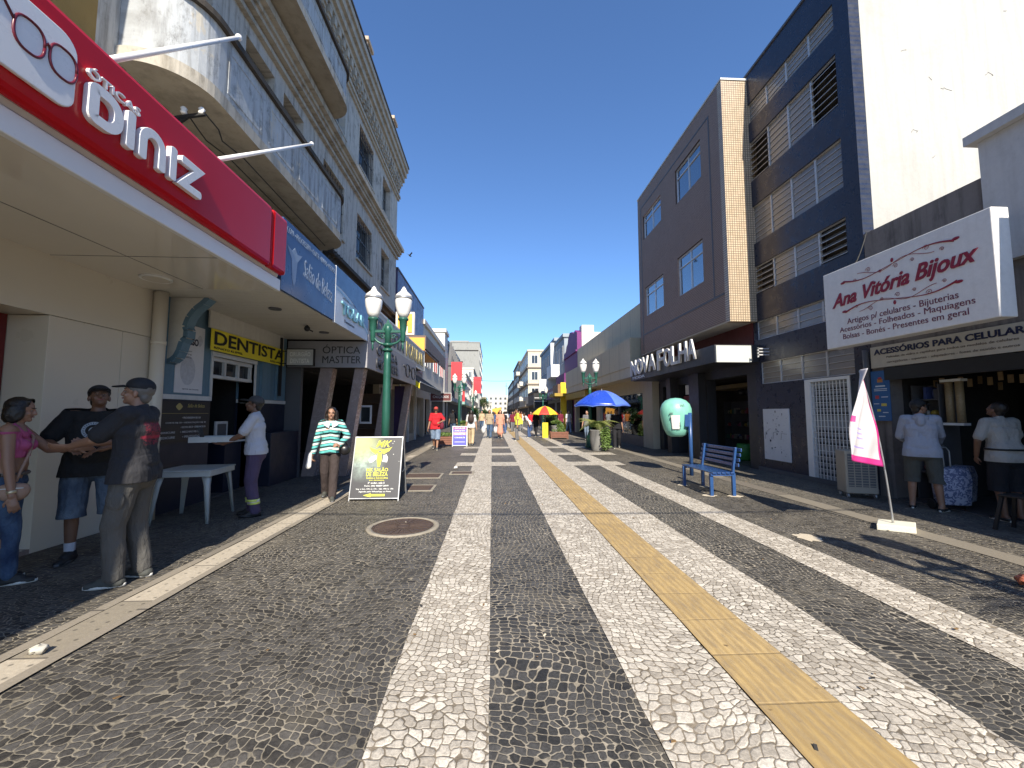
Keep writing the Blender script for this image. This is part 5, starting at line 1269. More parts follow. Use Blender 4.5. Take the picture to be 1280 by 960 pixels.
# sandwich board ----------------------------------------------
t = NT("salon_board_face"); p = t.obj(); x_, y_, z_ = t.xyz(p)
d1 = t.n('ShaderNodeVectorMath', operation='DISTANCE'); t.put(d1.inputs[0], p); d1.inputs[1].default_value = (-.25, 0, .72)
c_ = t.mix(t.math('MULTIPLY', t.ramp(d1.outputs['Value'], .12, .42, 1, 0), t.ramp(t.noise(p, 6, 6, .7), .3, .6)), (.045,.045,.05,1), (.30,.38,.33,1))
c_ = t.mix(t.math('MULTIPLY', t.ramp(z_, .62, .98), t.ramp(x_, .1, -.3)), c_, (.42,.45,.20,1))
v = t.n('ShaderNodeTexVoronoi'); t.put(v.inputs['Vector'], p); v.inputs['Scale'].default_value = 16
st = t.math('MULTIPLY', t.ramp(v.outputs['Distance'], .10, .16, 1, 0), t.math('MULTIPLY', t.ramp(z_, .5, .75), t.ramp(x_, .0, .2)))
m_sb = t.out(t.mix(st, c_, (.6,.6,.55,1)), .5)
m_sby = M("board_yellow", (.70,.68,.05,1), .5); m_wl = M("board_white_letters", (.75,.75,.72,1), .5)
r = thing("sandwich_board", "dark grey folding sandwich board of a beauty salon with yellow winged emblem and arrow", "sandwich board", (-2.02, 7.12, 0), rz=0)
tilt = rad(15.0)
def tilted(o): o.rotation_euler = (-tilt, 0, 0); return o
b = B(); b.box(-.42, .40, 0, .02, .05, 1.10); o = b.done("front_panel", m_sb, r, False); o.rotation_euler = (-tilt, 0, 0); fp = o
b = B(); b.box(-.435, -.421, -.01, .03, -.0, 1.12); b.box(.401, .415, -.01, .03, 0, 1.12); b.box(-.421, .401, -.01, .03, 1.101, 1.12); b.box(-.421, .401, -.01, .03, .035, .049); o = b.done("front_frame", m_steel, r, False); o.rotation_euler = (-tilt, 0, 0)
b = B(); b.box(-.42, .40, 0, .02, .05, 1.10); b.box(-.435, -.421, -.01, .03, -.0, 1.12, 1); b.box(.401, .415, -.01, .03, 0, 1.12, 1); o = b.done("rear_panel", [m_greydk, m_steel], r, False); o.location = (0, .64, 0); o.rotation_euler = (tilt, 0, 0)
b = B(); b.tube([(.41, .13, .5), (.41, .30, .45), (.41, .50, .5)], .004, 5); b.done("hinge_strap", m_steel, r, False)
BP = (Vector((0, 0, 0)), Vector((1, 0, 0)), Vector((0, 0, 1)), Vector((0, -1, 0)))
def bt(s, a0, a1, z0, z1, m, bold=.0, sh=0): text("lettering", s, fp, BP, 0, a0, a1, z0, z1, m, .001, bold, sh, d=.001, world=False)
bt("MK", -.06, .22, .93, 1.05, m_sby, .012, .4)
b = B(); b.prism([(-.17,.93),(-.13,.86),(-.09,.83),(-.05,.80),(-.02,.84),(.0,.87),(.04,.87),(.06,.84),(.09,.80),(.14,.84),(.18,.86),(.23,.94),(.19,.91),(.12,.90),(.07,.89),(.035,.90),(.02,.90),(.0,.90),(-.04,.89),(-.10,.90)][::-1], 'F', 0, .001, .003)
b.prism([(.0,.58),(.04,.58),(.06,.70),(.05,.80),(.07,.84),(-.03,.84),(-.01,.80),(-.02,.70)], 'F', 0, .0012, .0034); b.done("winged_emblem", m_sby, fp, False)
b = B(); b.prism([(-.10,.66),(-.03,.72),(-.04,.79),(-.12,.76),(-.17,.70),(-.14,.66)][::-1], 'F', 0, .001, .0026); b.prism([(.08,.67),(.16,.66),(.17,.74),(.14,.80),(.09,.78)], 'F', 0, .001, .0026); b.done("wing_tips", m_wl, fp, False)
bt("MK SALÃO", -.18, .19, .50, .575, m_sby, .006); bt("DE BELEZA", -.18, .19, .42, .49, m_sby, .006)
bt("Estética e Sobrancelhas", -.17, .20, .375, .405, m_sby, .01); bt("em destaque", -.12, .14, .335, .363, m_sby, .01)
bt("2º andar, sala 5", -.14, .15, .285, .32, m_wl, .01); bt("Fone: (42) 98807-2019", -.19, .22, .235, .268, m_wl, .015)
bt("Seg. a Sex. 09h às 19h - Sáb. 09h às 18h", -.33, .31, .185, .213, m_wl, .01); bt("Agende pelo WhatsApp ou Fone", -.28, .27, .14, .17, m_wl, .01)
b = B(); b.prism([(-.20,.095),(-.07,.065),(-.07,.08),(.17,.08),(.17,.115),(-.07,.115),(-.07,.128)], 'F', 0, .001, .003); b.done("arrow", m_sby, fp, False)
# blue sandwich board further back
r = thing("sandwich_board", "small violet blue sandwich board with white frame beside the wooden planter on the left", "sandwich board", (-1.47, 18.5, 0))
b = B(); b.box(-.31, .31, 0, .02, .06, .90); b.box(-.30, .30, -.003, 0, .52, .66, 1); b.box(-.30, .30, -.003, 0, .78, .89, 2)
o = b.done("front_panel", [M("violet_blue_face", (.10,.10,.50,1), .4), M("pinkish_band", (.62,.25,.28,1), .5), M("magenta_band", (.4,.06,.2,1), .5)], r, False); o.rotation_euler = (-.12, 0, 0); fp2 = o
b = B(); b.box(-.34, -.311, -.01, .03, 0, .93); b.box(.311, .34, -.01, .03, 0, .93); b.box(-.311, .311, -.01, .03, .901, .93); b.box(-.311, .311, -.01, .03, .03, .058); o = b.done("front_frame", m_wl, r, False); o.rotation_euler = (-.12, 0, 0)
b = B(); b.box(-.34, .34, 0, .02, 0, .93); o = b.done("rear_panel", m_wl, r, False); o.location = (0, .3, 0); o.rotation_euler = (.12, 0, 0)
BP2 = BP
for s, z0, z1, m in (("OCULOS", .80, .87, m_wl), ("EXAME DE VISTA", .69, .75, m_wl), ("GRÁTIS", .54, .64, m_wl), ("CONSULTE", .38, .44, m_wl), ("________", .20, .22, m_wl)): text("lettering", s, fp2, BP, 0, -.24, .24, z0, z1, m, .001, .02, 0, d=.004, world=False)
# yellow standing sign far right
r = thing("standing_sign", "narrow yellow standing sign under the red and yellow umbrella", "sign", (3.25, 24.4, 0))
b = B(); b.box(-.17, .17, 0, .05, .03, .95); b.done("panel", m_yel, r, False); b = B(); b.box(-.2, .2, -.1, .15, 0, .03); b.done("foot", m_greydk, r, False)
text("lettering", "LOTERIA", r, (Vector((0,0,0)), Vector((0,0,1)), Vector((-1,0,0)), Vector((0,-1,0))), 0, .3, .85, -.05, .05, M("brown_lettering", (.25,.12,.02,1), .5), .002, .01, 0, d=.003, world=False)

# feather flag --------------------------------------------------
m_flag = M("white_satin", (.50,.48,.50,1), .35, var=.22, vs=5, obj=True); m_pink = M("magenta_hem", (.50,.03,.20,1), .5, obj=True); m_lil = M("lilac_print", (.32,.26,.55,1), .5, obj=True)
r = thing("feather_flag", "white feather flag with magenta hem leaning on its pole in a white block base", "flag", (5.24, 5.07, 0))
b = B(); b.obox((.02, 0, .04), (.16, -.10, 0), (.13, .12, 0), (0, 0, .04)); b.done("base", M("white_concrete_block", (.66,.63,.52,1), .8, var=.1, bmp=.3), r, False, bevel=.01)
pole = []
for k in range(24):
    u = k/23; pole.append(Vector((-.02-.17*u-.16*u**3.2, 0, .06+2.0*u-.0*u)))
b = B(); b.tube(pole, [.013-.007*k/23 for k in range(24)], 8); b.done("pole", m_steel, r, False)
b = B(); b2 = B(); nu, nv = 60, 16; grid = []
for i in range(nu+1):
    u = i/nu; k0 = .37+.63*u; idx = k0*23; a = pole[min(int(idx), 22)].lerp(pole[min(int(idx)+1, 23)], idx-int(idx) if idx < 23 else 0)
    if u == 1: a = pole[23]
    wdt = .58*(1-u**1.35)+.012
    row = []
    for j in range(nv+1):
        v_ = j/nv; fold = .05*sin(v_*11+u*6)*v_*(1-.3*u)+.012*sin((u*12+v_*4))
        row.append(b.bm.verts.new(a+Vector((-wdt*v_+.02*0, fold-.10*v_*v_, .075*v_*(1-u)+.03*v_))))
    grid.append(row)
for i in range(nu):
    for j in range(nv):
        f = b.bm.faces.new((grid[i][j], grid[i][j+1], grid[i+1][j+1], grid[i+1][j])); f.smooth = True
        f.material_index = 1 if (j == 0 or i < 4) else (2 if (i in (9, 15, 18, 21) and 7 < j < 15 and not (i > 9 and j > 12)) else (1 if (j > 13 and 25 <= i < 29) else 0))
o = b.done("cloth", [m_flag, m_pink, m_lil], r, False, smooth=True, fix=False); md = o.modifiers.new("cloth", 'SOLIDIFY'); md.thickness = .002

# white plastic table -------------------------------------------
m_pl = M("white_plastic", (.46,.49,.48,1), .4, var=.1, vs=5, obj=True, dirt=.15)
r = thing("plastic_table", "white plastic table standing in the shade by the blue wall", "table", (-4.28, 6.10, 0), rz=rad(8))
b = B(); b.box(-.36, .36, -.36, .36, .70, .72); b.box(-.35, .35, -.35, -.33, .63, .70); b.box(-.35, .35, .33, .35, .63, .70); b.box(-.35, -.33, -.33, .33, .63, .70); b.box(.33, .35, -.33, .33, .63, .70); b.done("tabletop", m_pl, r, False, bevel=.008)
for sx in (-1, 1):
    for sy in (-1, 1):
        b = B(); rs = []
        for z, o_, w in ((.63, .315, .085), (.5, .325, .06), (.0, .365, .035)):
            x, y = sx*o_, sy*o_; c4 = [(x+w*-sx*.0, y), (x-sx*w, y), (x-sx*w, y-sy*.012), (x-sx*.012, y-sy*.012), (x-sx*.012, y-sy*w), (x, y-sy*w)]
            rs.append([Vector((q[0], q[1], z)) for q in c4])
        b.rings(rs); b.done("leg", m_pl, r, False)
# air cooler, stools, trolleys, display -------------------------------------
m_beigepl = M("beige_plastic", (.33,.29,.23,1), .5, var=.1, obj=True)
r = thing("air_cooler", "beige air cooler with slatted grille on castors behind the feather flag", "air cooler", (6.62, 7.05, 0), rz=rad(-20))
b = B(); b.box(-.24, .24, -.18, .18, .08, .84); b.done("body", m_beigepl, r, False, bevel=.02)
b = B()
for k in range(4): b.box(-.2+.105*k, -.2+.105*k+.085, -.186, -.181, .2, .78)
b.done("grille", m_greydk, r, False)
b = B()
for k in range(12):
    z = .22+.046*k; b.box(-.2, .205, -.192, -.187, z, z+.01)
b.done("grille_slats", m_beigepl, r, False)
for sx in (-1, 1):
    for sy in (-1, 1): b = B(); b.tube([(sx*.2-.015, sy*.14, .04), (sx*.2+.015, sy*.14, .04)], .035, 12); b.done("castor", m_steel, r, False)
def trolley(label, x, y, col, rz):
    r = thing("shopping_trolley", label, "shopping trolley", (x, y, 0), rz); b = B(); b.rings([[Vector(p) for p in q] for q in ([(-.17,-.1,.1),(.17,-.1,.1),(.17,.12,.1),(-.17,.12,.1)], [(-.19,-.13,.5),(.19,-.13,.5),(.19,.14,.5),(-.19,.14,.5)], [(-.17,-.10,.66),(.17,-.10,.66),(.17,.12,.66),(-.17,.12,.66)])]); b.done("bag", col, r, False, bevel=.02)
    b = B(); b.tube([(-.12,.15,.06),(-.12,.17,.9),(-.1,.2,.96),(.1,.2,.96),(.12,.17,.9),(.12,.15,.06)], .010, 6); b.done("handle_frame", m_steel, r, False)
    for s in (-1, 1): b = B(); b.tube([(s*.18, .12, .08), (s*.205, .12, .08)], .08, 16); b.done("wheel", m_black, r, False)
t = NT("patterned_bag_cloth"); c_ = t.mix(t.ramp(t.noise(t.obj(), 16, 3, .6, 1.5), .48, .52), (.36,.38,.48,1), (.10,.12,.22,1)); m_bag = t.out(c_, .8)
trolley("pale patterned shopping trolley held by the man in the hooded top", 7.12, 5.95, m_bag, rad(-15)); trolley("bluish grey patterned shopping trolley right of the held one", 7.55, 6.15, m_bag, rad(25))
def stool(label, x, y):
    r = thing("stool", label, "stool", (x, y, 0), rad(12)); b = B(); b.box(-.16, .16, -.16, .16, .43, .46); b.done("seat", m_black, r, False, bevel=.01)
    for sx in (-1, 1):
        for sy in (-1, 1): b = B(); b.bar((sx*.13, sy*.13, .43), (sx*.19, sy*.19, 0), .035); b.done("leg", m_black, r, False)
stool("black plastic stool in the dark shop entrance at the right edge", 6.75, 4.85)
# shop goods ---------------------------------------------------
pal = [(.30,.05,.06,1), (.06,.09,.25,1), (.35,.33,.30,1), (.30,.20,.10,1), (.05,.15,.12,1), (.35,.12,.20,1), (.10,.10,.11,1), (.42,.40,.36,1), (.40,.30,.05,1)]
mg = [M("goods_%s" % n, c, .55, var=.35, vs=14) for n, c in zip(("red","navy","pale","brown","teal","pink","black","cream","yellow"), pal)]
def shelf_unit(label, side, P, a0, a1, d, zs, h, seed, cat="shelf", dens=.13, kind=None):
    q = random.Random(seed); t_ = thing("display_shelf", label, cat, FP(side, P, (a0+a1)/2, 0, d)); b = B()
    b.fbox(side, P, a0, a1, .02, h, d-.32, d-.30); b.fbox(side, P, a0, a0+.02, .02, h, d-.3, d); b.fbox(side, P, a1-.02, a1, .02, h, d-.3, d)
    for z in zs: b.fbox(side, P, a0+.02, a1-.02, z-.02, z, d-.3, d)
    b.done("frame", m_greydk, t_)
    for z in zs:
        a = a0+.05; b = B()
        while a < a1-.08:
            w = q.uniform(.05, dens); hh = q.uniform(.08, .24)
            mi = q.randrange(len(mg))
            if q.random() < .5: b.fbox(side, P, a, a+w*.85, z+.001, z+hh, d-.26, d-.05, mi)
            else: b.ball(FP(side, P, a+w*.45, z+hh*.42, d-.15), (w*.5, w*.48, hh*.42), 8, 6, mi)
            a += w+q.uniform(.0, .02)
        g_ = b.done("shelf_goods", mg, t_); g_['kind'] = "stuff"
shelf_unit("display shelves of phone goods along the back of the dark accessory shop", 'R', XR, 1.2, 6.7, -2.4, (.4, .8, 1.2, 1.6, 2.0), 2.4, 1)
shelf_unit("near display case of small phone goods at the left of the accessory shop", 'R', XR, 6.35, 6.8, -.35, (.5, .85, 1.15, 1.45, 1.75), 2.0, 2)
shelf_unit("glass counter of small goods behind the customers in the accessory shop", 'R', XR, 2.0, 5.6, -1.1, (.45, .9), 1.0, 3)
shelf_unit("crowded clothes racks seen through the big doorway of the clothes shop", 'R', XR, 10.9, 13.0, -2.6, (.4, .9, 1.4, 1.9), 2.2, 4, dens=.2)
shelf_unit("shelves in the middle of the clothes shop", 'R', XR, 13.8, 16.4, -2.6, (.5, 1.0, 1.5), 2.0, 5, dens=.2)
shelf_unit("bright toys and gifts on display inside the beige building's shop window", 'R', XR-.3, 17.9, 25.0, -1.3, (.5, .9, 1.3, 1.7, 2.1), 2.4, 6, dens=.25)
shelf_unit("racks of goods inside the left shop row", 'L', -4.75, 16.5, 29, -1.2, (.5, .95, 1.4, 1.8), 2.2, 7, dens=.25)
# hanging goods in rows
q = random.Random(8); b0 = B(); b0.box(-.032, .032, -.008, .008, -.13, 0); b0.box(-.02, .02, -.011, -.008, -.11, -.03, 1)
hp = b0.done("phone_case_pack", [mg[3], mg[6]], None, False); tag(hp, "small pack hanging in rows from the accessory shop ceiling", "pack", "hanging packs at the accessory shop"); hp.location = (7.75, 6.6, 2.08)
for k in range(44):
    c_ = hp.copy(); COL.objects.link(c_); c_.location = (7.75+.22*(k % 4), 6.5-.10*k, 2.14-q.uniform(0, .12)); c_.rotation_euler = (0, 0, q.uniform(-.4, .4)+1.57)
b0 = B(); b0.ball((0,0,0), (.16,.16,.12), 14, 8); b0.box(.05, .26, -.1, .1, -.09, -.075)
hp = b0.done("black_cap", m_black, None, False, smooth=True); tag(hp, "black round hat hanging high inside the clothes shop doorway", "hat", "black hats hanging in the clothes shop"); hp.location = (8.3, 11.2, 2.2)
for k in range(1, 5): c_ = hp.copy(); COL.objects.link(c_); c_.location = (8.3, 11.2+.42*k, 2.2)
b = B(); b.lathe([(.2,0),(.24,.02),(.26,.5),(.24,.52)], (8.1, 12.5, .02), 18); tag(b.done("green_bin", M("green_plastic", (.05,.25,.06,1), .5)), "green bin inside the clothes shop doorway", "bin")
b = B(); b.box(7.2, 7.22, 14.1, 14.55, 2.2, 2.55); b.box(7.2, 7.22, 14.1, 14.7, 1.7, 2.15, 1); tag(b.done("hanging_poster", [m_wl, m_wred]), "white and red poster hanging in the clothes shop's middle doorway", "poster")
b = B(); b.tube([(7.5, 6.2, 1.35), (7.5, 6.2, 2.02)], .05, 10); b.tube([(7.5, 6.05, 1.35), (7.5, 6.05, 2.02)], .05, 10); b.box(7.44, 7.56, 5.98, 6.28, 2.02, 2.06, 1); b.box(7.44, 7.56, 5.98, 6.28, 1.31, 1.35, 1)
tag(b.done("bracelet_display", [M("brown_bracelets", (.30,.22,.12,1), .5, var=.5, vs=40), m_wl]), "column stand of brown bracelets left of the hooded man", "display stand")
# overhead cables ------------------------------------------------
def cable(label, p0, p1, sag, r=.012, n=16, g=None):
    b = B(); P = []
    for i in range(n+1): u = i/n; P.append(Vector(p0).lerp(Vector(p1), u)-Vector((0,0,sag*4*u*(1-u))))
    b.tube(P, r, 5); return tag(b.done("overhead_cable", m_cable), label, "cable", g)
cable("overhead cable crossing the street behind the camera, throwing the thin shadow line on the paving", (-5, -1.0, 5.9), (8, -1.6, 6.1), .25, .018)
cable("thin overhead cable crossing between the last buildings far down the street", (-4.7, 95, 9.6), (7.1, 95, 9.6), .4, .04)
cable("black cable falling from the concrete parapet down to the pale box sign on the right", (7.12, 7.05, 4.95), (6.7, 7.1, 4.12), .15, .012)
# birds
def bird(label, x, y, z, s):
    b = B(); b.ball((0,0,0), (.09*s,.05*s,.05*s), 8, 6); b.ball((.1*s,0,.02*s), .035*s, 8, 5)
    for k in (-1, 1): b.face([(.04*s,0,.02*s), (-.05*s,0,.02*s), (-.1*s, k*.22*s, .14*s), (0, k*.18*s, .12*s)])
    o = b.done("bird", m_black, None, False); o.location = (x, y, z); o.rotation_euler = (0, .3, 1); tag(o, label, "bird")
bird("dark bird in the sky right of the old building's cornice, the larger one", -8.4, 40, 17.5, 1.7); bird("tiny dark bird low over the left roofs", -8.2, 50, 11.7, 1.2)
# flat orange kiosk sign far away & teal parasol
b = B(); b.obox((0,0,0), (.5,0,.08), (0,.06,0), (-.06,0,.36)); b.obox((0,-.07,0), (.25,0,.04), (0,.01,0), (-.03,0,.18)); o = b.done("orange_board_sign", m_orange, None, False); o.location = (.55, 45, 1.75); tag(o, "orange advertising board held up over the crowd in the middle", "sign")
b = B(); b.tube([(.9, 45, 3.1), (.9, 45, 9)], .01, 4); b.bm.clear(); b.box(.51, .59, 44.96, 45.04, 0, 1.3); tag(b.done("sign_post", m_greydk), "post carrying the orange shape in the crowd", "post")
# ================= PEOPLE =================
def rc(b, p0, p1, r0, r1, n=14, flat=None):
    """rounded tapering limb; flat=(axis vector, factor) squashes the section"""
    p0, p1 = Vector(p0), Vector(p1); d = p1-p0; Ln = d.length
    if Ln < 1e-6: return b.ball(p0, r0)
    d.normalize(); u = Vector((0,0,1)) if abs(d.z) < .85 else Vector((0,1,0)); a = d.cross(u).normalized(); c = a.cross(d).normalized()
    rs = []
    def ring(cen, r):
        out = []
        for k in range(n):
            v = (a*cos(2*pi*k/n)+c*sin(2*pi*k/n))*r
            if flat: f = Vector(flat[0]).normalized(); v -= f*v.dot(f)*(1-flat[1])
            out.append(cen+v)
        return out
    for t_ in (0.12, .5, .85): rs.append(ring(p0-d*r0*cos(t_*pi/2), max(r0*sin(t_*pi/2), r0*.05)))
    for i in range(5): t_ = i/4; rs.append(ring(p0.lerp(p1, t_), r0+(r1-r0)*t_))
    for t_ in (.85, .5, 0.12): rs.append(ring(p1+d*r1*cos(t_*pi/2), max(r1*sin(t_*pi/2), r1*.05)))
    return b.rings(rs)
def ik(a, c, l1, l2, pole):
    a, c = Vector(a), Vector(c); d = c-a; D = min(d.length, (l1+l2)*.999); d.normalize()
    x = (l1*l1-l2*l2+D*D)/(2*D); h = math.sqrt(max(l1*l1-x*x, 0)); p = Vector(pole); p = (p-d*p.dot(d))
    p = p.normalized() if p.length > 1e-5 else Vector((0,1,0))
    return a+d*x+p*h
def remeshed(b, name, mat, parent, vox, disp=0, dsc=8, smooth_it=3, cuts=()):
    me = bpy.data.meshes.new(name); bmesh.ops.recalc_face_normals(b.bm, faces=b.bm.faces[:]); b.bm.to_mesh(me); b.bm.free()
    o = bpy.data.objects.new(name, me); COL.objects.link(o)
    md = o.modifiers.new("r", 'REMESH'); md.mode = 'VOXEL'; md.voxel_size = vox; md.use_smooth_shade = True
    md = o.modifiers.new("s", 'SMOOTH'); md.iterations = smooth_it; md.factor = .5
    dg = bpy.context.evaluated_depsgraph_get(); dg.update()
    m2 = bpy.data.meshes.new_from_object(o.evaluated_get(dg)); o.modifiers.clear(); o.data = m2; bpy.data.meshes.remove(me); m2.name = name
    if cuts:
        bm = bmesh.new(); bm.from_mesh(m2)
        for (co, no) in cuts:
            bmesh.ops.bisect_plane(bm, geom=bm.verts[:]+bm.edges[:]+bm.faces[:], plane_co=co, plane_no=no, clear_outer=True)
        bm.to_mesh(m2); bm.free()
    if disp:
        ns = [v.normal.copy() for v in m2.vertices]
        for v, n_ in zip(m2.vertices, ns):
            k = noise.noise(Vector((v.co.x*dsc, v.co.y*dsc, v.co.z*dsc*.8)))+.5*noise.noise(Vector((v.co.x*dsc*2.2, v.co.y*dsc*2.2+5, v.co.z*dsc*1.2)))
            v.co += n_*disp*k
    for p in m2.polygons: p.use_smooth = True
    m2.materials.clear(); m2.materials.append(mat)
    o.parent = parent
    return o
def skin(name, c): 
    t = NT(name); t.b.inputs['Subsurface Weight'].default_value = .0; c_ = t.mix(t.noise(t.obj(), 12), sc(c, .88), sc(c, 1.1)); return t.out(c_, .5)
SK = {'light': skin("skin_light", (.42,.24,.165,1)), 'tan': skin("skin_tan", (.30,.16,.10,1)), 'brown': skin("skin_brown", (.17,.085,.05,1))}
m_hair = M("dark_hair", (.014,.010,.008,1), .45, var=.3, vs=30, obj=True, bmp=.4, bs=90); m_hairg = M("grey_hair", (.12,.11,.10,1), .6, obj=True)
m_eye = M("eye_white", (.26,.22,.20,1), .5); m_lip = M("lip", (.26,.09,.07,1), .5)
def cloth(name, c, var=.18, bs=300, b_=.12, vs=5):
    t = NT(name); p = t.obj(); q = t.mix(t.noise(p, vs), sc(c, 1-var), sc(c, 1+var)); q = t.mix(t.ramp(t.noise(p, 240, 2), .3, .7), sc3(t, q, .85), q)
    h = t.noise(t.map(p, (1.3,1.3,.55), (0,0,0), (.3,.5,0)), 11, 4, .6, 1.6)
    t.bump(t.math('ADD', h, t.math('MULTIPLY', t.noise(p, bs, 2), .03)), .55, .035); return t.out(q, .88, 0, .25)

def hand(b, wr, d, palm, side, curl=.5, s=1., thin=1.):
    """palm, four unequal bent fingers and a thumb; d = pointing direction, palm = palm normal, side = +1 when the thumb lies along d x palm"""
    wr = Vector(wr); d = Vector(d).normalized(); palm = Vector(palm); palm = (palm-d*palm.dot(d)).normalized(); lat = d.cross(palm).normalized()*side
    rc(b, wr+d*.01*s, wr+d*.075*s, .030*s, .034*s, flat=(palm, .42))
    for i, (o_, L_, r_) in enumerate(((.030, .070, .0092), (.010, .080, .0095), (-.010, .074, .0090), (-.029, .058, .0082))):
        base = wr+d*.085*s+lat*o_*s; c1 = curl*(.5+.1*i); v1 = (d*cos(c1)+palm*sin(c1)+lat*o_*2).normalized(); m1 = base+v1*L_*.5*s
        c2 = c1+curl*.9; v2 = (d*cos(c2)+palm*sin(c2)+lat*o_*1.5).normalized(); m2 = m1+v2*L_*.5*s
        rc(b, base-d*.02*s, m1, r_*s*1.05, r_*s*.95, 8); rc(b, m1, m2, r_*s*.95, r_*s*.8, 8)
    tb = wr+d*.030*s+lat*.026*s; t1 = tb+(d*.6+lat*.75+palm*.25).normalized()*.035*s; t2 = t1+(d*.9+lat*.25+palm*.35).normalized()*.03*s
    rc(b, tb, t1, .0125*s, .0105*s, 8); rc(b, t1, t2, .0105*s, .0085*s, 8)

def person(label, x, y, rz, H=1.72, skin_='tan', build=1.0, hip=(0,0), lean=0, side_lean=0, arms=None, feet=None, headyaw=0, headpitch=0, top=None, bottom=None, shoes=None, hair='short', cap=None, belly=0, detail=True, bare_belly=False, group=None, socks=None, sandals=False, bust=0):
    """local frame: facing +Y, its right hand at +X"""
    s = H/1.72; vx = .0065 if detail else .013
    r = thing("person", label, "person", (x, y, 0), rz, group=group)
    K = lambda *p: Vector(p)*s
    hips = K(hip[0], hip[1], .93); up = Vector((sin(side_lean), sin(lean), cos(lean))).normalized()
    waist = hips+up*.16*s; chest = hips+up*.38*s; neck = hips+up*.55*s; headc = neck+(up*.135+Vector((0, .02+.05*sin(headpitch), 0)))*s
    w = build
    feet = feet or {}; arms = arms or {}
    J = {}
    for sd, nm in ((1, 'R'), (-1, 'L')):
        sh = chest+up*.12*s+Vector((sd*.162*w**.6*s, 0, 0)); wr = Vector(arms.get(nm, (sd*.27*w, .04, .84)))*s if nm not in arms or len(arms[nm]) < 5 else Vector(arms[nm][:3])*s
        el = ik(sh, wr, .295*s, .255*s, arms.get(nm+'p', (sd*.5, -1, -.3)))
        hp = hips+Vector((sd*.092*w*s, 0, -.02*s)); an = Vector(feet.get(nm, (sd*.10, -.02, .085)))*s; kn = ik(hp, an, .42*s, .412*s, feet.get(nm+'p', (sd*.08, 1, 0)))
        J[nm] = (sh, el, wr, hp, kn, an)
    fd = {nm: Vector((*(feet.get(nm+'d', ((.12 if nm == 'R' else -.12), 1, 0))[:2]), 0)).normalized() for nm in 'RL'}
    def torso(b, g, z_lo=0., hem=None):
        q = w
        rc(b, hips+Vector((-.055*q*s,0,0)), hips+Vector((.055*q*s,0,0)), (.108+g)*s*q**.5, (.108+g)*s*q**.5) if z_lo <= 0 else None
        if z_lo <= .16:
            rc(b, waist+Vector((-.06*q*s,.012*s,0)), waist+Vector((.06*q*s,.012*s,0)), (.098+g+belly*.4)*s*q**.5, (.098+g+belly*.4)*s*q**.5)
            if belly: b.ball(waist+Vector((0, .06*s+belly*.3*s, -.02*s)), ((.13+g)*s*q, (.09+belly+g)*s, (.15)*s), 16, 10)
        rc(b, chest+Vector((-.075*q*s,0,-.03*s)), chest+Vector((.075*q*s,0,-.03*s)), (.108+g)*s*q**.4, (.108+g)*s*q**.4)
        rc(b, chest+up*.07*s+Vector((-.095*q**.6*s,-.005,0)), chest+up*.07*s+Vector((.095*q**.6*s,-.005,0)), (.082+g)*s, (.082+g)*s)
        rc(b, chest+up*.08*s, neck+up*.0*s, (.10+g)*s, (.058+g)*s)
        for e in (-1, 1): rc(b, waist+Vector((e*.052*q*s, .006*s, 0)), chest+Vector((e*.070*q*s, 0, -.02*s)), (.100+g+belly*.3)*s*q**.5, (.104+g)*s*q**.4)
        if z_lo <= 0:
            for e in (-1, 1): rc(b, hips+Vector((e*.055*q*s, 0, 0)), waist+Vector((e*.055*q*s, .006*s, 0)), (.106+g)*s*q**.5, (.098+g+belly*.3)*s*q**.5)
        if bust:
            for e in (-1, 1): b.ball(chest+Vector((e*.075*s, .09*s, -.03*s)), (.062*s+g*s, (.05+g)*s, .06*s), 12, 8)
    def legs(b, g, frac=1., loose=0., hem_extra=0.):
        for nm in 'RL':
            sh, el, wr, hp, kn, an = J[nm]
            rc(b, hp, kn, (.088*w**.5+g)*s, (.058+g+loose)*s)
            rc(b, hp+Vector((0,-.035*s,.0)), hp.lerp(kn, .35)+Vector((0,-.01*s,0)), (.085*w**.5+g)*s, (.068+g)*s)
            if frac > .5: e_ = kn.lerp(an, min((frac-.5)*2, 1.0)); rc(b, kn, e_, (.056+g+loose)*s, (.056-.022*min((frac-.5)*2,1)+g+loose+hem_extra)*s)
            if frac > .9: pass
    # --- body
    b = B(); torso(b, 0)
    for nm in 'RL':
        sh, el, wr, hp, kn, an = J[nm]
        rc(b, hp, kn, .085*w**.5*s, .056*s); rc(b, kn, kn.lerp(an, .35)+Vector((0,-.018*s,0)), .054*s, .053*s); rc(b, kn.lerp(an, .3)+Vector((0,-.015*s,0)), an, .054*s, .036*s)
        f = fd[nm]; rc(b, an-Vector((0,0,.035*s))-f*.02*s, an-Vector((0,0,.052*s))+f*.12*s, .034*s, .026*s); rc(b, an, an-Vector((0,0,.03*s))-f*.035*s, .036*s, .034*s)
        rc(b, sh, el, .052*s*w**.3, .040*s); rc(b, el, wr, .040*s, .027*s); rc(b, chest+up*.09*s+Vector((0,0,0)), sh, .07*s, .056*s)
        ar = arms.get(nm+'h', None); d_ = (wr-el).normalized()
        if ar: hand(b, wr, ar[0], ar[1], ar[2] if len(ar) > 2 else 1, ar[3] if len(ar) > 3 else .5, s)
        else: hand(b, wr, d_, Vector((-1 if nm == 'R' else 1, 0, 0)), 1 if nm == 'L' else -1, .6, s)
    rc(b, neck-up*.02*s, headc-up*.03*s, .054*s, .05*s)
    hm = Matrix.Rotation(headyaw, 3, 'Z') @ Matrix.Rotation(-headpitch, 3, 'X')
    def hp_(v): return headc+hm @ (Vector(v)*s)
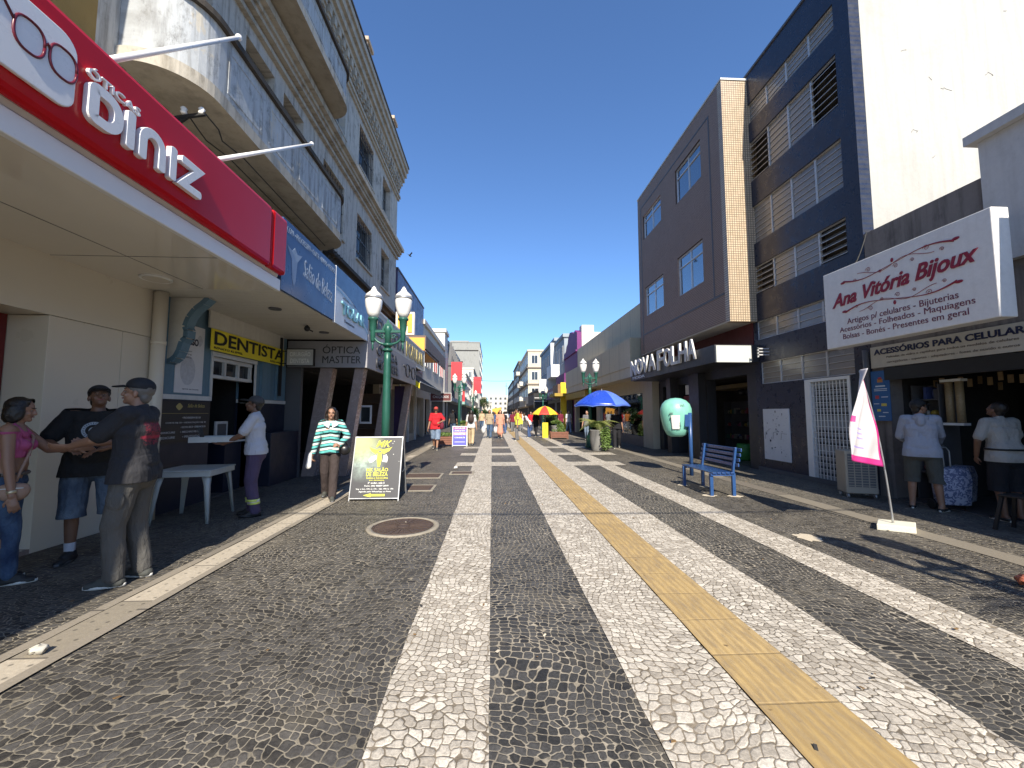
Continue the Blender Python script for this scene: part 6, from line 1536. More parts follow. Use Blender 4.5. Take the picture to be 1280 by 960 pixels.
    b.ball(hp_((0,-.008,.03)), (.074*s,.094*s,.088*s), 20, 14, rot=hm); b.ball(hp_((0,.022,-.035)), (.056*s,.066*s,.078*s), 18, 12, rot=hm); b.ball(hp_((0,.066,-.085)), (.026*s,.022*s,.022*s), 10, 8, rot=hm)
    rc(b, hp_((0,.088,.012)), hp_((0,.098,-.028)), .010*s, .0155*s, 8); rc(b, hp_((-.03,.076,.022)), hp_((.03,.076,.022)), .012*s, .012*s, 8)
    for e in (-1, 1): b.ball(hp_((e*.076, -.006, -.012)), (.012*s,.020*s,.032*s), 8, 6, rot=hm); b.ball(hp_((e*.035,.062,-.03)), (.022*s,.02*s,.02*s), 8, 6)
    body = remeshed(b, "body", SK[skin_], r, vx, smooth_it=2 if detail else 1)
    if detail:
        for e in (-1, 1): b = B(); b.ball(hp_((e*.031,.076,.002)), (.0115*s,.008*s,.005*s), 10, 6, rot=hm); b.ball(hp_((e*.031,.082,.002)), (.0052*s,.004*s,.0045*s), 8, 6, 1, rot=hm); b.done("eye", [m_eye, m_hair], r, False, smooth=True)
        b = B(); rc(b, hp_((-.018,.089,-.056)), hp_((.018,.089,-.056)), .006*s, .006*s, 8); b.done("mouth", m_lip, r, False, smooth=True)
        b = B()
        for e in (-1, 1): rc(b, hp_((e*.018,.089,.026)), hp_((e*.047,.078,.027)), .005*s, .004*s, 6)
        b.done("eyebrow", m_hair, r, False, smooth=True)
    # --- hair and cap
    hc = m_hairg if hair == 'grey' else m_hair
    if hair:
        b = B(); b.ball(hp_((0,-.020,.040)), (.083*s,.097*s,.092*s), 20, 14, rot=hm); 
        if hair == 'bob':
            for e in (-1, 1): b.ball(hp_((e*.066,-.02,-.03)), (.035*s,.07*s,.095*s), 12, 10, rot=hm)
            b.ball(hp_((0,-.065,-.03)), (.08*s,.05*s,.10*s), 14, 10, rot=hm); b.ball(hp_((0,.05,.085)), (.065*s,.05*s,.035*s), 12, 8, rot=hm)
        if hair == 'long':
            for e in (-1, 1): rc(b, hp_((e*.07,-.02,.02)), hp_((e*.10,-.03,-.24)), .045*s, .03*s)
            rc(b, hp_((0,-.07,0)), hp_((.0,-.09,-.26)), .07*s, .05*s); rc(b, hp_((.07,-.03,-.1)), hp_((.20,-.10,-.24)), .035*s, .018*s)
        if hair == 'bun': b.ball(hp_((0,-.11,.04)), .045*s, 10, 8)
        if hair in ('short', 'grey'): b.ball(hp_((0,-.058,-.03)), (.064*s,.040*s,.06*s), 12, 10, rot=hm)
        n_ = hm @ (Vector((0,1,-.12)) if hair == 'bob' else Vector((0,.78,-.62))); o = remeshed(b, "hair", hc, r, vx*1.1, .004, 40, 1, cuts=() if hair in ('long',) else ((hp_((0,.058,.03)), n_),)) if hair != 'long' else remeshed(b, "hair", hc, r, vx*1.1, .008, 25, 1, cuts=((hp_((0,.060,.035)), hm @ Vector((0,.80,-.0))),))
    if cap:
        b = B(); b.ball(hp_((0,-.012,.058)), (.088*s,.104*s,.082*s), 22, 14, rot=hm)
        o = remeshed(b, "cap", cap, r, vx, cuts=((hp_((0,0,.040)), hm @ Vector((0,0,-1))),), smooth_it=1)
        md = o.modifiers.new("cloth", 'SOLIDIFY'); md.thickness = .004
        b = B(); P = []; n = 12
        A = [hp_((.072*cos(pi*k/n), .060+.042*sin(pi*k/n), .052-.0*k)) for k in range(n+1)]; Q = [hp_((.070*cos(pi*k/n), .085+.095*sin(pi*k/n)**.6, .038-.008*sin(pi*k/n))) for k in range(n+1)]
        for k in range(n): b.face([A[k], A[k+1], Q[k+1], Q[k]])
        o2 = b.done("brim", cap, o, False, smooth=True); md = o2.modifiers.new("card", 'SOLIDIFY'); md.thickness = .005
    # --- clothes
    if top:
        kind, mt = top[0], top[1]; g = (top[2] if len(top) > 2 else .016)*.75
        b = B(); torso(b, g, .3 if kind == 'crop' else 0)
        hem = top[3] if len(top) > 3 else .02
        if kind != 'crop':
            gh = max(g, (bottom[2] if bottom and len(bottom) > 2 else .012))+.016; rc(b, hips+Vector((-.056*w*s,0,-hem*s)), hips+Vector((.056*w*s,0,-hem*s)), (.115+gh)*s*w**.5, (.115+gh)*s*w**.5); rc(b, hips+Vector((-.056*w*s,0,.08*s)), hips+Vector((.056*w*s,0,.08*s)), (.108+gh)*s*w**.5, (.108+gh)*s*w**.5)
            for e_ in (-1, 1): rc(b, hips+Vector((e_*.092*w*s,-.03*s,-.0*s)), hips+Vector((e_*.088*w*s,-.028*s,-(hem+.05)*s)), (.088*w**.5+gh)*s, (.090*w**.5+gh)*s); rc(b, hips+Vector((e_*.085*w*s,-.0*s,.07*s)), hips+Vector((e_*.092*w*s,.012*s,-(hem+.05)*s)), (.085*w**.5+gh)*s, (.092*w**.5+gh)*s)
            rc(b, waist+Vector((-.06*w*s,0,0)), waist+Vector((.06*w*s,0,0)), (.104+g+belly*.3)*s*w**.5, (.104+g+belly*.3)*s*w**.5)
        for nm in 'RL':
            sh, el, wr, hp, kn, an = J[nm]; rc(b, chest+up*.09*s, sh, (.075+g)*s, (.062+g)*s)
            if kind in ('tee', 'polo'): rc(b, sh, sh.lerp(el, .80), (.055+g)*s*w**.3, (.054+g)*s*w**.2)
            if kind == 'long': rc(b, sh, el, (.058+g)*s, (.05+g)*s); rc(b, el, el.lerp(wr, .97), (.05+g)*s, (.036+g)*s)
            if kind == 'crop': rc(b, sh+Vector((0,0,.02)), sh+Vector((0,0,-.03)), .03*s, .03*s) if False else None
        if kind == 'long' and len(top) > 4: rc(b, neck+Vector((-.05*s,-.07*s,-.03*s)), neck+Vector((.05*s,-.07*s,-.03*s)), .05*s, .05*s); rc(b, neck+Vector((0,-.08*s,-.02*s)), neck+Vector((0,-.10*s,-.12*s)), .07*s, .05*s)
        cuts = [(neck+up*.012*s+Vector((0,.02*s,0)), (up+Vector((0,.35,0))).normalized())]
        if kind == 'crop': cuts = [(chest+up*.105*s, up), (chest-up*.14*s, -up)]
        else: cuts.append((hips-Vector((0,0,(hem+.045)*s)), Vector((0,0,-1))))
        o = remeshed(b, "shirt" if kind != 'crop' else "crop_top", mt, r, vx*1.15, .0075 if detail else .004, 9, 2, cuts=cuts)
        md = o.modifiers.new("cloth", 'SOLIDIFY'); md.thickness = .003
        if kind == 'crop':
            b = B()
            for e in (-1, 1): b.tube([chest+Vector((e*.085*s,.105*s,.05*s)), chest+up*.155*s+Vector((e*.085*s,.02*s,.012*s)), chest+Vector((e*.08*s,-.10*s,.06*s))], .02*s, 8)
            b.done("strap", mt, o, False, smooth=True)
    if bottom:
        kind, mt = bottom[0], bottom[1]; g = bottom[2] if len(bottom) > 2 else .012; lo = bottom[3] if len(bottom) > 3 else .0
        b = B(); rc(b, hips+Vector((-.055*w*s,0,0)), hips+Vector((.055*w*s,0,0)), (.112+g)*s*w**.5, (.112+g)*s*w**.5); rc(b, hips+Vector((-.055*w*s,0,.07*s)), hips+Vector((.055*w*s,0,.07*s)), (.098+g)*s*w**.5, (.098+g)*s*w**.5)
        rc(b, hips+Vector((-.05*w*s,-.03*s,-.05*s)), hips+Vector((.05*w*s,-.03*s,-.05*s)), (.09+g)*s*w**.5, (.09+g)*s*w**.5)
        fr = {'shorts': .60, 'trousers': 1.0, 'skirt': 0}[kind]
        if kind == 'skirt': rc(b, hips, (J['R'][4]+J['L'][4])/2-Vector((0,0,.12)), (.12+g)*s, (.19+g)*s)
        else: legs(b, g, fr, lo, .012 if kind == 'trousers' else .012)
        cuts = [(hips+Vector((0,0,(.115 if bare_belly else .06)*s)), Vector((0,0,1)))]
        if kind == 'shorts': cuts.append((J['R'][4].lerp(J['R'][5], .16), Vector((0,0,-1))))
        elif kind == 'trousers': cuts.append((Vector((0,0,.045*s)), Vector((0,0,-1))))
        o = remeshed(b, {'shorts': "shorts", 'trousers': "trousers", 'skirt': "skirt"}[kind], mt, r, vx*1.15, .007 if detail else .004, 10, 2, cuts=cuts)
        md = o.modifiers.new("cloth", 'SOLIDIFY'); md.thickness = .003
    if socks:
        for nm in 'RL':
            an = J[nm][5]; kn = J[nm][4]; b = B(); rc(b, an.lerp(kn, .0), an.lerp(kn, .22), .041*s, .044*s); o = remeshed(b, "sock", socks, r, .008, smooth_it=1, cuts=((an.lerp(kn, .24), Vector((0,0,1))),))
    if shoes:
        for nm in 'RL':
            an = J[nm][5]; f = fd[nm]; up_ = Vector((0,0,1)); b = B(); z0 = an-Vector((0,0,.06*s))
            low = sandals
            rc(b, z0-f*.035*s+up_*.012*s, z0+f*.06*s+up_*.014*s, .048*s, .047*s, flat=(up_, .85)); rc(b, z0+f*.05*s+up_*.010*s, z0+f*.150*s+up_*.0*s, .047*s, .041*s, flat=(up_, .75))
            if not low: rc(b, z0+up_*.02*s-f*.015*s, z0+up_*.065*s-f*.01*s, .048*s, .048*s); rc(b, z0+up_*.05*s, z0+up_*.022*s+f*.08*s, .046*s, .040*s)
            o = remeshed(b, "shoe", shoes[0], r, .0065 if detail else .012, smooth_it=1, cuts=((z0-up_*.012*s, -up_),) + (((an+up_*.02, up_),) if not low else ((z0+up_*.03*s, up_),)))
            # sole
            b = B(); N_ = 18; lat = f.cross(up_); pr_ = []
            for k in range(N_):
                a_ = 2*pi*k/N_; ca, sa = cos(a_), sin(a_); pr_.append(z0+f*(.055+.142*ca)*s+lat*(.043+.008*ca)*sa*s)
            zb = max(an.z-.083*s, .0)
            b.rings([[Vector((p.x, p.y, zb+.002)) for p in pr_], [Vector((p.x, p.y, zb+.026*s)) for p in pr_]]); b.done("sole", shoes[1], o, False, fix=True)
    return r, J, dict(hips=hips, waist=waist, chest=chest, neck=neck, head=headc, hm=hm, hp=hp_, s=s)

# cloth materials
def jeans(name, c1, c2, fade_z=(.35, .75)):
    t = NT(name); p = t.obj(); x_, y_, z_ = t.xyz(p)
    f = t.ramp(t.noise(t.map(p, (3,3,1.6)), 2.2, 4, .6), .35, .65)
    m = t.mix(f, c1, c2); t.bump(t.math('ADD', t.noise(t.map(p, (1.2,1.2,.8)), 13, 4, .6, 1.8), t.math('MULTIPLY', t.noise(p, 260, 2), .04)), .6, .03); return t.out(m, .85)
m_jeans = jeans("blue_denim", (.016,.035,.085,1), (.07,.12,.20,1)); m_jshort = jeans("washed_denim", (.03,.05,.085,1), (.12,.16,.21,1)); m_jlight = jeans("light_denim", (.08,.13,.22,1), (.22,.28,.36,1))
m_pinkc = cloth("pink_knit", (.48,.10,.22,1)); m_greyc = cloth("grey_cotton", (.105,.10,.092,1)); m_purpc = cloth("purple_work_cotton", (.085,.065,.125,1)); m_brownc = cloth("brown_trousers_cloth", (.055,.042,.040,1))
m_whitec = cloth("white_cotton", (.52,.53,.58,1), .06); m_blackshoe = M("black_shoe", (.014,.014,.015,1), .6, obj=True); m_whitesole = M("white_rubber", (.62,.60,.55,1), .6, obj=True); m_greyshoe = M("grey_canvas_shoe", (.06,.062,.055,1), .8, obj=True)
m_capk = M("black_cap_cloth", (.012,.013,.016,1), .8, obj=True); m_capg = M("grey_cap_cloth", (.05,.05,.052,1), .85, obj=True); m_tan = M("tan_strap", (.38,.24,.17,1), .6, obj=True); m_blackbag = M("black_leather", (.012,.011,.012,1), .35, obj=True)
# black T-shirt with a round white club crest on the front
t = NT("black_tshirt_crest"); p = t.obj(); x_, y_, z_ = t.xyz(p)
dv = t.math('SQRT', t.math('ADD', t.math('POWER', x_, 2), t.math('POWER', t.math('SUBTRACT', z_, 1.325), 2)))
front = t.ramp(y_, .0, .01)
def band(v, a, c_, e=.002): return t.math('MULTIPLY', t.ramp(v, a-e, a+e), t.ramp(v, c_-e, c_+e, 1, 0))
ring_ = band(dv, .060, .088); inn = band(dv, -.1, .034); sh_ = t.math('MULTIPLY', band(t.math('ABSOLUTE', x_), -.1, .016), band(z_, 1.305, 1.338))
ang = t.math('ARCTAN2', x_, t.math('SUBTRACT', z_, 1.325)); tick = t.ramp(t.math('SINE', t.math('MULTIPLY', ang, 26)), .2, .5, 0, .75)
f_ = t.math('MULTIPLY', t.math('ADD', t.math('MULTIPLY', ring_, t.math('SUBTRACT', 1, t.math('MULTIPLY', tick, band(dv, .066, .082)))), inn, clamp=True), front)
c_ = t.mix(f_, (.010,.010,.011,1), (.30,.34,.38,1)); c_ = t.mix(t.math('MULTIPLY', sh_, front), c_, (.32,.07,.07,1)); t.bump(t.noise(t.map(p, (1.3,1.3,.5)), 10, 4, .6, 1.6), .5, .03); m_tcrest = t.out(c_, .9)
# charcoal T-shirt with red print on the back
t = NT("charcoal_tshirt_red_print"); p = t.obj(); x_, y_, z_ = t.xyz(p)
back = t.ramp(y_, -.02, -.03); nz = t.noise(t.map(p, (1,1,1)), 34, 3, .6, 1.2)
zone = t.math('MULTIPLY', band(x_, -.12, .12, .01), band(z_, 1.22, 1.42, .01)); ln = t.ramp(t.math('ABSOLUTE', t.math('SUBTRACT', nz, .5)), .03, .05, 1, 0)
bar_ = t.math('MULTIPLY', band(z_, 1.275, 1.30, .004), band(x_, -.14, .14, .01))
f_ = t.math('MULTIPLY', t.math('MULTIPLY', t.math('ADD', t.math('MULTIPLY', zone, ln), bar_, clamp=True), back), .9)
c_ = t.mix(f_, (.022,.022,.026,1), (.33,.02,.045,1)); t.bump(t.noise(t.map(p, (1.3,1.3,.5)), 10, 4, .6, 1.6), .5, .03); m_tred = t.out(c_, .9)
# striped jumper
t = NT("striped_jumper"); p = t.obj(); x_, y_, z_ = t.xyz(p); fz = t.math('FRACT', t.math('MULTIPLY', t.math('ADD', z_, t.math('MULTIPLY', t.math('ABSOLUTE', x_), .18)), 1/.115))
cr = t.n('ShaderNodeValToRGB'); cr.color_ramp.interpolation = 'CONSTANT'; t.put(cr.inputs[0], fz)
for i, (ps, c) in enumerate(((0, (.02,.025,.03,1)), (.22, (.10,.42,.40,1)), (.55, (.02,.03,.03,1)), (.64, (.60,.60,.56,1)), (.93, (.10,.42,.40,1)))):
    e = cr.color_ramp.elements[i] if i < 2 else cr.color_ramp.elements.new(ps); e.position = ps; e.color = c
m_stripe = t.out(cr.outputs[0], .85)
def hi_vis(parent, J, nm, sc_=1):
    kn, an = J[nm][4], J[nm][5]
    b = B(); 
    for u in (.62, .72):
        c = kn.lerp(an, u); b.lathe([(.082, -.014), (.082, .016)], c, 18)
    b.done("reflective_band", M("yellow_reflective", (.65,.75,.15,1), .3), parent, False)
    b = B(); c = kn.lerp(an, .67); b.lathe([(.080, -.026), (.080, .028)], c, 18); b.done("silver_band", M("silver_reflective", (.6,.6,.6,1), .3, .3), parent, False)

# 1 woman in pink
r, J, Q = person("woman in pink crop top and blue jeans at the left edge", -4.36, 3.88, rad(-55), 1.63, 'tan', 1.0, lean=.03, hair='bob', bust=1, bare_belly=True, headpitch=.1,
    arms={'L': (-.10,.42,1.22), 'Lp': (-1,-.2,-1), 'Lh': ((.15,1,.12), (.9,0,-.4), 1, .5), 'R': (.27,.10,.83), 'Rp': (.6,-1,0)}, feet={'R': (.11,.08,.085), 'L': (-.11,-.06,.085)},
    top=('crop', m_pinkc, .010), bottom=('trousers', m_jeans, .010, .0), shoes=(m_blackshoe, m_whitesole))
s = Q['s']; b = B(); pb = [Q['hips']+Vector(v)*s for v in ((.20,.10,.02), (.17,.115,.12), (.06,.14,.28), (-.06,.13,.42), (-.13,.06,.52), (-.13,-.03,.52), (-.05,-.14,.40), (.14,-.13,.14), (.21,-.02,.03))]
b.tube(pb, .011, 6); st_ = b
t_ = thing("shoulder_bag", "small dusty pink shoulder bag worn by the woman in the pink top", "bag", (0,0,0)); t_.location = r.matrix_basis @ (Q['hips']+Vector((.20,.09,-.06))*s); t_.rotation_euler = r.rotation_euler; off = (Q['hips']+Vector((.20,.09,-.06))*s)
for v in b.bm.verts: v.co -= off
b.done("strap", m_tan, t_, False, smooth=True); b = B(); b.ball((0,0,0), (.055,.10,.095), 18, 12); 
for v in b.bm.verts:
    if v.co.z > .05: v.co.z = .05+(v.co.z-.05)*.4
b.done("pouch", m_tan, t_, False, smooth=True); b = B(); b.box(.05,.062,-.07,.07,.025,.031); b.done("zip", m_steel, t_, False)
b = B(); w_ = J['R'][2]; e_ = J['R'][1]; b.tube([w_.lerp(e_, .08), w_.lerp(e_, .16)], .031, 14); b.done("bracelet", M("gold_bracelet", (.7,.6,.4,1), .3, .7), r, False, smooth=True)
b = B(); b.tube([Q['hips']+Vector((cos(a)*.168, sin(a)*.125, .085))*s for a in [2*pi*k/24 for k in range(25)]], .016, 6); b.done("belt", M("spotted_belt", (.12,.10,.09,1), .6, var=.9, vs=60, obj=True), r, False)
# 2 man in black T-shirt with crest
r, J, Q = person("heavy man in black cap, black T-shirt with white round crest and denim shorts", -4.22, 4.52, rad(212), 1.78, 'brown', 1.25, belly=.03, hair='short', headpitch=-.38, headyaw=.28, cap=m_capk,
    arms={'R': (.17,.26,1.10), 'Rp': (1,-.5,-.3), 'Rh': ((-.85,.5,.05), (.2,-.3,-1), 1, .7), 'L': (-.10,.32,1.10), 'Lp': (-1,-.5,-.3), 'Lh': ((.55,.75,-.15), (-.2,.2,-1), -1, .5)}, feet={'R': (.12,.04,.085), 'L': (-.17,-.05,.085), 'Rd': (.25,1), 'Ld': (-.3,1)},
    top=('tee', m_tcrest, .028, .06), bottom=('shorts', m_jshort, .02, .025), shoes=(m_blackshoe, m_greydk), socks=m_whitec)
# 3 man in charcoal T-shirt, back to the camera
r, J, Q = person("tall man in black cap, charcoal T-shirt with red print on the back and grey trousers", -3.25, 3.86, rad(104), 1.80, 'tan', 1.02, hair='grey', cap=m_capk, headpitch=-.12, headyaw=.15,
    arms={'L': (-.05,.42,1.16), 'Lp': (-1,-.6,-.6), 'Lh': ((-.05,1,-.05), (.7,0,.7), 1, .35), 'R': (.16,.36,1.17), 'Rp': (1,-.6,-.6), 'Rh': ((-.35,1,.1), (-.6,0,.7), -1, .4)}, feet={'L': (-.09,.05,.085), 'R': (.11,-.05,.085), 'Ld': (-.05,1), 'Rd': (.2,1)},
    top=('tee', m_tred, .026, .03), bottom=('trousers', m_greyc, .013, .012), shoes=(m_greyshoe, m_whitesole))
b = B(); hq = Q['hips']; kL = J['L'][4]; b.ball(J['L'][3].lerp(kL, .45)+Vector((-.085,0.0,0)), (.022,.07,.095), 12, 8); b.done("thigh_pocket", m_greyc, r, False, smooth=True)
# 4 worker with white tray
r, J, Q = person("worker in white T-shirt and purple work trousers with reflective bands, holding a white tray", -3.52, 6.22, rad(112), 1.74, 'brown', 1.06, hair='short', cap=m_capg, lean=.05, headpitch=-.2,
    arms={'R': (.16,.38,1.06), 'Rp': (.8,-.4,-1), 'Rh': ((-.15,1,.05), (-.2,0,1), -1, .35), 'L': (-.16,.38,1.06), 'Lp': (-.8,-.4,-1), 'Lh': ((.15,1,.05), (.2,0,1), 1, .35)}, feet={'L': (-.09,-.03,.085), 'R': (.10,.03,.085)},
    top=('tee', m_whitec, .016, -.01), bottom=('trousers', m_purpc, .012, .014), shoes=(m_blackshoe, m_black))
for nm in 'RL': hi_vis(r, J, nm)
t_ = thing("tray", "shallow white box tray held by the worker in the white T-shirt", "tray", r.matrix_basis @ Vector((0, .50, 1.10)), rad(112))
b = B(); b.box(-.21,.21,-.24,.26,.0,.012); b.done("tray_bottom", m_whitec, t_, False); b = B(); b.box(-.22,-.205,-.25,.27,0,.075); b.box(.205,.22,-.25,.27,0,.075); b.box(-.205,.205,-.25,-.235,0,.075); b.box(-.205,.205,.255,.27,0,.075); b.done("tray_side", m_pl, t_, False)
t_2 = thing("merchandise_pack", "black and white pack lying in the white tray", "pack", r.matrix_basis @ Vector((0, .62, 1.115)), rad(112)); b = B(); b.box(-.1,.1,-.08,.08,.003,.03); b.obox((0,.06,.11), (.08,0,0), (0,.01,.0), (0,.02,.08), 1); b.done("pack_body", [m_black, m_pb], t_2, False)
# 5 walking woman in striped jumper
r, J, Q = person("woman walking in a turquoise, white and black striped jumper and brown trousers", -2.87, 7.35, rad(196), 1.60, 'tan', .93, hair='long', bust=1, lean=.02,
    arms={'R': (.30,.10,.84), 'Rp': (.8,-1,0), 'Rh': ((.05,.25,-1), (-1,0,0), -1, 1.1), 'L': (-.17,.22,1.03), 'Lp': (-1,-.6,0), 'Lh': ((.5,.8,.1), (.5,-.4,-.7), 1, .9)}, feet={'L': (-.07,.22,.085), 'R': (.09,-.20,.11)},
    top=('long', m_stripe, .014, .02), bottom=('trousers', m_brownc, .012, .014), shoes=(m_greyshoe, m_greydk))
b = B()
for e in (-1, 1): b.face([Q['neck']+Vector(v) for v in ((e*.01,.085,-.04), (e*.075,.055,.0), (e*.12,.10,-.075), (e*.03,.13,-.13))])
b.done("collar", m_whitec, r, False)
b = B(); rc(b, (.31,.14,.80), (.33,.15,.60), .030, .048, flat=((0,1,0), .6)); tag(b.done("newspaper_roll", m_paper, None, False, smooth=True), "white folded paper held low in the striped jumper woman's hand", "paper"); o = bpy.context.scene.objects["newspaper_roll"]; o.matrix_basis = r.matrix_basis.copy()
t_ = thing("handbag", "black handbag under the arm of the woman in the striped jumper", "bag", r.matrix_basis @ Vector((-.24,.14,.86)), rad(196)); b = B(); b.ball((0,0,0), (.10,.06,.09), 14, 10); b.done("pouch", m_blackbag, t_, False, smooth=True); b = B(); b.tube([(-.05,0,.07), (.0,-.02,.16), (.05,0,.25)], .010, 6); b.done("strap", m_blackbag, t_, False)
# 6 hooded top man
m_hood = cloth("pale_grey_fleece", (.36,.38,.45,1), .08); m_sh = cloth("olive_grey_shorts", (.085,.085,.075,1))
r, J, Q = person("man in pale grey hooded top and long shorts seen from behind in the shop entrance", 6.80, 6.06, rad(-44), 1.70, 'tan', 1.12, belly=.02, hair='short', headyaw=-.95, cap=m_capk, headpitch=-.1,
    arms={'R': (.22,.36,1.04), 'Rp': (.5,-.5,-1), 'Rh': ((-.1,1,-.3), (-1,0,-.2), -1, 1.0), 'L': (-.16,.30,1.06), 'Lp': (-.6,-.5,-1), 'Lh': ((.2,1,.1), (.6,0,-.7), 1, .8)}, feet={'L': (-.15,.03,.085), 'R': (.17,-.05,.085), 'Rd': (.5,1), 'Ld': (.1,1)},
    top=('long', m_hood, .018, .05, 1), bottom=('shorts', m_sh, .018, .022), shoes=(m_blackshoe, m_whitesole), sandals=True)
# 7 white shirt shopper
r, J, Q = person("shopper in white T-shirt and dark shorts bending over the goods in the dark shop", 7.25, 5.35, rad(-12), 1.66, 'brown', 1.08, belly=.02, hair='short', lean=.12, headpitch=-.4, headyaw=.3,
    arms={'L': (-.24,.16,.92), 'Lp': (-1,-.6,0), 'R': (.2,.35,1.05), 'Rp': (1,-.4,-.4)}, top=('tee', cloth("white_cotton_two", (.36,.345,.32,1), .1), .016, .03), bottom=('shorts', cloth("dark_shorts", (.018,.018,.022,1)), .025, .02), shoes=(m_blackshoe, m_whitesole), sandals=True)
b = B(); b.tube([Q['hips']+Vector((cos(a)*.21, sin(a)*.17, .10)) for a in [2*pi*k/24 for k in range(25)]], .015, 6); b.done("belt_bag_strap", m_blackbag, r, False)
# 8 woman in the clothes shop
person("shop visitor with black top and pale trousers inside the clothes shop's big doorway", 8.2, 11.6, rad(200), 1.66, 'tan', .95, hair='long', detail=False, arms={'R': (.15,.35,1.2), 'L': (-.2,.3,1.1)}, top=('tee', cloth("black_cotton", (.015,.015,.017,1)), .02, .02), bottom=('trousers', cloth("stone_trousers", (.26,.25,.25,1)), .012, .01), shoes=(m_blackshoe, m_whitesole))
person("dark figure standing in the clothes shop's middle doorway below the phone hood", 7.6, 14.2, rad(120), 1.70, 'tan', 1.0, hair='short', detail=False, top=('tee', m_wred, .02, .02), bottom=('trousers', m_greyc, .012, .01), shoes=(m_greyshoe, m_whitesole))
# ---- street people farther away
col = {}
def cm(n, c):
    if n not in col: col[n] = cloth(n+"_cloth", c)
    return col[n]
red = cm("red", (.50,.02,.03,1)); peach = cm("peach", (.62,.28,.20,1)); beige = cm("beige", (.50,.38,.24,1)); camo = cm("sand", (.36,.29,.20,1)); yelc = cm("yellow", (.62,.60,.08,1)); blk = cm("black", (.02,.02,.024,1)); wht = cm("white", (.6,.6,.6,1)); blu = cm("blue", (.06,.10,.22,1)); dkr = cm("maroon", (.16,.02,.04,1)); gry = cm("grey", (.16,.16,.17,1)); grn = cm("green", (.08,.25,.18,1)); orn = cm("orange", (.6,.2,.05,1))
m_capr = M("red_cap_cloth", (.4,.05,.04,1), .8, obj=True)
walkA = {'L': (-.07,.20,.085), 'R': (.08,-.22,.12)}; walkB = {'R': (.07,.20,.085), 'L': (-.08,-.22,.12)}
r, J, Q = person("man in red polo shirt and red cap with denim shorts walking towards the camera", -2.35, 17.0, rad(183), 1.76, 'tan', 1.1, hair='short', cap=m_capr, belly=.02, feet=walkA, arms={'R': (.30,.08,.86), 'L': (-.20,.24,1.12), 'Lp': (-1,-.5,-.5)}, top=('polo', red, .022, .05), bottom=('shorts', m_jlight, .028, .025), shoes=(m_greyshoe, m_whitesole))
t_ = thing("jacket", "folded dark jacket and bag on the arm of the man in the red polo", "jacket", r.matrix_basis @ Vector((-.26,.16,1.0)), 0); b = B(); b.ball((0,0,0), (.09,.08,.16), 10, 8); b.done("jacket_cloth", dkr, t_, False, smooth=True)
def far(label, x, y, rz, H, top, bot, **kw): 
    kw.setdefault('feet', walkA if random.random() < .5 else walkB); kw.setdefault('hair', 'short'); kw.setdefault('skin_', random.choice(('tan', 'light', 'brown')))
    return person(label, x, y, rad(rz), H, detail=False, top=('tee', top, .018, .03), bottom=(kw.pop('bk', 'trousers'), bot, .014, .012), shoes=(m_greyshoe, m_whitesole), **kw)
r, J, Q = far("woman with dark backpack and beige trousers walking away on the left", -1.0, 19.4, 0, 1.66, wht, beige, hair='long', skin_='light')
t_ = thing("backpack", "dark brown backpack on the woman in beige trousers", "backpack", r.matrix_basis @ Vector((0,-.20,1.27)), 0); b = B(); b.ball((0,0,0), (.15,.10,.22), 14, 10); b.done("bag", M("brown_backpack", (.035,.02,.018,1), .7, obj=True), t_, False, smooth=True); b = B(); b.tube([(.1,-.0,.15), (.1,.14,.2), (.09,.2,.02)], .02, 6); b.tube([(-.1,-.0,.15), (-.1,.14,.2), (-.09,.2,.02)], .02, 6); b.done("strap", m_blackbag, t_, False)
r, J, Q = far("man in a sand coloured patterned shirt and jeans carrying white bags mid street", -.15, 24.5, 180, 1.72, camo, m_jeans, skin_='tan')
for k, (dx, lb) in enumerate(((.38, "white plastic bag hanging right of the man in the sand shirt"), (-.36, "white plastic bag hanging left of the man in the sand shirt"))): b = B(); b.ball((0,0,0), (.14,.10,.22), 10, 8); b.tube([(-.05,0,.17),(0,0,.3),(.05,0,.17)], .01, 5); o = b.done("plastic_bag", wht, None, False, smooth=True); o.location = (-.15+dx, 24.45, .52); tag(o, lb, "bag")
r, J, Q = far("person in peach top and peach skirt walking towards the camera mid street", .50, 24.3, 180, 1.70, peach, peach, bk='skirt', hair='long', skin_='light')
r, J, Q = far("man in yellow and green shirt with grey trousers standing on the tactile strip", 1.42, 22.4, 95, 1.76, yelc, gry, skin_='tan', feet={'L': (-.1,.05,.085), 'R': (.1,-.05,.085)})
b = B(); b.face([(0,.0,1.5), (.0,-.32,1.1), (.02,-.30,.9), (.02,-.1,.95)]); b.face([(.02,0,1.5),(.02,.18,1.3),(.02,.12,1.0),(.02,-.1,.95)]); 
o = b.done("shirt_tail", yelc, r, False); md = o.modifiers.new("cloth", 'SOLIDIFY'); md.thickness = .02
far("person in maroon shirt and jeans at the purple building's door", 5.35, 31.0, 20, 1.68, dkr, m_jeans); far("person in white top and light jeans right beside the one in maroon", 5.85, 30.5, 200, 1.70, wht, m_jlight)
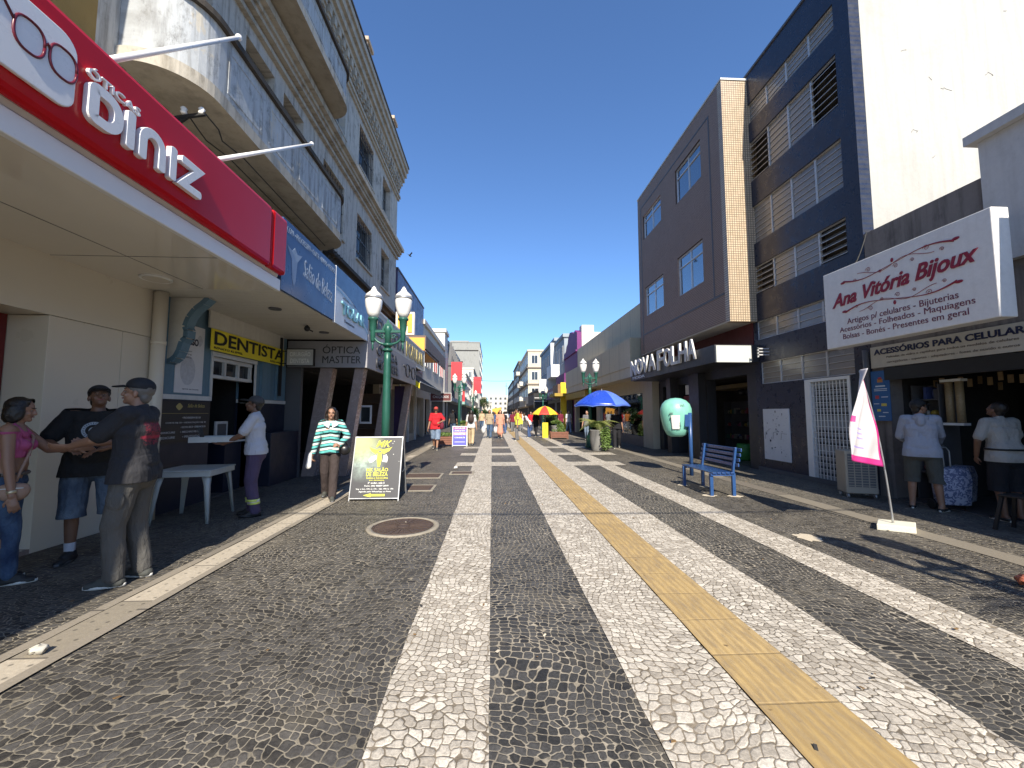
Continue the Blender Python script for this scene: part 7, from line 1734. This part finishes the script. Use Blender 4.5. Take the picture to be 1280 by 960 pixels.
far("person in white shirt bending near the red and yellow umbrella", 2.35, 25.2, 90, 1.62, wht, blu, lean=.5, feet={'L': (-.1,.05,.085), 'R': (.1,-.05,.085)})
far("dark dressed person beside the one in white under the red and yellow umbrella", 2.9, 26.4, 150, 1.60, blk, blk, hair='bob')
crowd = [(.9,30,blk,blu,"black top, nearest of the far group mid street"), (1.7,33,dkr,gry,"maroon top behind the man in yellow"), (1.25,36,wht,m_jeans,"white top in the middle of the crowd"), (2.3,34,orn,gry,"orange top at the crowd's right"), (-.3,38,grn,blk,"green top at the crowd's left"), (.3,41,wht,blu,"white top far down the middle"), (1.9,40,blu,blk,"blue top far down on the right"), (2.8,38,wht,gry,"white top close to the right side shops"), (.9,46,red,blk,"red top, small and far in the crowd"), (-.9,36,beige,m_jeans,"beige top beside the white square tub"), (1.5,50,peach,gry,"peach top, small and far right of centre"), (2.9,47,red,m_jeans,"red top far on the right near the black board"), (-.2,52,blk,gry,"black top, farthest left of centre"), (.5,58,wht,blk,"white top, one of the farthest at centre"), (2.2,60,gry,blu,"grey top, one of the farthest at right"), (1.0,33.5,orn,blu,"orange top just behind the man in yellow"), (.1,32,blu,m_jeans,"blue top close behind the sand shirt man"), (-.6,47,wht,dkr,"white top and maroon trousers, small on the left"), (1.3,42,grn,m_jeans,"green top, half hidden mid street"), (2.4,43,dkr,blk,"maroon top and black trousers near the right shops"), (.6,37,beige,gry,"beige top in the middle of the street"), (3.2,33,red,blu,"red top in the shade behind the umbrella stall"), (1.9,55,wht,gry,"white top and grey trousers very far down"), (-1.6,30,gry,m_jeans,"grey top beside the left shop row"), (-2.6,27,blk,m_jeans,"black top in front of the left shop row"), (3.0,52,yelc,blu,"yellow top, tiny, far on the right")]
for k, (x_, y_, a_, b__, lb) in enumerate(crowd): far("distant walker with "+lb, x_, y_, 180 if k % 2 else 5, 1.62+.03*(k % 5), a_, b__, hair=('short','long','bob')[k % 3], group="distant walkers in the crowd")
far("walker with black top right of the big palm pot in the shop shade", 5.4, 17.2, 160, 1.68, blk, blk); far("person in grey top left of the palm pot in the shade", 5.3, 22.2, 160, 1.66, gry, m_jlight)
